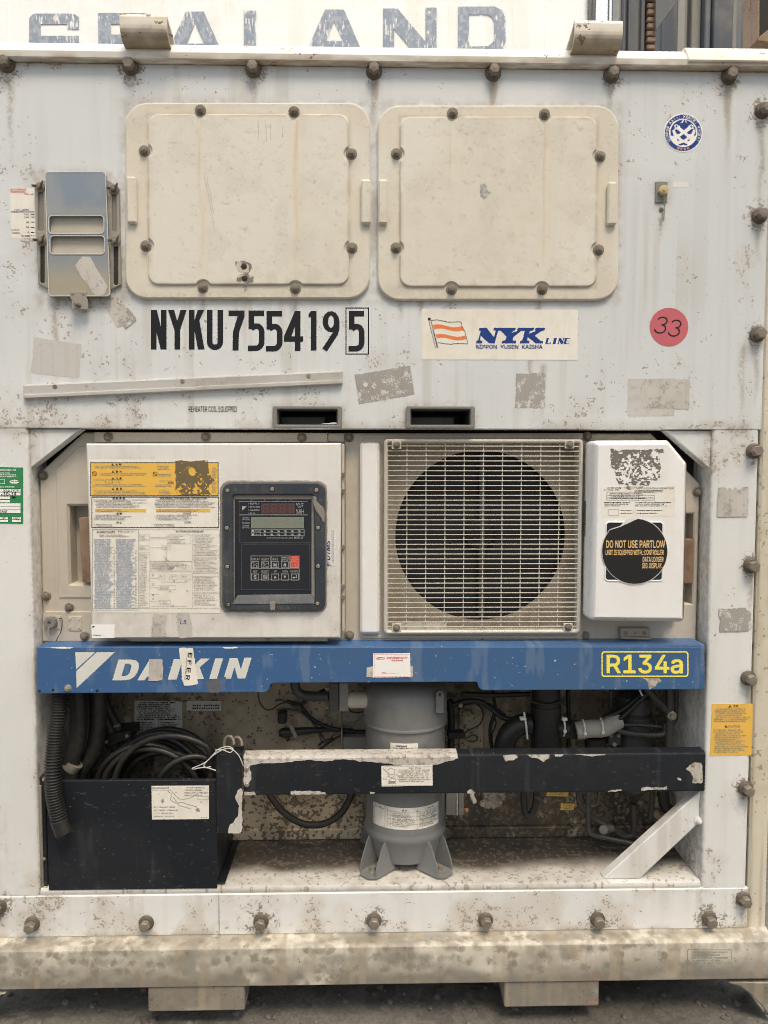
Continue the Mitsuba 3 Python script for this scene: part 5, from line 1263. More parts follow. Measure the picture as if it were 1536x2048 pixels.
tq = [frame_lines([(184, 1059, 277, 1221)], 0.5, D2), frame_lines([(184.5, 1058.5, 439, 1217)], 0.5, D2), print_lines((196, 1069.5, 262, 1075), D2, 1.6, 61, 0.95)]
diag = []
for r in [(278, 1069, 299, 1082), (278, 1091, 299, 1100), (334, 1069, 381, 1088), (323, 1091, 341, 1100), (300, 1123, 384, 1144), (317, 1131, 328, 1142), (334, 1131, 355, 1142), (361, 1131, 380, 1142), (317, 1149, 329, 1160), (338, 1149, 355, 1160), (361, 1149, 381, 1160), (317, 1171, 351, 1180), (318, 1200, 341, 1209), (278, 1105, 300, 1215)]:
    diag.append(frame_lines([r], 0.45, D2))
    diag.append(print_lines((r[0] + 2, r[1] + 2.5, r[2] - 2, r[3] - 1.5), D2, 1.5, int(r[0] + r[1]), 0.75, gap=2.2))
lq = [(300, 1074, 334, 1074.5), (300, 1077, 334, 1077.5), (301, 1095, 322, 1095.5), (332.6, 1100, 333.1, 1122), (300, 1122, 383, 1122.5), (300, 1136, 317, 1136.5), (300, 1156, 317, 1156.5), (300, 1175, 317, 1175.5), (300, 1188, 318, 1188.5), (300, 1203, 317, 1203.5), (302, 1212, 372, 1212.5), (384, 1067, 384.5, 1215), (385, 1115, 438, 1115.5), (385, 1152, 438, 1152.5), (385, 1184, 438, 1184.5), (324, 1164, 373, 1164.5), (276.8, 1059, 277.3, 1221)]
diag.append(quads(lq, D2))
sq = []
for i, (u, v) in enumerate([(306, 1130), (306, 1150), (306, 1169), (306, 1190), (306, 1198), (348, 1162), (365, 1129), (333, 1129), (372, 1163), (340, 1183), (374, 1182), (346, 1212)]):
    sq.append((u - 2, v - 1.5, u + 2, v + 1.5))
diag.append(frame_lines(sq, 0.6, D2))
diag.append(print_lines((386, 1069, 437, 1112), D2, 1.5, 71, 0.85, gap=2.1))
diag.append(print_lines((386, 1117, 437, 1149), D2, 1.5, 72, 0.85, gap=2.1))
diag.append(print_lines((386, 1154, 437, 1181), D2, 1.5, 73, 0.85, gap=2.1))
diag.append(print_lines((386, 1187, 437, 1213), D2, 1.5, 74, 0.85, gap=2.1))
diag.append(quads([(326, 1115, 334, 1115.6), (330, 1117, 342, 1117.8)], D2, turned(330, 1116, 30)))
part(ins, 'diagram', cat(tq + diag), 'm_grey_ink', label='printed table frames and flow diagram')
part(ins, 'alarm_table', cat([print_lines((187.5, 1078, 227, 1219), D2, 2.2, 81, 0.98, gap=1.42, weight=0.3, skip=0.08), print_lines((231, 1078, 271, 1219), D2, 2.2, 82, 0.98, gap=1.42, weight=0.3, skip=0.08)]), 'm_blue_print')
part(ins, 'alarm_mark', quads([(c, v, c + 1.6, v + 1.6) for c in (227.5, 271) for v in np.arange(1100, 1216, 3.12) if rng.random() < 0.72], D2), 'm_ink')
g = ragged([(350, 921), (416, 922), (417, 945), (428, 960), (417, 968), (418, 984), (424, 991), (352, 990)], 1.2, 12, 4).difference(affinity.rotate(affinity.scale(Point(384, 943).buffer(8), 0.9, 1.15), -20))
part(CB, 'torn_film', sheet(pxpoly(g, D - 0.0018), D - 0.0018, 0.0004), 'm_scab_yellow', label='torn dark adhesive film over the right end of the yellow band')
flat(CB, 'maker_label', [(182, 1249), (229, 1249), (229, 1276), (184, 1276)], D, 'm_white', label='small white label in the lower left corner of the box')
part(CB, 'maker_mark', cat([sheet(pxpoly(Polygon([(184.5, 1252), (190, 1252), (184.8, 1257)]), D - 0.0007), D - 0.0007, 0.0003), print_lines((185, 1269.5, 203, 1271.5), D - 0.0007, 1.8, 4, 1.0)]), 'm_ink')
for pts, m, sd, lab in (([(306, 1228), (335, 1229), (330, 1245), (333, 1272), (302, 1272), (304, 1250)], 'm_tape', 13, 'grey torn tape below the sticker'), ([(352, 1228), (364, 1222), (379, 1224), (386, 1274), (358, 1276), (354, 1250)], 'm_tape', 14, 'crumpled pale tape strip hanging over the lower edge')):
    g = ragged(pts, 0.8, sd, 4)
    part(CB, 'torn_tape', sheet(pxpoly(g, D), D, 0.0006), m, label=lab)
part(CB, 'scribble', letters('L5', (360, 1240, 372, 1248), D - 0.0007, False, 0.2), 'm_blue_ink')
ds = part(CB, 'side_sticker', sheet(pxpoly([(650, 1057), (673, 1058), (671, 1133), (652, 1133)], D), D, 0.0005), 'm_clear', label='small upright white sticker right of the display')
part(ds, 'lettering', letters('DTMS', (637, 1094, 675, 1103), D - 0.0006, True, 0.25, xf=turned(657.5, 1100, -90)), 'm_blue_ink')
part(ds, 'small_print', print_lines((632, 1092.5, 698, 1098), D - 0.0006, 1.4, 9, 1.0, gap=1.9, xf=turned(666, 1094, 90), ends=False), 'm_pale_ink')
flat(ds, 'corner_mark', Polygon([(652.5, 1118), (664, 1131.5), (652.5, 1131.5)]), D - 0.0006, 'm_blue_print')
flat(ds, 'corner_mark', Polygon([(652.5, 1124), (659, 1131.7), (652.5, 1131.7)]), D - 0.0010, 'm_blue_ink')

# ------------------------------------------------------------------ black display panel
DP = thing('control_display', 'black control display with dark screen and two rows of keys, set in the white box', 'control panel')
FYD, FB = CY - 0.016, CY - 0.004
oz = sbox(444, 965, 651, 1222).buffer(-19).buffer(19, quad_segs=8)
iz = Polygon([(466, 990), (627, 990), (630, 1206), (467, 1206)]).buffer(-5).buffer(5, quad_segs=4)
part(DP, 'sealant', plate(pxpoly(ragged(list(sbox(439.5, 961, 654, 1225).buffer(-18).buffer(18).exterior.coords)[:-1], 0.55, 15, 5).difference(sbox(470, 1000, 622, 1200)), CY - 0.006), CY - 0.006, CY - 0.0002, 0.003), 'm_sealant', label='smeared grey sealant round the display frame')
part(DP, 'frame', plate(pxpoly(oz, FYD).difference(pxpoly(iz, FYD)), FYD, CY - 0.0004, 0.004), 'm_panel_frame', smooth=40)
fq = pxpoly(iz.buffer(2), FB)
part(DP, 'face', plate(fq, FB, CY - 0.0005, 0.0), 'm_panel_face')
# sloping ledge at the foot of the opening
vtx = []
for (u, v, y) in [(475, 1190, FB - 0.0005), (625, 1188, FB - 0.0005), (629, 1207, FYD - 0.002), (466, 1208, FYD - 0.002), (475, 1209, FB - 0.0005), (625, 1208, FB - 0.0005)]:
    vtx.append(P(u, v, y))
part(DP, 'ledge', trimesh.convex.convex_hull(np.array(vtx)), 'm_panel_frame')
part(DP, 'window_rim', frame_lines([(479, 990, 624, 1086), (482, 1087.5, 620, 1180)], 1.4, FB - 0.0008), 'm_panel_frame')
for u, v in ((455, 981), (544.5, 978.5), (633, 980.5), (453.5, 1056), (636, 1055.5), (454.5, 1133.5), (636, 1132.5), (456.5, 1209.5), (635, 1207)):
    a, b = map(float, at(u, v, FYD))
    s_ = part(DP, 'screw', screw(a, b, FYD - 0.0006, 0.0056), 'm_steel')
    part(s_, 'recess', washer(a, FYD - 0.0002, b, 0.0082, 0.0006, 16), 'm_dark')
E1 = FB - 0.0010
part(DP, 'digit_screen', sheet(pxpoly(sbox(522, 1006, 590, 1027.5), FB - 0.0007), FB - 0.0007, 0.0004), 'm_led', label='dark red four digit screen, unlit')
seg = []
for i in range(4):
    x, w = 525.5 + i * 17.3, 10.5
    seg += [(x + 1, 1008, x + w - 1, 1009.8), (x + 1, 1016, x + w - 1, 1017.8), (x + 1, 1023.5, x + w - 1, 1025.3), (x, 1009, x + 1.8, 1016), (x + w - 1.8, 1009, x + w, 1016), (x, 1017.5, x + 1.8, 1024), (x + w - 1.8, 1017.5, x + w, 1024)]
part(DP, 'digit_segments', quads(seg, FB - 0.0013), 'm_led_seg')
part(DP, 'liquid_screen', sheet(pxpoly(sbox(502, 1034, 608, 1056.5), FB - 0.0007), FB - 0.0007, 0.0004), 'm_lcd', label='blank grey green liquid crystal screen')
LT = lambda t, bx, bold=False: letters(t, bx, E1, bold)
txt = [LT('COMP.', (494, 993.6, 510, 997.6)), LT('DEFROST', (517, 993.6, 540, 997.6)), LT('IN RANGE', (543.5, 993.6, 567, 997.6)), LT('DE-HUMID.', (570, 993.6, 593, 997.6)), LT('SUPPLY', (500, 1005.6, 519, 1009.2)), LT('RETURN', (500, 1012, 519.5, 1015.6)), LT('ALARM', (500.5, 1018.4, 518.5, 1022)), LT('R. H.', (500.5, 1024.8, 511.5, 1028.3)), LT('°C/F', (592, 1006, 607, 1016)), LT('%RH', (592, 1018.5, 607, 1027.5)),
       LT('OVER', (485, 1034.2, 497, 1037)), LT('SP+2°C', (484, 1037.8, 500, 1040.6)), LT('IN RANGE', (484, 1044.6, 500, 1047.2)), LT('UNDER', (485, 1050.2, 498, 1053)), LT('SP-2°C', (485, 1054, 499, 1056.8)), LT('HOURS', (509, 1060.6, 520, 1063.4)), LT('DAYS', (509, 1067.8, 519.5, 1070.6)), LT('DECOS III', (588, 1073.5, 606.5, 1076.8), True)]
txt += [quads([(477, 1003.2, 615, 1004), (479, 1029.4, 615.5, 1030.2)], E1), frame_lines([(502.5, 1058.3, 608.5, 1072)], 0.7, E1), quads([(502.5, 1065, 608.5, 1065.6), (521, 1058.5, 521.6, 1072), (504, 1059.8, 507.8, 1063.6), (504, 1067, 507.8, 1070.8)], E1), sheet(pxpoly(Polygon([(484, 1012.6), (493, 1012.6), (484.4, 1021)]), E1), E1, 0.0003)]
txt += [quads([(526 + i * 13.8, v, 532 + i * 13.8, v + 0.8) for i in range(6) for v in (1060.6, 1067.6)] + [(528 + i * 13.8, v, 532 + i * 13.8, v + 1.6) for i in range(6) for v in (1062.4, 1069.2)], E1), print_lines((533, 1075.2, 586, 1076.6), E1, 1.3, 5, 1.0, ends=False)]
part(DP, 'lettering', cat(txt), 'm_panel_ink', label='pale printed legends round the screens')
part(DP, 'lamp', quads([(u, 999, u + 2.2, 1001) for u in (501.5, 528, 554.5, 581)] + [(496.5, v, 498.4, v + 2) for v in (1006.4, 1012.8, 1019, 1025.6)], E1), 'm_grey_ink')
keys = [('DISPLAY', 502.5, 1112), ('SELECT', 522.5, 1112), ('MODE', 542.5, 1112), ('MANUAL DEFROST', 562, 1112), ('UNIT ON/OFF', 581, 1112), ('SET', 502.5, 1136.5), ('SELECT', 522.5, 1136.5), ('UP', 542.5, 1136.5), ('DOWN', 562, 1136.5), ('ENTER/ESC', 582, 1136.5)]
part(DP, 'key_outline', cat([frame_lines([(501.5, 1111.5, 541, 1136.8), (541.8, 1111.5, 580, 1136.8), (501.5, 1137.2, 599, 1160)], 0.8, E1)]), 'm_wall_grey')
for i, (nm, u, v) in enumerate(keys):
    red = nm.startswith('UNIT')
    kp = sbox(u, v + 11, u + 15.5, v + 24).buffer(-1.5).buffer(1.5) if not red else sbox(u - 0.6, 1111.8, u + 18.4, 1136.4)
    kk = part(DP, 'key', plate(pxpoly(kp, FB - 0.0016), FB - 0.0016, FB - 0.0002, 0.0005), 'm_key_red' if red else 'm_panel_face', label=('red key UNIT ON/OFF' if red else f'small black key {nm}, ' + ('upper row' if v < 1120 else 'lower row')))
    KD = FB - 0.0020
    ms = [frame_lines([(u, v + 11, u + 15.5, v + 24)], 0.8, KD)]
    two = nm.split(' ') if ' ' in nm else [nm]
    if len(two) == 2:
        for q, wd in enumerate(two):
            ms.append(letters(wd, (u + 0.5, v + 1.6 + q * 4.2, u + 16.4, v + 4.9 + q * 4.2), KD))
    else:
        n_ = min(17.5, 2.6 * len(nm))
        ms.append(letters(nm, (u + 8 - n_ / 2, v + 4.2, u + 8 + n_ / 2, v + 8.4), KD))
    cxk, cyk = u + 7.75, v + 17.5
    if i == 0:
        ms += [letters('°C', (u + 2, v + 12.5, u + 6.5, v + 16.5), KD), letters('F', (u + 10, v + 18.5, u + 13, v + 22.5), KD), quads([(cxk - 5.5, cyk - 0.4, cxk + 5.5, cyk + 0.4)], KD, turned(cxk, cyk, -38))]
    elif i == 1:
        ms += [letters('B', (u + 3, v + 12.5, u + 6.5, v + 17), KD), quads([(u + 8.5, v + 20.5, u + 13.5, v + 21.3)], KD), quads([(cxk - 5.5, cyk - 0.4, cxk + 5.5, cyk + 0.4)], KD, turned(cxk, cyk, -38))]
    elif i == 2:
        ms.append(letters('M', (cxk - 3, cyk - 3.6, cxk + 3, cyk + 3.6), KD, True))
    elif i == 3:
        ms.append(sheet(pxpoly(Polygon([(cxk, cyk - 4.4), (cxk + 3, cyk + 0.8), (cxk + 2, cyk + 3), (cxk, cyk + 3.8), (cxk - 2, cyk + 3), (cxk - 3, cyk + 0.8)]).difference(Point(cxk, cyk + 1).buffer(1.2)), KD), KD, 0.0003))
    elif i == 4:
        ms += [letters('I', (u + 4, v + 12.5, u + 5, v + 17), KD), letters('O', (u + 10, v + 18, u + 13.5, v + 22.5), KD), quads([(cxk - 5.5, cyk - 0.4, cxk + 5.5, cyk + 0.4)], KD, turned(cxk, cyk, -38))]
    elif i == 5:
        ms.append(letters('S', (cxk - 2.8, cyk - 3.8, cxk + 2.8, cyk + 3.8), KD, True))
    elif i == 6:
        for s, yy in ((-1, -2), (1, 2)):
            ms.append(sheet(pxpoly(Polygon([(cxk - s * -5, cyk + yy - .7), (cxk + s * 2, cyk + yy - .7), (cxk + s * 2, cyk + yy - 2), (cxk + s * 5, cyk + yy), (cxk + s * 2, cyk + yy + 2), (cxk + s * 2, cyk + yy + .7), (cxk - s * 5, cyk + yy + .7), (cxk - s * 5, cyk + yy - .7)]).buffer(0), KD), KD, 0.0003))
    elif i in (7, 8):
        s = 1 if i == 7 else -1
        ms.append(sheet(pxpoly(Polygon([(cxk, cyk - 3 * s), (cxk + 2.6, cyk + 2.4 * s), (cxk - 2.6, cyk + 2.4 * s)]), KD), KD, 0.0003))
    else:
        ms.append(sheet(pxpoly(Polygon([(cxk + 2.6, cyk - 4), (cxk + 4, cyk - 4), (cxk + 4, cyk + 2), (cxk - 1.5, cyk + 2), (cxk - 1.5, cyk + 3.6), (cxk - 5, cyk + 1.2), (cxk - 1.5, cyk - 1.2), (cxk - 1.5, cyk + 0.6), (cxk + 2.6, cyk + 0.6)]), KD), KD, 0.0003))
    part(kk, 'lettering', cat(ms), 'm_panel_ink')
for pts, sd in (([(624, 993), (630, 992), (634, 1004), (643, 1012), (650, 1018), (648, 1046), (640, 1034), (630, 1020)], 16), ([(540, 1204), (550, 1203), (552, 1220), (540, 1222)], 17)):
    g = ragged(pts, 0.9, sd, 4)
    part(DP, 'sealant_smear', plate(pxpoly(g, FYD - 0.0035), FYD - 0.0035, FYD - 0.0001, 0.0016), 'm_sealant', label='dried grey sealant smeared over the frame')

# ------------------------------------------------------------------ condenser fan and grille
FN = thing('condenser_fan', 'dark condenser fan sunk in its round opening behind the white grille', 'fan')
fx, fz = float(FX), float(FZ)
part(FN, 'shroud', lathe([(FR, -0.036), (FR - 0.003, -0.05), (FR - 0.005, -0.16)], (fx, IY - 0.001, fz), '-y', 64), 'm_coil')
part(FN, 'coil', plate(Point(fx, fz).buffer(FR), IY + 0.162, IY + 0.17, 0.0), 'm_coil')
fins = []
for i in range(34):
    z = fz - FR + 0.012 + i * (2 * FR - 0.02) / 34
    w = math.sqrt(max(FR**2 - (z - fz) ** 2, 0)) - 0.008
    if w > 0.02:
        fins.append(box(fx - w, fx + w, IY + 0.152, IY + 0.1615, z, z + 0.004, 0.0008))
part(FN, 'coil_fins', cat(fins), 'm_blade', kind='stuff')
part(FN, 'hub', lathe([(0.05, -0.11), (0.05, -0.05), (0.042, -0.042), (0, -0.04)], (fx, IY, fz), '-y', 32), 'm_blade')
for i in range(5):
    a0 = 0.35 + i * 2 * math.pi / 5
    rows = []
    for r in np.linspace(0.048, FR - 0.018, 8):
        for s, yy in ((-0.5, 0.055), (0.5, 0.105)):
            a = a0 + s * (0.75 - 0.2 * r / FR) + 0.6 * r
            rows.append((fx + r * math.cos(a), IY + 0.012 + yy, fz + r * math.sin(a)))
    V = np.array(rows)
    F = []
    for j in range(7):
        F += [(2 * j, 2 * j + 1, 2 * j + 3), (2 * j, 2 * j + 3, 2 * j + 2)]
    V2 = V + [0, 0.002, 0]
    part(FN, 'blade', trimesh.Trimesh(np.vstack([V, V2]), np.vstack([F, np.array(F) + len(V)]), process=False), 'm_blade', smooth=True)
x0, x1, z0, z1 = R(960, 902, 973, 1241, IY + 0.02)
part(FN, 'strut', box(x0, x1, IY + 0.04, IY + 0.055, z0 + 0.004, z1 - 0.004, 0.003), 'm_pipe', label='dark upright motor strut across the fan opening')

GR = thing('fan_grille', 'square off-white wire grille in front of the round fan', 'grille')
GY = 0.014
gx0, gx1, gz0, gz1 = R(768, 878, 1164, 1268, GY)
og = rrect(gx0, gx1, gz0, gz1, 0.012)
part(GR, 'frame', plate(og.difference(rrect(gx0 + 0.011, gx1 - 0.011, gz0 + 0.011, gz1 - 0.011, 0.006)), GY, GY + 0.030, 0.004), 'm_wire', smooth=40)
nh, nv = 38, 9
for i in range(nh):
    z = gz1 - 0.011 - (i + 0.7) * (gz1 - gz0 - 0.022) / (nh + 0.4)
    part(GR, 'cross_wire', tube([(gx0 + 0.008, GY + 0.006, z), (gx1 - 0.008, GY + 0.006, z)], 0.0016, 6, 0), 'm_wire', smooth=True)
for i in range(nv):
    x = gx0 + 0.011 + (i + 1) * (gx1 - gx0 - 0.022) / (nv + 1)
    part(GR, 'upright_wire', tube([(x, GY + 0.0105, gz0 + 0.008), (x, GY + 0.0105, gz1 - 0.008)], 0.0018, 6, 0), 'm_wire', smooth=True)
for u, v in ((793, 890), (1139, 889), (793, 1255), (1136, 1254)):
    a, b = map(float, at(u, v, GY))
    cl = part(GR, 'corner_clip', box(a - 0.014, a + 0.014, GY - 0.001, GY + 0.003, b - 0.012, b + 0.012, 0.001), 'm_wire')
    part(cl, 'bolt', small_bolt(a, b, GY - 0.0012, 0.8, rng.uniform(0, 1)), 'm_bolt', smooth=25)
x0, x1, z0, z1 = R(790, 1244, 893, 1258, IY - 0.0125)
part(GR, 'foot_pad', box(x0, x1, IY - 0.0145, IY - 0.0125, z0, z1, 0.001), 'm_wire')

# ------------------------------------------------------------------ recorder cover at the right
RC = thing('recorder_cover', 'clean white moulded cover with cut-off upper corner and a round black sticker', 'cover')
RY = -0.055
rp = pxpoly(Polygon([(1188, 881), (1338, 880), (1377, 926), (1371, 1245), (1181, 1243)]).buffer(-9).buffer(9, quad_segs=5), RY)
part(RC, 'shell', plate(rp, RY, 0.03, 0.014), 'm_cover', smooth=60)
part(RC, 'back_flange', plate(pxpoly(Polygon([(1180, 890), (1200, 884), (1330, 884), (1362, 925), (1358, 1238), (1180, 1238)]).buffer(-6).buffer(6), 0.032), 0.032, 0.054, 0.003), 'm_cover', smooth=40)
for v in (1037, 1165):
    hx0, hx1, hz0, hz1 = R(1169, v - 36, 1181, v + 36, 0.02)
    hg = part(RC, 'hinge', box(hx0, hx1, 0.012, 0.03, hz0, hz1, 0.002), 'm_bolt', label='dirty brown hinge on the left edge of the cover, ' + ('upper' if v < 1100 else 'lower'))
    for q in (-18, 12):
        kx0, kx1, kz0, kz1 = R(1173, v + q - 6, 1180, v + q + 6, 0.008)
        part(hg, 'knuckle', box(kx0, kx1, 0.004, 0.0115, kz0, kz1, 0.002), 'm_brass')
RD = RY - 0.0008
cs = part(RC, 'recorder_sticker', sheet(pxpoly([(1204, 973), (1350, 972), (1349, 1033), (1203, 1034)], RD), RD, 0.0006), 'm_paper', label='cream sticker with a small printed table')
part(cs, 'lettering', letters('TEMP. RECORDER OPERATION', (1272, 974.5, 1347, 978), RD - 0.0006), 'm_grey_ink')
tb_ = [print_lines((1211, 974.5, 1248, 977.5), RD - 0.0006, 2.6, 1, 1.0), print_lines((1207, 979, 1246, 981), RD - 0.0006, 1.8, 2, 1.0), print_lines((1268, 980, 1347, 985), RD - 0.0006, 1.7, 3, 0.95), print_lines((1206, 1004, 1262, 1014), RD - 0.0006, 1.8, 4, 0.85, gap=1.9), print_lines((1267, 1004, 1347, 1014), RD - 0.0006, 1.8, 5, 0.9, gap=1.9), print_lines((1241, 1020, 1268, 1032), RD - 0.0006, 1.8, 6, 0.9, gap=3.2), print_lines((1271, 1020, 1330, 1032), RD - 0.0006, 1.8, 7, 0.95, gap=3.2), print_lines((1215, 986.5, 1305, 1000), RD - 0.0006, 1.6, 8, 0.9, gap=1.9)]
tb_ += [frame_lines([(1213, 985, 1309, 1001), (1216, 1018.5, 1237, 1031)], 0.5, RD - 0.0006), quads([(1213, 990.5, 1309, 991), (1213, 994, 1309, 994.4), (1213, 997.5, 1309, 998), (1243, 985, 1243.5, 1001), (1277, 985, 1277.5, 1001)], RD - 0.0006)]
part(cs, 'small_print', cat(tb_), 'm_ink')
part(RC, 'window', plate(pxpoly(Polygon([(1214, 1046), (1325, 1046), (1324, 1160), (1212, 1160)]).buffer(-5).buffer(5), RD), RD, RY - 0.0001, 0.0), 'm_panel_face', label='dark square window mostly covered by the round sticker')
wr = Polygon([(1214, 1046), (1325, 1046), (1324, 1160), (1212, 1160)]).buffer(-5).buffer(5)
part(RC, 'window_rim', plate(pxpoly(wr.buffer(3).difference(wr), RY - 0.003), RY - 0.003, RY - 0.0002, 0.0015), 'm_cover')
ccx, ccy, rr_ = 1269.5, 1102.5, 65.0
cutl = [(1196, 1030), (1300, 1020), (1275, 1038), (1240, 1054), (1220, 1060), (1205, 1066), (1190, 1090)]
disc = Point(ccx, ccy).buffer(rr_, quad_segs=24).difference(Polygon(cutl))
bk = part(RC, 'black_sticker', sheet(pxpoly(disc, RY - 0.0040), RY - 0.0040, 0.0008), 'm_black_film', label='round black sticker reading DO NOT USE PARTLOW')
part(bk, 'pale_edge', sheet(pxpoly(Point(ccx, ccy).buffer(rr_ + 1.3, quad_segs=24).difference(Polygon([(1190, 1030), (1262, 1030), (1240, 1052), (1218, 1059), (1190, 1085)])), RY - 0.0031), RY - 0.0031, 0.0005), 'm_clear')
LD = RY - 0.0046
part(bk, 'lettering', cat([letters('DO NOT USE PARTLOW', (1212, 1080.5, 1330, 1096), LD, True), letters('UNIT IS EQUIPPED WITH.: CONTROLLER', (1211, 1099.5, 1327.5, 1111), LD, True), letters('DATA LOGGER', (1285.5, 1113.5, 1327, 1124), LD, True), letters('DIG. DISPLAY..', (1284.5, 1126, 1326, 1136.5), LD, True)]), 'm_gold_ink')
g = ragged([(1220, 899), (1325, 899), (1326, 906), (1318, 910), (1322, 922), (1320, 960), (1304, 961), (1297, 971), (1244, 970), (1233, 962), (1231, 946), (1222, 930)], 1.8, 18, 4)
part(RC, 'torn_sticker', sheet(pxpoly(g, RD), RD, 0.0006), 'm_scab_white', label='scraped-off dark sticker on the upper part of the cover')
g2 = ragged([(1247, 973), (1290, 973), (1280, 978), (1268, 977), (1262, 981)], 1.0, 19, 4)
part(RC, 'torn_sticker', sheet(pxpoly(g2, RD - 0.0009), RD - 0.0009, 0.0003), 'm_scab', label='torn dark scrap over the top of the printed table')
hb = part(RC, 'foot_hinge', plate(pxpoly([(1241, 1256), (1299, 1256), (1299, 1274), (1241, 1274)], 0.036), 0.036, IY - 0.0005, 0.002), 'm_steel', label='worn steel hinge below the cover')
for u in (1251, 1270, 1289):
    a, b = map(float, at(u, 1266, 0.036))
    part(hb, 'screw', screw(a, b, 0.0355, 0.006 if u != 1270 else 0.003), 'm_bolt')
q0, q1 = P(1241, 1276, 0.034), P(1300, 1277, 0.034)
part(hb, 'pin', tube([q0, q1], 0.0045, 8, 0), 'm_steel', smooth=True)

# ------------------------------------------------------------------ blue beam
BB = thing('blue_beam', 'long blue steel beam across the unit with white maker lettering', 'beam')
BFY = -0.030
bp = pxpoly([(73, 1294), (1409, 1294), (1410, 1379), (968, 1381), (961, 1379), (957, 1374), (955, 1366), (951, 1364), (548, 1366), (541, 1369), (538, 1379), (532, 1385), (73, 1387)], BFY)
part(BB, 'web', plate(bp, BFY, BFY + 0.006, 0.002), 'm_blue')
bz = float(at(768, 1293.5, BFY)[1])
bx0, bx1 = float(at(73, 1294, BFY)[0]), float(at(1409, 1294, BFY)[0])
part(BB, 'top_flange', extrude_x([(BFY + 0.0002, bz - 0.004), (BFY + 0.0015, bz + 0.0), (BFY + 0.006, bz + 0.0022), (IY - 0.001, bz + 0.0022), (IY - 0.001, bz - 0.004)], max(bx0, XL + 0.001) , min(bx1, XR - 0.001)), 'm_blue', smooth=40)
part(BB, 'bottom_lip', box(bx0 + 0.003, float(at(528, 1385, BFY)[0]), BFY + 0.0065, BFY + 0.03, float(at(300, 1386, BFY)[1]), float(at(300, 1386, BFY)[1]) + 0.004, 0.001), 'm_blue')
part(BB, 'bottom_lip', box(float(at(975, 1385, BFY)[0]), bx1 - 0.003, BFY + 0.0065, BFY + 0.03, float(at(1200, 1380, BFY)[1]), float(at(1200, 1380, BFY)[1]) + 0.004, 0.001), 'm_blue')
BD = BFY - 0.0006
kx = lambda p: [(80 + x / 3.491, 1280 + y / 3.491) for x, y in p]
logo = [Polygon(kx([(246, 85), (385, 85), (252, 205)])), Polygon(kx([(396, 85), (523, 85), (256, 335), (252, 218)]))]
flat(BB, 'maker_mark', shapely.union_all(logo), BD, 'm_logo', label='white triangular mark left of the lettering')


def slant(pts, v1, k=0.245):
    return Polygon([(x + (v1 - y) * k, y) for x, y in kx(pts)])


vb_, vt_ = 281, 128
dk = []
base = kx([(0, vb_)])[0][1]
def sk(shape):
    return shapely.transform(shape, lambda c: np.stack([c[:, 0] + (base - c[:, 1]) * 0.30, c[:, 1]], 1))
def bxk(x0, y0, x1, y1):
    return sbox(*(kx([(x0, y0)])[0]), *(kx([(x1, y1)])[0]))
pk = lambda pts: Polygon(kx(pts))
Dl = pk([(505, 281), (505, 137), (585, 137), (630, 143), (655, 165), (664, 195), (664, 222), (652, 255), (628, 275), (590, 281)]).difference(pk([(560, 252), (560, 166), (590, 166), (606, 176), (610, 195), (610, 225), (603, 244), (586, 252)]))
Al = pk([(693, 281), (736, 137), (808, 137), (862, 277), (806, 277), (800, 255), (752, 257), (745, 281)]).difference(pk([(762, 228), (790, 228), (777, 178)]))
Il = pk([(890, 277), (890, 133), (952, 133), (952, 276)])
Kl = pk([(985, 274), (985, 130), (1040, 130), (1040, 185), (1078, 130), (1140, 130), (1088, 192), (1142, 272), (1078, 273), (1040, 210), (1040, 273)])
I2 = pk([(1178, 272), (1178, 128), (1232, 128), (1232, 271)])
Nl = pk([(1278, 271), (1278, 126), (1332, 126), (1380, 205), (1380, 124), (1430, 124), (1430, 268), (1378, 269), (1330, 188), (1330, 271)])
for ch, g in zip('DAIKIN', (Dl, Al, Il, Kl, I2, Nl)):
    g = sk(g)
    if ch == 'A':
        g = shapely.transform(g, lambda c: np.stack([c[:, 0] - 4, c[:, 1]], 1))
    flat(BB, 'letter', g, BD, 'm_logo', label=f'bold slanted white letter {ch} on the blue beam')
x0, x1 = 1204, 1376
part(BB, 'refrigerant_frame', sheet(pxpoly(sbox(1203, 1302.5, 1377, 1354).buffer(-6).buffer(6).difference(sbox(1205.6, 1305.1, 1374.4, 1351.4).buffer(-4.5).buffer(4.5)), BD), BD, 0.0004), 'm_yellow_paint', label='yellow rounded outline round the refrigerant code')
part(BB, 'refrigerant_code', letters('R134a', (1213, 1309.5, 1366, 1347.5), BD, True), 'm_yellow_paint', label='bold yellow lettering R134a')
fn_ = part(BB, 'fault_note', sheet(pxpoly([(746, 1307), (820, 1306), (821, 1354), (746, 1355)], BD - 0.001), BD - 0.001, 0.0006), 'm_white', label='small white note with red print CONTAINER FAULTY')
part(fn_, 'lettering', cat([letters('CONTAINER FAULTY', (773.5, 1313.7, 815, 1317.6), BD - 0.0015, True), letters('(RE WORK)', (783, 1319.4, 806, 1322.6), BD - 0.0015, True), letters('Date:', (764, 1344, 773, 1347), BD - 0.0015, True), quads([(774, 1346.5, 800, 1347), (748, 1308, 818, 1308.5), (748, 1352, 819, 1352.5), (748, 1308, 748.5, 1352)], BD - 0.0015)]), 'm_red_ink')
flat(fn_, 'mark', affinity.scale(Point(761, 1317).buffer(8), 1.05, 0.36).difference(affinity.scale(Point(761, 1317).buffer(7), 1.02, 0.28)).union(LineString([(754, 1319), (760, 1315), (768, 1316)]).buffer(0.7)), BD - 0.0015, 'm_red_ink')
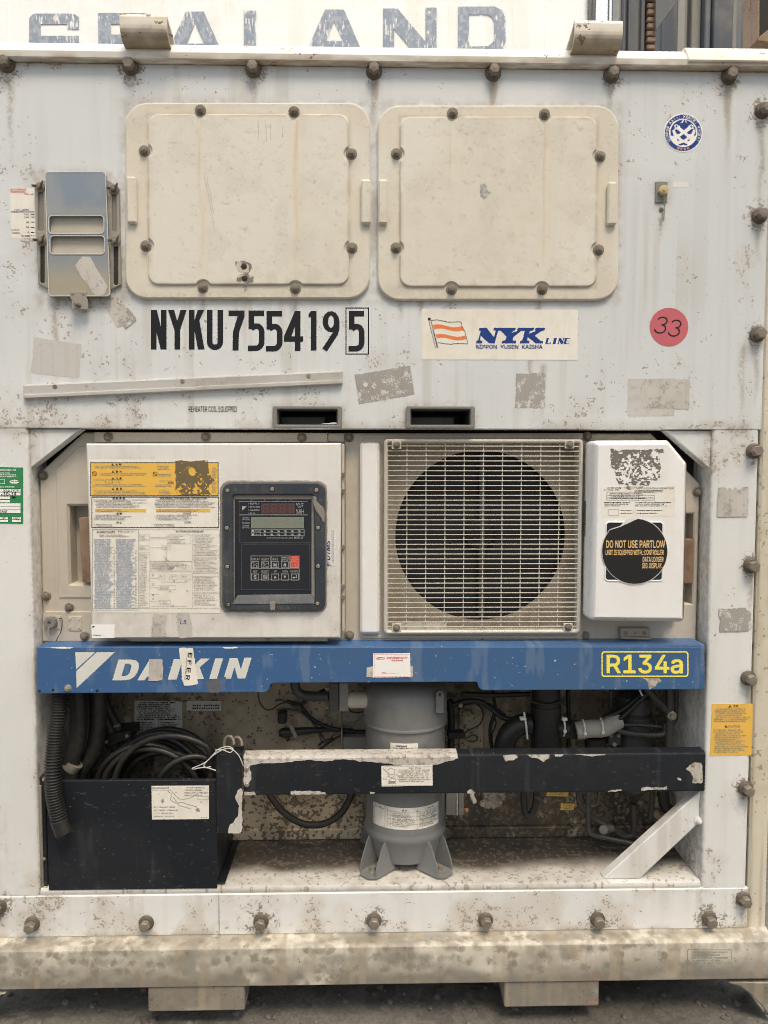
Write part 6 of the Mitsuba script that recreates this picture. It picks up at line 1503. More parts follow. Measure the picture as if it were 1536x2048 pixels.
for pts, sd in (([(734, 1334), (748, 1333), (747, 1354), (733, 1354)], 21), ([(817, 1334), (826, 1332), (825, 1355), (818, 1356)], 22)):
    part(BB, 'clear_tape', sheet(pxpoly(ragged(pts, 0.5, sd, 4), BD - 0.0002), BD - 0.0002, 0.0004), 'm_tape', label='bit of tape holding the note')
g = Polygon([(358, 1297), (386, 1295.5), (396, 1369), (367, 1372)])
et = part(BB, 'tape_strip', sheet(pxpoly(ragged(list(g.exterior.coords)[:-1], 0.6, 23, 4), BD - 0.001), BD - 0.001, 0.0006), 'm_paper', label='soiled white tape strip with letters EFER across the maker lettering')
xf = turned(378, 1333, 96)
part(et, 'lettering', cat([letters(c_, (350.5 + i * 15, 1329, 360 + i * 15, 1337), BD - 0.0016, True, xf=xf) for i, c_ in enumerate('EFER')] + [quads([(352, 1338.5, 406, 1339.2)], BD - 0.0016, xf)]), 'm_ink')
part(BB, 'tape_remains', sheet(pxpoly(ragged([(299, 1297), (325, 1299), (326, 1360), (297, 1365)], 0.8, 24, 4).intersection(sbox(290, 1318, 330, 1362)), BD - 0.0012), BD - 0.0012, 0.0003), 'm_tape', label='remains of tape over the letter A')
part(BB, 'tape_remains', sheet(pxpoly(ragged([(412, 1364), (440, 1355), (453, 1354), (452, 1384), (414, 1384)], 1.2, 25, 4), BD - 0.0004), BD - 0.0004, 0.0003), 'm_scab_blue', label='scraped sticker remains under the maker lettering')
part(BB, 'bare_patch', sheet(pxpoly(ragged([(1284, 1356), (1318, 1356), (1325, 1362), (1315, 1367), (1303, 1378), (1295, 1378), (1297, 1366)], 1.2, 26, 4), BD), BD, 0.0003), 'm_primer', label='bare chipped patch below the refrigerant code')
for u, v in ((79, 1382), (106, 1380), (194, 1381.5), (448, 1379)):
    a, b = map(float, at(u, v, BFY))
    part(BB, 'hole', lathe([(0.0045, 0), (0, 0.0004)], (a, BFY - 0.0004, b), '-y', 14), 'm_dark')
a, b = map(float, at(136, 1376.5, BFY))
part(BB, 'bolt', small_bolt(a, b, BFY - 0.0004, 0.75), 'm_steel', smooth=25)
pch = [[(90, 1294.5), (118, 1294), (148, 1295), (140, 1297), (115, 1297.5)], [(445, 1294.5), (475, 1294), (475, 1296.8), (448, 1297.2)]]
for i, pts in enumerate(pch):
    part(BB, 'paint_chip', sheet(pxpoly(ragged(pts, 0.4, 30 + i, 3), BD), BD, 0.0003), 'm_white')

zp0 = float(at(768, 1368, 0.0)[1])
part(RU, 'added_shade_plate', box(XL + 0.002, XR - 0.002, 0.02, BY - 0.02, zp0 + 0.016, zp0 + 0.022, 0.002), 'm_pipe', label='added dark plate behind the blue beam that shades the recess')  # added plate above the recess, put in to darken its top
# socket with hanging cap below the inner panel's left end
SK = thing('service_socket', 'small grey round socket with cap on a wire, low at the left', 'socket')
sx_, sz_ = map(float, at(108, 1244, IY - 0.012))
part(SK, 'plate', plate(pxpoly(sbox(92, 1232, 120, 1259), IY - 0.010), IY - 0.010, IY - 0.0072, 0.001), 'm_inner')
part(SK, 'body', lathe([(0.018, 0.0), (0.018, 0.014), (0.016, 0.018), (0.006, 0.018), (0.0055, 0.012), (0, 0.012)], (sx_ - 0.008, IY - 0.0102, sz_), '-y', 24), 'm_grey_plate', smooth=30)
rib = []
for i in range(12):
    a = i * math.pi / 6
    rib.append(box(-0.002, 0.002, IY - 0.026, IY - 0.012, 0.0165, 0.0195, 0.0005).apply_transform(trimesh.transformations.rotation_matrix(a, [0, 1, 0])).apply_translation([sx_ - 0.008, 0, sz_]))
part(SK, 'knurl', cat(rib), 'm_grey_plate')
part(SK, 'wire', tube([P(118, 1237, IY - 0.012), P(124, 1239, IY - 0.02), P(122, 1262, IY - 0.022), P(112, 1282, IY - 0.03)], 0.0013, 6), 'm_rubber', smooth=True)
part(SK, 'string', tube([P(98, 1254, IY - 0.03), P(96, 1266, IY - 0.03), P(99, 1278, IY - 0.03)], 0.0022, 6), 'm_wall_grey', smooth=True)

# ------------------------------------------------------------------ machine recess: cable tray, guard bar, brace
TR = thing('cable_tray', 'black open steel tray at the left of the recess, holding a coiled cable', 'tray')
TY = 0.000
tx0, tx1, tz0, tz1 = R(95, 1561, 433, 1779, TY)
tz0 = min(tz0, FLZ)
part(TR, 'front', box(tx0, tx1, TY, TY + 0.004, tz0, tz1, 0.0012), 'm_black')
part(TR, 'top_lip', box(tx0, tx1, TY + 0.0045, TY + 0.018, tz1 - 0.004, tz1 - 0.0008, 0.001), 'm_black')
part(TR, 'side', box(tx1 - 0.004, tx1, TY + 0.0045, BY - 0.02, FLZ + 0.006, tz1 - 0.006, 0.001), 'm_black')
part(TR, 'side_flange', box(tx1 + 0.0005, tx1 + 0.022, TY + 0.01, BY - 0.02, FLZ + 0.0045, FLZ + 0.008, 0.001), 'm_black')
part(TR, 'bottom', box(tx0, tx1 - 0.005, TY + 0.005, BY - 0.02, FLZ + 0.0065, FLZ + 0.010, 0.001), 'm_black')
lx0, lx1, lz0, lz1 = R(82, 1552, 94, 1774, 0.02)
part(TR, 'side_post', box(lx0, lx1, 0.016, 0.06, lz0, lz1, 0.002), 'm_black')
part(TR, 'post_strip', box(lx0 - 0.004, lx0 + 0.008, 0.010, 0.0155, lz0, lz0 + 0.32, 0.001), 'm_steel')
for v in (1559, 1718):
    a, b = map(float, at(88, v, 0.01))
    part(TR, 'rivet', lathe([(0.006, 0), (0.005, 0.003), (0, 0.004)], (a, 0.0098, b), '-y', 12), 'm_steel')
tl = part(TR, 'route_sticker', sheet(pxpoly([(303, 1572), (418, 1571), (418, 1638), (304, 1639)], TY - 0.0008), TY - 0.0008, 0.0006), 'm_paper', label='worn cream sticker with a drawing of a hose on the tray')
SD = TY - 0.0014
lines = [LineString([(336, 1583), (343, 1588), (341, 1600), (350, 1606), (366, 1605), (376, 1609), (392, 1613), (399, 1622)]), LineString([(340, 1580), (352, 1592), (362, 1600), (380, 1596), (396, 1588)]), LineString([(346, 1594), (358, 1611), (382, 1618)]), LineString([(306, 1577), (336, 1577)])]
flat(tl, 'drawing', shapely.union_all([l.buffer(0.55) for l in lines] + [Polygon(ragged([(322, 1600), (327, 1597), (329, 1603), (324, 1608)], 0.6, 3, 2).exterior.coords), Polygon(ragged([(390, 1618), (398, 1616), (400, 1622), (392, 1624)], 0.8, 4, 2).exterior.coords), Point(352, 1585).buffer(1.3), Point(372, 1579).buffer(1.0), Point(318, 1588).buffer(1.1), Point(402, 1604).buffer(1.2)]), SD, 'm_grey_ink')
part(tl, 'small_print', cat([print_lines((368, 1574, 416, 1596), SD, 2.6, 1, 0.95, gap=2.0), print_lines((306, 1613, 360, 1636), SD, 2.6, 2, 1.0, gap=2.4), frame_lines([(394, 1592, 417, 1600), (304, 1574, 338, 1581)], 0.7, SD), print_lines((402, 1634, 416, 1637), SD, 2.4, 3, 1.0)]), 'm_grey_ink')

PB = thing('tray_bracket', 'black upright end bracket between tray and guard bar, its paint peeling at lower right', 'bracket')
kx0, kx1, kz0, kz1 = R(433, 1508, 484, 1667, -0.016)
part(PB, 'front', box(kx0, kx1, -0.016, -0.011, kz0, kz1, 0.002), 'm_black')
part(PB, 'top', box(kx0 + 0.001, kx1 - 0.001, -0.0105, 0.05, kz1 - 0.006, kz1 - 0.001, 0.001), 'm_black')
part(PB, 'side', box(kx0 + 0.001, kx0 + 0.006, -0.0105, 0.05, kz0 + 0.12, kz1 - 0.0065, 0.001), 'm_black')
g = ragged([(474, 1582), (482, 1576), (484, 1582), (484.5, 1662), (478, 1667), (455, 1667), (457, 1652), (466, 1645), (476, 1632), (478, 1612), (470, 1597)], 1.2, 31, 4)
part(PB, 'bare_patch', sheet(pxpoly(g, -0.0166), -0.0166, 0.0005), 'm_primer', label='bare patch where the black paint has peeled')
for i, (u, dv) in enumerate(((459, 0), (475, 2))):
    hk = [P(u - 9, 1500, 0.02), P(u - 10, 1486 + dv, 0.02), P(u - 6, 1475 + dv, 0.02), P(u + 2, 1473 + dv, 0.015), P(u + 8, 1481 + dv, 0.01), P(u + 9, 1490 + dv, 0.005)]
    part(PB, 'hook', tube(hk, 0.0052, 8), 'm_bolt', smooth=True)
TW = thing('wire_tie', 'thin pale wire tied round the hooks beside the cable tray', 'wire')
for pts in ([(487, 1532), (478, 1512), (466, 1500), (452, 1497), (430, 1508), (410, 1525), (384, 1537)], [(384, 1537), (388, 1538), (410, 1535), (432, 1541)], [(430, 1500), (446, 1500), (460, 1505), (466, 1498), (455, 1493), (438, 1498), (424, 1512), (408, 1530), (412, 1535), (422, 1533)]):
    part(TW, 'strand', tube([P(u, v, -0.022 + 0.002 * (i % 2)) for i, (u, v) in enumerate(pts)], 0.0016, 6, 6), 'm_twine', smooth=True)

GB = thing('guard_bar', 'thick black guard bar across the recess, paint chipped along its top edge', 'bar')
GBY = -0.010
bx0, bx1, bz0, bz1 = R(487, 1508, 1405, 1588, GBY)
zl = lambda u, v: float(at(u, v, GBY)[1])
part(GB, 'channel', extrude_x([(GBY + 0.045, bz1 - 0.004), (GBY + 0.045, bz1), (GBY + 0.012, bz1), (GBY + 0.004, bz1 - 0.003), (GBY, bz1 - 0.010), (GBY, bz0 + 0.008), (GBY + 0.003, bz0 + 0.002), (GBY + 0.010, bz0), (GBY + 0.045, bz0), (GBY + 0.045, bz0 + 0.004), (GBY + 0.012, bz0 + 0.005), (GBY + 0.005, bz0 + 0.010), (GBY + 0.005, bz1 - 0.012), (GBY + 0.012, bz1 - 0.005)], bx0, XR - 0.001), 'm_black', smooth=35)
# bare metal where the black paint is gone: the long run on the top edge wraps over the edge
def wrap_edge(shape, seed):
    """Chips near the bar's rounded top edge follow its profile."""
    m = sheet(pxpoly(shape, GBY), GBY - 0.0006, 0.0004)
    m = m.subdivide().subdivide() if len(m.faces) < 900 else m
    return m
top_pts = [(488, 1511), (700, 1510), (892, 1509), (917, 1510), (916, 1517), (905, 1520), (880, 1528), (845, 1532), (800, 1530), (760, 1526), (720, 1523), (690, 1519), (650, 1522), (610, 1520), (585, 1524), (560, 1525), (530, 1527), (505, 1529), (497, 1532), (501, 1545), (503, 1560), (496, 1570), (488, 1574)]
g = ragged(top_pts, 1.0, 32, 5)
part(GB, 'bare_patch', sheet(pxpoly(g, GBY - 0.0005).intersection(sbox(bx0, bz0, bx1, bz1 - 0.0095)), GBY - 0.0007, 0.0004), 'm_primer', label='long bare strip along the left half of the top edge')
x917 = float(at(915, 1512, GBY)[0])
part(GB, 'bare_edge', extrude_x([(GBY - 0.0006, bz1 - 0.010), (GBY + 0.0034, bz1 - 0.0026), (GBY + 0.0118, bz1 + 0.0006), (GBY + 0.045, bz1 + 0.0006), (GBY + 0.045, bz1 + 0.0002), (GBY + 0.012, bz1 + 0.0002), (GBY + 0.0038, bz1 - 0.003), (GBY - 0.0002, bz1 - 0.010)], bx0, x917), 'm_primer', smooth=40)
for i, pts in enumerate([[(1007, 1511), (1030, 1508), (1036, 1514), (1027, 1520), (1010, 1522)], [(1055, 1509), (1099, 1508), (1098, 1516), (1087, 1523), (1076, 1517), (1062, 1515)], [(1108, 1507), (1128, 1508), (1124, 1513), (1110, 1513)], [(1140, 1508), (1213, 1507), (1206, 1511), (1180, 1512), (1160, 1510)], [(1371, 1537), (1388, 1524), (1404, 1526), (1405, 1566), (1384, 1567), (1386, 1552), (1380, 1545)], [(488, 1583), (510, 1584), (512, 1590), (488, 1591)], [(582, 1582), (636, 1582), (650, 1585), (650, 1589), (582, 1589)], [(935, 1583), (943, 1579), (952, 1586), (934, 1587)], [(1215, 1581), (1242, 1578), (1243, 1582), (1216, 1583)], [(1283, 1575), (1330, 1574), (1333, 1571), (1335, 1578), (1282, 1581)], [(1356, 1556), (1362, 1558), (1361, 1561), (1355, 1559)], [(740, 1584), (750, 1584), (750, 1587), (740, 1587)]]):
    g = pxpoly(ragged(pts, 0.8, 40 + i, 3), GBY).intersection(sbox(bx0, bz0 + 0.002, XR - 0.002, bz1 - 0.003))
    if not g.is_empty:
        dz = 0.0008
        part(GB, 'paint_chip', sheet(g, GBY - dz, 0.0004), 'm_primer')
gl = part(GB, 'hand_sticker', sheet(pxpoly([(762, 1532), (865, 1530), (866, 1571), (763, 1573)], GBY - 0.0014), GBY - 0.0014, 0.0006), 'm_paper', label='cream instruction sticker in the middle of the guard bar')
SD = GBY - 0.002
part(gl, 'small_print', cat([print_lines((795, 1539, 863, 1566), SD, 2.3, 5, 0.95, gap=1.65), print_lines((818, 1535, 842, 1537.5), SD, 2.6, 6, 1.0, ends=False), frame_lines([(763.5, 1532.5, 864.5, 1571.5), (767, 1556, 774, 1560)], 0.5, SD)]), 'm_grey_ink')
flat(gl, 'drawing', shapely.union_all([LineString(l).buffer(0.5) for l in ([(766, 1537), (778, 1548), (776, 1554)], [(774, 1541), (782, 1536), (790, 1540), (789, 1548), (780, 1550), (775, 1546)], [(776, 1552), (784, 1556), (790, 1550)], [(777, 1562), (783, 1556), (791, 1558), (791, 1567), (777, 1567), (777, 1562)], [(792, 1548), (800, 1556), (806, 1552)])] + [sbox(778, 1562, 790, 1566)]), SD, 'm_grey_ink')
for u, v in ((493.5, 1537), (494, 1569)):
    a, b = map(float, at(u, v, GBY))
    part(GB, 'bolt', lathe([(0.0075, 0), (0.0072, 0.004), (0.005, 0.006), (0, 0.0065)], (a, GBY - 0.0006, b), '-y', 14), 'm_steel', smooth=30)

BR = thing('diagonal_brace', 'white flat diagonal brace at the right of the recess floor', 'brace')
bpx = [(1208, 1757), (1214, 1751), (1392, 1590), (1404, 1582), (1406, 1638), (1394, 1650), (1281, 1757), (1277, 1762), (1212, 1763)]
bpg = pxpoly(bpx, 0.018)
bpg = bpg.intersection(sbox(XL, FLZ + 0.001, XR - 0.0015, 3))
part(BR, 'plate', plate(bpg, 0.018, 0.052, 0.003), 'm_wall')
for u, v in ((1397, 1641),):
    a, b = map(float, at(u, v, 0.018))
    part(BR, 'bolt', small_bolt(a, b, 0.0175, 0.9), 'm_wall', smooth=25)

# ------------------------------------------------------------------ compressor
CP = thing('compressor', 'grey cylindrical compressor on four bolted feet in the recess', 'compressor')
cyc = 0.168
pcx = float(at(810, 1560, cyc)[0])
rb = 0.1285
cr = cyc - rb
zseam, zstep, zbot = float(at(810, 1467, cr)[1]), float(at(810, 1692, cr)[1]), float(at(810, 1741, cr + 0.012)[1])
ztop = float(at(810, 1372, cr + 0.02)[1])
ru = rb + 0.006
part(CP, 'upper_shell', lathe([(0.0, ztop + 0.012), (0.05, ztop + 0.009), (0.095, ztop - 0.004), (0.118, ztop - 0.020), (ru - 0.002, ztop - 0.045), (ru, ztop - 0.07), (ru, zseam + 0.012), (rb + 0.001, zseam)], (pcx, cyc, 0), 'z', 64), 'm_compressor', smooth=40)
part(CP, 'lower_shell', lathe([(rb, zseam + 0.006), (rb, zstep + 0.030), (rb + 0.0045, zstep + 0.022), (rb + 0.0045, zstep + 0.006), (rb - 0.002, zstep - 0.006), (rb - 0.008, zstep - 0.03), (rb - 0.022, zbot + 0.012), (rb - 0.05, zbot), (0, zbot - 0.004)], (pcx, cyc, 0), 'z', 64), 'm_compressor', smooth=40)
part(CP, 'weld_seam', lathe([(ru - 0.001, zseam + 0.010), (ru + 0.0012, zseam + 0.006), (ru + 0.0008, zseam + 0.001), (rb + 0.0005, zseam - 0.002)], (pcx, cyc, 0), 'z', 64), 'm_compressor', smooth=40)
ex, ez = map(float, at(879, 1404, cr + 0.03))
ear = Polygon([(-0.011, -0.032), (0.011, -0.032), (0.0125, 0.026)]).union(Point(0, 0.026).buffer(0.0125)).union(sbox(-0.0125, -0.03, 0.0125, 0.026)).difference(Point(0, 0.027).buffer(0.0055))
part(CP, 'lifting_ear', plate(affinity.translate(ear, ex, ez), cr + 0.018, cr + 0.026, 0.0015), 'm_compressor')
for i, a in enumerate((math.radians(-45), math.radians(-135), math.radians(45), math.radians(135))):
    Mr = trimesh.transformations.rotation_matrix(a, [0, 0, 1])
    foot = []
    zf = FLZ + 0.0055
    base = Polygon([(0.075, -0.036), (0.168, -0.036), (0.186, -0.018), (0.186, 0.018), (0.168, 0.036), (0.075, 0.036)])
    base = base.difference(Point(0.108, 0).buffer(0.011))
    m = trimesh.creation.extrude_polygon(base, 0.005, engine='earcut')
    m.apply_translation([0, 0, zf])
    foot.append(m)
    hgt = zstep + 0.004 - zf
    for s in (-1, 1):
        w = Polygon([(0.085, zf + 0.004), (0.172, zf + 0.004), (0.168, zf + hgt * 0.30), (0.143, zf + hgt * 0.86), (0.132, zf + hgt), (0.112, zf + hgt), (0.085, zf + hgt * 0.8)])
        m = trimesh.creation.extrude_polygon(w, 0.0045, engine='earcut')
        v = np.array(m.vertices)
        m = trimesh.Trimesh(np.c_[v[:, 0], v[:, 2] + s * 0.0335 - 0.00225, v[:, 1]], m.faces, process=False)
        foot.append(m)
    ft = cat(foot)
    ft.apply_transform(Mr)
    ft.apply_translation([pcx, cyc, 0])
    fk = part(CP, 'foot', ft, 'm_compressor')
    bpos = np.array([pcx + 0.150 * math.cos(a), cyc + 0.150 * math.sin(a), zf + 0.005])
    hb_ = cat([lathe([(0.014, 0), (0.014, 0.003), (0, 0.003)], bpos, 'z', 16), trimesh.creation.cylinder(0.010, 0.013, sections=6).apply_translation(bpos + [0, 0, 0.0095])])
    part(fk, 'bolt', hb_, 'm_steel')


def wrapc(m, r=rb):
    """Bends a flat print laid out on the plane y = cr round the compressor."""
    v = np.array(m.vertices)
    a = (v[:, 0] - pcx) / r
    rr = r + (cr - v[:, 1])
    return trimesh.Trimesh(np.c_[pcx + rr * np.sin(a), cyc - rr * np.cos(a), v[:, 2]], m.faces, process=False)


def grid_sheet(u0, v0, u1, v1, d, n=24):
    x0, x1, z0, z1 = R(u0, v0, u1, v1, cr)
    xs = np.linspace(x0, x1, n)
    V = np.vstack([np.c_[xs, np.full(n, d), np.full(n, z0)], np.c_[xs, np.full(n, d), np.full(n, z1)]])
    a = np.arange(n - 1)
    return wrapc(trimesh.Trimesh(V, np.vstack([np.c_[a, a + 1, a + n + 1], np.c_[a, a + n + 1, a + n]]), process=False))


c1 = part(CP, 'rating_label', grid_sheet(780, 1487, 836, 1532, cr - 0.0008), 'm_paper', smooth=True, label='cream rating label, half hidden by the guard bar')
part(c1, 'small_print', wrapc(cat([letters('COMPRESSOR', (792, 1491.3, 814, 1494.6), cr - 0.0016, True), print_lines((784, 1496, 832, 1530), cr - 0.0016, 2.3, 7, 0.9, gap=1.6, skip=0.35)])), 'm_ink')
c2 = part(CP, 'caution_label', grid_sheet(737, 1616, 889, 1660, cr - 0.0008, 40), 'm_paper', smooth=True, label='wide curved label with a table and terminal drawing')
qq = [frame_lines([(740, 1618, 769, 1658), (773, 1618, 886, 1658)], 0.8, cr - 0.0016)]
qq += [quads([(u, v, u + 6, v + 0.7) for u in np.arange(773, 886, 6) for v in (1624.5, 1633, 1641, 1650)] + [(779.5, 1625, 780.2, 1658), (834, 1625, 834.7, 1658)], cr - 0.0016), print_lines((783, 1627, 832, 1657), cr - 0.0016, 2.2, 8, 0.8, gap=1.65), print_lines((837, 1627, 884, 1657), cr - 0.0016, 2.0, 9, 0.95, gap=1.5), print_lines((850, 1619.5, 880, 1622.5), cr - 0.0016, 2.4, 11, 1.0), print_lines((742, 1620, 768, 1625), cr - 0.0016, 1.8, 12, 0.9)]
qq.append(wrapc(sheet(pxpoly(Point(756, 1641).buffer(8).difference(Point(756, 1641).buffer(7.2)).union(Point(753, 1638).buffer(1.2)).union(Point(759, 1638).buffer(1.2)).union(Point(756, 1645).buffer(1.2)), cr), cr - 0.0016, 0.0003)))
qq.append(sheet(pxpoly(cjk('警告', 804, 1619, 4.2, 0.4).union(warn_tri(832, 1618.8, 4.6)), cr), cr - 0.0016, 0.0003))
part(c2, 'small_print', cat([wrapc(m) if i != 7 else m for i, m in enumerate(qq)]), 'm_grey_ink')

# ------------------------------------------------------------------ hoses and cables at the left
CH = thing('corrugated_hose', 'ribbed black flexible hose hanging over the front of the cable tray', 'hose')
cl = spline([P(119, 1370, 0.03), P(118, 1420, 0.018), P(110, 1480, -0.005), P(106, 1540, -0.030), P(108, 1590, -0.034), P(118, 1640, -0.034)], 40)
s = np.r_[0, np.cumsum(np.linalg.norm(np.diff(cl, axis=0), axis=1))]
si = np.arange(0, s[-1], 0.00105)
pc = np.stack([np.interp(si, s, cl[:, k]) for k in range(3)], 1)
part(CH, 'ribbed_tube', tube(pc, 0.0222 + 0.0026 * np.sign(np.sin(si * 2 * np.pi / 0.0084)) * np.abs(np.sin(si * 2 * np.pi / 0.0084)) ** 0.5, 20, 0), 'm_rubber', smooth=45)
part(CH, 'cuff', tube([pc[-1], pc[-1] + (pc[-1] - pc[-12]) * 0.5, P(127, 1666, -0.034)], 0.0245, 20, 4), 'm_rubber', smooth=40)
for i, (pts, r, lab) in enumerate([([(150, 1360, .10), (157, 1420, .10), (155, 1480, .10), (142, 1530, .10), (136, 1600, .10)], 0.026, 'black foam covered hose behind the ribbed hose'), ([(196, 1360, .14), (197, 1430, .14), (188, 1500, .14), (160, 1548, .14), (142, 1590, .14)], 0.026, 'black foam covered hose beside the slanting cable bundle')]):
    h = thing('foam_hose', lab, 'hose')
    part(h, 'tube', tube([P(*p) for p in pts], r, 16), 'm_rubber', smooth=40)
    if i == 0:
        part(h, 'clamp', tube([P(150, 1524, .098), P(140, 1537, .098)], r + 0.0015, 16, 0), 'm_steel', smooth=40)
CBN = thing('cable_bundle', 'slanting bundle of black cables clamped to the recess wall', 'cable')
for i, (o, y) in enumerate(((0, .22), (16, .235))):
    part(CBN, 'cable', tube([P(180 + o, 1360, y), P(196 + o, 1410, y), P(222 + o, 1465, y), P(236 + o * 0.8, 1520, y), P(240 + o * 0.6, 1580, y)], 0.0165, 12), 'm_rubber', smooth=40)
part(CBN, 'strap', tube([P(212, 1457, .222), P(240, 1450, .222)], 0.006, 8, 0), 'm_steel')
part(CBN, 'clamp_plate', plate(pxpoly([(204, 1477), (222, 1467), (262, 1462), (262, 1480), (240, 1484), (213, 1500)], .20), .20, BY - 0.001, 0.002), 'm_rubber')
for u, v in ((213, 1484), (254, 1472)):
    a, b = map(float, at(u, v, .2))
    part(CBN, 'screw', screw(a, b, .1995, 0.006), 'm_steel')
PC = thing('power_cable', 'thick black power cable lying coiled in the tray', 'cable')
rr2 = np.random.default_rng(12)
for i in range(11):
    cu, cv, R0 = 318 + rr2.normal(0, 16), 1578 + rr2.normal(0, 9), rr2.uniform(78, 112)
    if i == 0:
        cu, cv, R0 = 345, 1585, 118
    if i == 1:
        cu, cv, R0 = 300, 1590, 96
    if i == 2:
        cu, cv, R0 = 385, 1578, 66
    y0 = 0.05 + 0.018 * i
    if i == 2:
        y0 = 0.045
    pts = []
    ph = rr2.uniform(0, 6)
    for a in np.linspace(0, 2 * np.pi, 40):
        q = P(cu + R0 * math.cos(a) * 1.02, cv + R0 * 0.98 * math.sin(a), y0)
        q[1] += 0.012 * math.sin(a * 2 + ph)
        q[2] = max(q[2], FLZ + 0.024)
        q[0] = min(max(q[0], tx0 + 0.03), tx1 - 0.025)
        pts.append(q)
    part(PC, 'loop', tube(pts, 0.0098, 10, 0), 'm_rubber', smooth=40)

# ------------------------------------------------------------------ pipework left of the compressor
PW = thing('pipe_fitting', 'dark pipe with a bolted flange running into the left of the compressor', 'pipe')
part(PW, 'flange_plate', plate(pxpoly([(658, 1366), (677, 1366), (677, 1423), (658, 1423)], 0.10), 0.10, 0.16, 0.002), 'm_pipe')
part(PW, 'flange_plate', plate(pxpoly([(678, 1366), (697, 1366), (697, 1423), (678, 1423)], 0.105), 0.105, 0.155, 0.002), 'm_grey_plate')
part(PW, 'pipe', tube([P(590, 1352, .17), P(592, 1378, .17), P(610, 1391, .17), P(660, 1393, .135)], 0.0155, 14), 'm_pipe', smooth=40)
part(PW, 'pipe', tube([P(694, 1400, .13), P(740, 1400, .14)], 0.026, 16, 0), 'm_inner', smooth=40)
for u, v in ((655, 1376), (655, 1415)):
    part(PW, 'bolt', tube([P(u - 4, v, .115), P(u + 4, v, .115)], 0.006, 6, 0), 'm_steel')
part(PW, 'capillary', tube([P(684, 1422, .14), P(684, 1440, .14), P(690, 1447, .14), P(712, 1443, .15), P(728, 1430, .16)], 0.003, 7), 'm_pipe', smooth=True)
VV = thing('service_valve', 'black capped valve clipped to the stained recess wall left of the compressor', 'valve')
part(VV, 'body', tube([P(558, 1466, .25), P(575, 1465, .25), P(595, 1463, .25), P(620, 1461, .25), P(648, 1460, .26)], np.interp(np.linspace(0, 1, 33), [0, .1, .5, 1], [0.011, 0.016, 0.014, 0.008]), 12), 'm_rubber', smooth=40)
part(VV, 'clip', tube([P(582, 1452, .24), P(592, 1474, .234)], 0.0075, 8, 0), 'm_steel')
part(VV, 'stem', tube([P(572, 1470, .25), P(578, 1482, .245)], 0.007, 8, 0), 'm_rubber')
part(VV, 'bolt', cat([small_bolt(*map(float, at(588, 1446, .28)), .285, 0.9)]), 'm_steel')
part(VV, 'upper_cap', box(*map(float, (at(556, 1430, .26)[0], at(574, 1430, .26)[0])), .24, .28, float(at(560, 1445, .26)[1]), float(at(560, 1421, .26)[1]), 0.006), 'm_rubber')
LW = thing('loose_wires', 'tangle of thin black and brown wires on the recess wall left of the compressor', 'wire')
for pts, r, m in (([(516, 1375), (518, 1400), (530, 1418), (545, 1418), (556, 1410), (575, 1402)], .0022, 'm_rubber'), ([(550, 1402), (562, 1400), (580, 1408), (600, 1422), (618, 1438), (635, 1456), (640, 1475), (645, 1485)], .0030, 'm_pipe'), ([(553, 1420), (575, 1418), (600, 1424), (620, 1440), (633, 1455), (648, 1478), (655, 1488)], .0028, 'm_pipe'),
                  ([(600, 1410), (622, 1436), (650, 1452), (690, 1462), (730, 1464)], .0065, 'm_rubber'), ([(640, 1458), (680, 1460), (735, 1466)], .0075, 'm_rubber'), ([(638, 1500), (655, 1487), (672, 1476), (690, 1468)], .0042, 'm_rubber'), ([(636, 1490), (650, 1482), (666, 1475)], .0036, 'm_rubber'), ([(574, 1402), (600, 1408), (625, 1392), (650, 1380)], .006, 'm_rubber'), ([(693, 1414), (705, 1424), (725, 1424), (735, 1418)], .002, 'm_rubber')):
    part(LW, 'wire', tube([P(u, v, .262 + 0.006 * math.sin(i * 1.7)) for i, (u, v) in enumerate(pts)], r, 8), m, smooth=True)
x0, x1, z0, z1 = R(686, 1471, 732, 1545, .24)
TBX = thing('terminal_box', 'small grey metal box mostly hidden beside the compressor', 'box')
part(TBX, 'body', box(x0, x1, .22, BY - .001, z0, z1, .002), 'm_grey_plate')
part(TBX, 'edge', box(x0 - 0.006, x0 - 0.0005, .215, BY - .001, z0, z1 + .03, .001), 'm_steel')
DH = thing('drain_hose', 'dark hose hanging in a deep loop below the guard bar left of the compressor', 'hose')
part(DH, 'tube', tube([P(520, 1545, .20), P(540, 1590, .20), P(568, 1625, .20), P(605, 1647, .20), P(645, 1648, .20), P(680, 1628, .20), P(702, 1590, .20), P(706, 1545, .20)], 0.0112, 12), 'm_rubber', smooth=40)

# ------------------------------------------------------------------ pipework right of the compressor
def pipe(name, label, pts, r, m='m_pipe', n=14, extra=None):
    t = thing(name, label, 'pipe')
    part(t, 'tube', tube([P(*p) for p in pts], r, n), m, smooth=40)
    return t


UP = pipe('insulated_pipe', 'thick black insulated upright pipe right of the compressor', [(1092, 1352, .17), (1092, 1420, .17), (1092, 1480, .17), (1092, 1540, .17)], 0.046, 'm_rubber', 20)
part(UP, 'collar', tube([P(1062, 1403, .128), P(1092, 1409, .118), P(1122, 1404, .128)], 0.004, 8), 'm_rubber', smooth=True)
part(UP, 'sleeve', tube([P(1092, 1410, .17), P(1092, 1500, .17)], 0.0495, 20, 0), 'm_rubber', smooth=40)
EL = pipe('elbow_pipe', 'black insulated elbow joining the thick upright pipe from the left', [(1062, 1448, .17), (1040, 1450, .17), (1018, 1468, .17), (1008, 1500, .17), (1006, 1560, .17)], 0.034, 'm_rubber', 18)
part(EL, 'zip_tie', tube([P(1048, 1424, .14), P(1052, 1450, .128), P(1055, 1478, .14)], 0.0035, 6), 'm_clear', smooth=True)
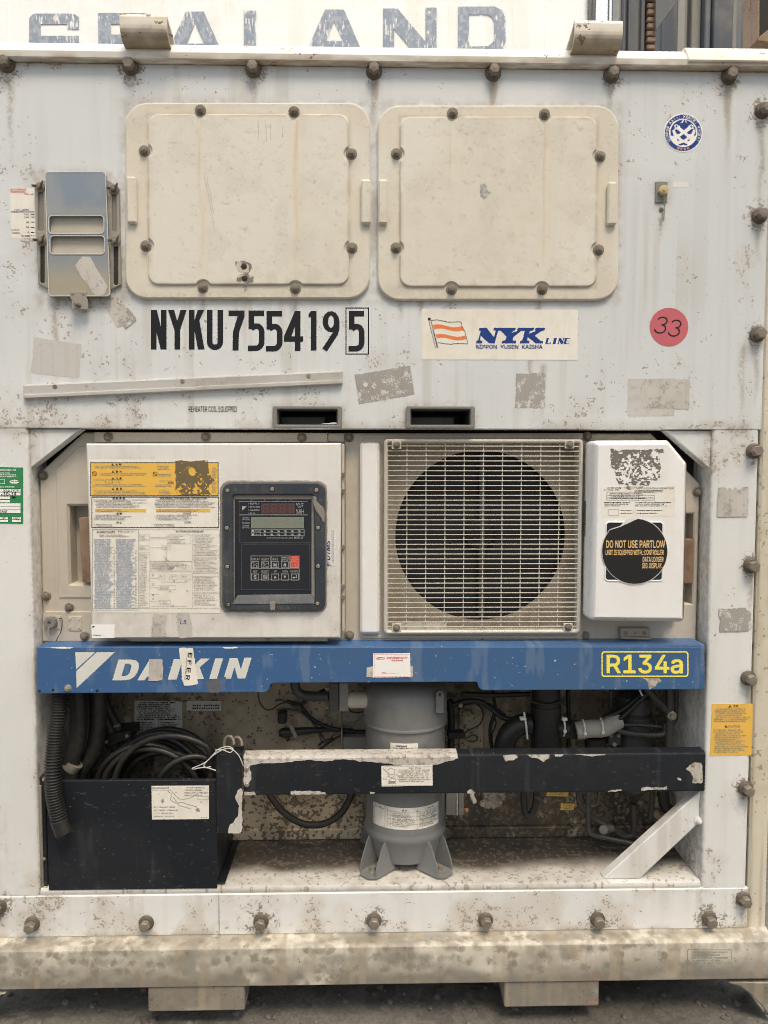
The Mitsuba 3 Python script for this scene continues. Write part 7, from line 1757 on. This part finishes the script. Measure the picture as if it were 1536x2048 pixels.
part(EL, 'tie_head', box(*map(float, (at(1040, 1440, .13)[0], at(1052, 1440, .13)[0])), .125, .14, float(at(1045, 1440, .13)[1]), float(at(1045, 1434, .13)[1]), 0.001), 'm_clear')
SLV = pipe('foam_pipe', 'grey foam wrapped pipe held by pale cable ties, right of the thick upright pipe', [(1118, 1458, .16), (1145, 1459, .15), (1153, 1459, .14)], 0.030, 'm_rubber', 18)
part(SLV, 'foam_sleeve', tube([P(1152, 1462, .14), P(1175, 1458, .14), P(1205, 1456, .14), P(1222, 1448, .15), P(1236, 1440, .16)], 0.0285, 18), 'm_foam', smooth=40)
for u, v in ((1128, 1454), (1168, 1459), (1204, 1456)):
    part(SLV, 'zip_tie', tube([P(u - 3, v - 20, .135), P(u + 1, v - 9, .112), P(u + 2, v + 8, .110), P(u, v + 18, .13)], 0.0032, 6), 'm_clear', smooth=True)
    a, b = map(float, at(u + 2, v + 8, .108))
    part(SLV, 'tie_head', box(a - .005, a + .005, .102, .110, b - .004, b + .004, .001), 'm_clear')
a, b = map(float, at(1129, 1438, .108))
part(SLV, 'tie_head', box(a - .008, a + .008, .102, .114, b - .005, b + .005, .001), 'm_clear')
part(SLV, 'stub', tube([P(1190, 1475, .17), P(1190, 1520, .17)], 0.033, 16, 0), 'm_rubber', smooth=40)
TK = thing('receiver_tank', 'dark upright receiver tank at the right of the recess with domed bottom', 'tank')
kcx, kyc = float(at(1266, 1500, .22)[0]), .215
zt_, zb_ = float(at(1266, 1400, .17)[1]), float(at(1262, 1600, .17)[1])
part(TK, 'shell', lathe([(0, zt_ + .02), (.03, zt_ + .016), (.052, zt_), (.054, zt_ - .02), (.054, zb_ + .04), (.050, zb_ + .022), (.034, zb_ + .004), (.012, zb_ - .004), (0, zb_ - .005)], (kcx, kyc, 0), 'z', 32), 'm_pipe', smooth=40)
part(TK, 'band', lathe([(.0548, zt_ - .05), (.0562, zt_ - .05), (.0562, zt_ - .062), (.0548, zt_ - .062)], (kcx, kyc, 0), 'z', 32), 'm_rubber')
part(TK, 'outlet', tube([P(1266, 1608, .215), P(1268, 1660, .215), P(1262, 1672, .215), P(1245, 1672, .215), P(1225, 1658, .22), P(1190, 1640, .23), P(1165, 1618, .23), P(1158, 1600, .23), P(1157, 1560, .23)], 0.0095, 12), 'm_pipe', smooth=40)
for nm, lab, pts, r, m in (('copper_pipe', 'upright grey pipe at the right end of the recess', [(1340, 1352, .13), (1340, 1430, .13), (1338, 1500, .13), (1338, 1540, .13)], 0.0125, 'm_pipe'),
                           ('copper_pipe', 'thinner upright grey pipe close to the right side wall', [(1352, 1352, .15), (1351, 1420, .15), (1348, 1442, .15), (1336, 1455, .15)], 0.009, 'm_pipe'),
                           ('copper_pipe', 'grey pipe crossing the tank level, bent down at its right end', [(1235, 1462, .14), (1270, 1468, .14), (1318, 1470, .14), (1330, 1464, .14), (1331, 1446, .14)], 0.0085, 'm_pipe'),
                           ('copper_pipe', 'thin grey pipe crossing just above the bent pipe', [(1240, 1450, .15), (1280, 1450, .15), (1325, 1454, .15)], 0.0055, 'm_pipe'),
                           ('copper_pipe', 'slanting grey pipe below the beam at the right end', [(1292, 1376, .13), (1310, 1396, .13), (1325, 1412, .13), (1338, 1426, .13)], 0.011, 'm_pipe'),
                           ('floor_pipe', 'grey pipe running down behind the guard bar and along the floor to the brace', [(1176, 1575, .16), (1176, 1620, .16), (1177, 1656, .16), (1184, 1668, .16), (1205, 1674, .16), (1260, 1686, .15), (1300, 1690, .14)], 0.0085, 'm_pipe'),
                           ('loop_pipe', 'small grey pipe loop below the guard bar', [(1160, 1575, .18), (1163, 1596, .18), (1180, 1612, .18), (1193, 1608, .18), (1198, 1590, .18), (1196, 1570, .18)], 0.0062, 'm_pipe'),
                           ('bent_tube', 'thick dark tube bent into a narrow U below the guard bar', [(1047, 1570, .14), (1048, 1610, .14), (1054, 1630, .14), (1064, 1626, .14), (1072, 1600, .14), (1072, 1570, .14)], 0.0105, 'm_rubber')):
    t = pipe(nm, lab, pts, r, m)
    if nm == 'bent_tube':
        part(t, 'branch', tube([P(1070, 1592, .138), P(1082, 1600, .13), P(1092, 1601, .125)], 0.0075, 10, 0), 'm_pipe', smooth=40)
        part(t, 'tip', tube([P(1088, 1601, .126), P(1094, 1601.5, .123)], 0.0085, 10, 0), 'm_steel')
    if 'upright grey pipe at the right' in lab:
        q = P(1342, 1430, .115)
        part(t, 'fitting', cat([hexhead(q[0], q[1], q[2], 0.016, 0.012), lathe([(.008, .012), (.008, .018), (0, .018)], q, '-y', 12)]), 'm_steel')
q = P(1210, 1660, .2)
t = thing('pipe_plug', 'round pale plug on the end of a pipe near the floor', 'plug')
part(t, 'body', tube([P(1222, 1657, .22), P(1207, 1660, .185)], 0.0125, 12, 0), 'm_steel', smooth=40)
part(t, 'rim', tube([P(1208.5, 1659.7, .188), P(1206, 1660, .183)], 0.0145, 12, 0), 'm_foam', smooth=40)
for nm, lab, pts, r, m in (('thin_pipe', 'thin dark pipe standing left of the receiver tank', [(1222, 1380, .2), (1222, 1440, .2), (1226, 1500, .2), (1226, 1560, .2)], 0.006, 'm_pipe'),
                           ('thin_pipe', 'thin dark pipe right of the thick upright pipe', [(1136, 1380, .24), (1137, 1440, .24), (1136, 1520, .24)], 0.007, 'm_rubber'),
                           ('thin_pipe', 'thin dark pipe curving behind the elbow', [(985, 1380, .25), (990, 1420, .25), (980, 1460, .25), (985, 1510, .25)], 0.006, 'm_rubber'),
                           ('thin_pipe', 'dark pipe running level just below the beam', [(925, 1388, .2), (990, 1390, .2), (1060, 1388, .2)], 0.008, 'm_rubber'),
                           ('thin_pipe', 'dark pipe rising from the floor behind the brace', [(1300, 1640, .22), (1304, 1600, .22), (1303, 1560, .22)], 0.008, 'm_pipe'),
                           ('thin_pipe', 'dark pipe slanting along the floor behind the loop pipe', [(1180, 1630, .26), (1215, 1648, .26), (1250, 1668, .25), (1300, 1680, .24)], 0.009, 'm_pipe'),
                           ('thin_pipe', 'black sleeve at the far right under the guard bar', [(1325, 1570, .2), (1330, 1610, .2), (1345, 1625, .2)], 0.019, 'm_rubber'),
                           ('thin_pipe', 'short black stub between compressor and side plate', [(900, 1400, .24), (903, 1440, .24), (902, 1500, .24)], 0.012, 'm_rubber')):
    pipe(nm, lab, pts, r, m)
VL = thing('valve_block', 'dark valve block with pale nuts between the foam pipe and the tank', 'valve')
q = P(1228, 1478, .16)
part(VL, 'body', box(q[0] - .02, q[0] + .02, .15, .2, q[2] - .02, q[2] + .022, .004), 'm_pipe')
for du, dv in ((-8, -8), (8, -8), (0, 10)):
    a, b = map(float, at(1228 + du, 1478 + dv, .15))
    part(VL, 'nut', hexhead(a, .1495, b, .007, .008), 'm_steel')
HB = thing('hose_bundle', 'bundle of black hoses slanting up to the beam at the right of the recess', 'hose')
for i, (o, y) in enumerate(((0, .15), (8, .165), (15, .14))):
    part(HB, 'hose', tube([P(1205, 1437 + o, y), P(1240, 1422 + o, y), P(1275, 1396 + o * .6, y), P(1300, 1374 + o * .4, y), P(1318, 1356, y)], 0.0085, 10), 'm_rubber', smooth=40)
part(HB, 'zip_tie', tube([P(1279, 1380, .125), P(1285, 1392, .12)], 0.003, 6, 0), 'm_clear')
WB = thing('wire_harness', 'black cable arching from the compressor to the elbow pipe', 'cable')
part(WB, 'cable', tube([P(905, 1410, .22), P(935, 1402, .22), P(962, 1404, .22), (P(985, 1420, .22)), P(1008, 1436, .2), P(1035, 1440, .18)], 0.0085, 12), 'm_rubber', smooth=40)
part(WB, 'cable', tube([P(960, 1402, .23), P(985, 1414, .23), P(1010, 1432, .21)], 0.006, 10), 'm_rubber', smooth=40)
part(WB, 'terminal', cat([lathe([(.009, 0), (.009, .01), (.006, .016), (0, .016)], P(920, 1409, .2), '-y', 14)]), 'm_steel', smooth=30)
for pts in ([(955, 1405), (966, 1425), (960, 1448), (935, 1462), (928, 1470)], [(930, 1478), (945, 1470), (955, 1474), (950, 1482), (935, 1482)], [(985, 1430), (992, 1445), (984, 1470), (986, 1490)]):
    part(WB, 'thin_wire', tube([P(u, v, .27) for u, v in pts], 0.002, 6), 'm_rubber', smooth=True)
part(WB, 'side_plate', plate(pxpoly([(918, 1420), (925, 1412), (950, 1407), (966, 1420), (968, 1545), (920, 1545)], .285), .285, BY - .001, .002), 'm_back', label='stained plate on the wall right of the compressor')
part(WB, 'connector', box(*map(float, (at(896, 1470, .2)[0], at(930, 1470, .2)[0])), .2, .24, float(at(910, 1478, .2)[1]), float(at(910, 1466, .2)[1]), .003), 'm_rubber')
EB = thing('junction_box', 'grey oblong box below the guard bar right of the compressor', 'box')
x0, x1, z0, z1 = R(892, 1560, 912, 1631, .2)
part(EB, 'half', box(x0, x1, .2, .25, z0, z1, .002), 'm_grey_plate')
x0, x1, z0, z1 = R(917, 1560, 928, 1631, .2)
part(EB, 'half', box(x0, x1, .2, .25, z0, z1, .002), 'm_grey_plate')
part(EB, 'conduit', tube([P(914.5, 1560, .21), P(914.5, 1630, .21)], .0028, 8, 0), 'm_clear', smooth=True)
part(EB, 'fitting', tube([P(929, 1620, .22), P(934, 1620, .21)], .007, 8, 0), 'm_copper')
FW = thing('foil_wrap', 'crumpled silver foil and hanging bulb below the guard bar', 'foil')
fm = trimesh.creation.icosphere(3, 1.0)
v = np.array(fm.vertices)
v = v * (1 + 0.9 * (meshkit.noise(v * 3.3, 2)[:, None] - 0.5)) * [0.040, 0.02, 0.038]
part(FW, 'foil', trimesh.Trimesh(v + P(985, 1592, .22), fm.faces, process=False), 'm_steel')
part(FW, 'bulb', tube([P(962, 1570, .18), P(964, 1608, .16)], .004, 8, 0), 'm_rubber')
part(FW, 'bulb_end', lathe([(.009, 0), (.008, .012), (0, .015)], P(964, 1606, .16), '-y', 14), 'm_steel', smooth=30)
part(FW, 'tape', tube([P(943, 1560, .2), P(944, 1590, .2), P(950, 1605, .2)], .008, 8), 'm_clear', smooth=True)

# labels on the recess wall
WD = BY - 0.0009
wl = part(RU, 'rating_label', sheet(pxpoly([(269, 1401), (364, 1403), (365, 1470), (268, 1469)], WD), WD, 0.0005), 'm_faint', label='faded rating label on the recess wall above the cable coil')
WD2 = WD - 0.0007
part(wl, 'small_print', cat([print_lines((272, 1404, 362, 1440), WD2, 2.6, 1, 0.95, gap=1.6, weight=0.3), print_lines((272, 1444, 314, 1468), WD2, 2.0, 2, 0.9, gap=1.7, weight=.3), print_lines((320, 1444, 360, 1462), WD2, 2.0, 3, 0.9, gap=1.7, weight=.3), quads([(270, 1439.5, 363, 1440.2), (317, 1441, 317.7, 1468)], WD2)]), 'm_ink')
wm = part(RU, 'month_label', sheet(pxpoly([(373, 1402), (443, 1402), (442, 1422), (373, 1421)], WD), WD, 0.0005), 'm_faint', label='small label with two rows of dots on the recess wall')
part(wm, 'dots', sheet(pxpoly(shapely.union_all([Point(386 + i * 4.6, v).buffer(1.7) for i in range(12) for v in (1411, 1416.5) if not (i == 4 and v < 1412)]), WD2), WD2, 0.0003), 'm_ink')
for pts in ([(1094, 1582), (1137, 1583), (1137, 1593), (1093, 1592)], [(1122, 1607), (1148, 1607), (1148, 1620), (1121, 1620)]):
    yl = part(RU, 'yellow_label', sheet(pxpoly(pts, WD), WD, 0.0005), 'm_yellow', label='small yellow label low on the recess wall, ' + ('upper' if pts[0][1] < 1600 else 'lower') + ' of two')
    part(yl, 'small_print', print_lines((pts[0][0] + 4, pts[0][1] + 2.5, pts[1][0] - 3, pts[2][1] - 2), WD2, 1.8, 5, 0.95, gap=1.8), 'm_grey_ink')
x0, x1, z0, z1 = R(180, 1470, 183, 1568, BY - .004)
part(RU, 'wall_joint', box(x0, x1, BY - .003, BY - .0002, z0, z1 + .15, .0005), 'm_dark')
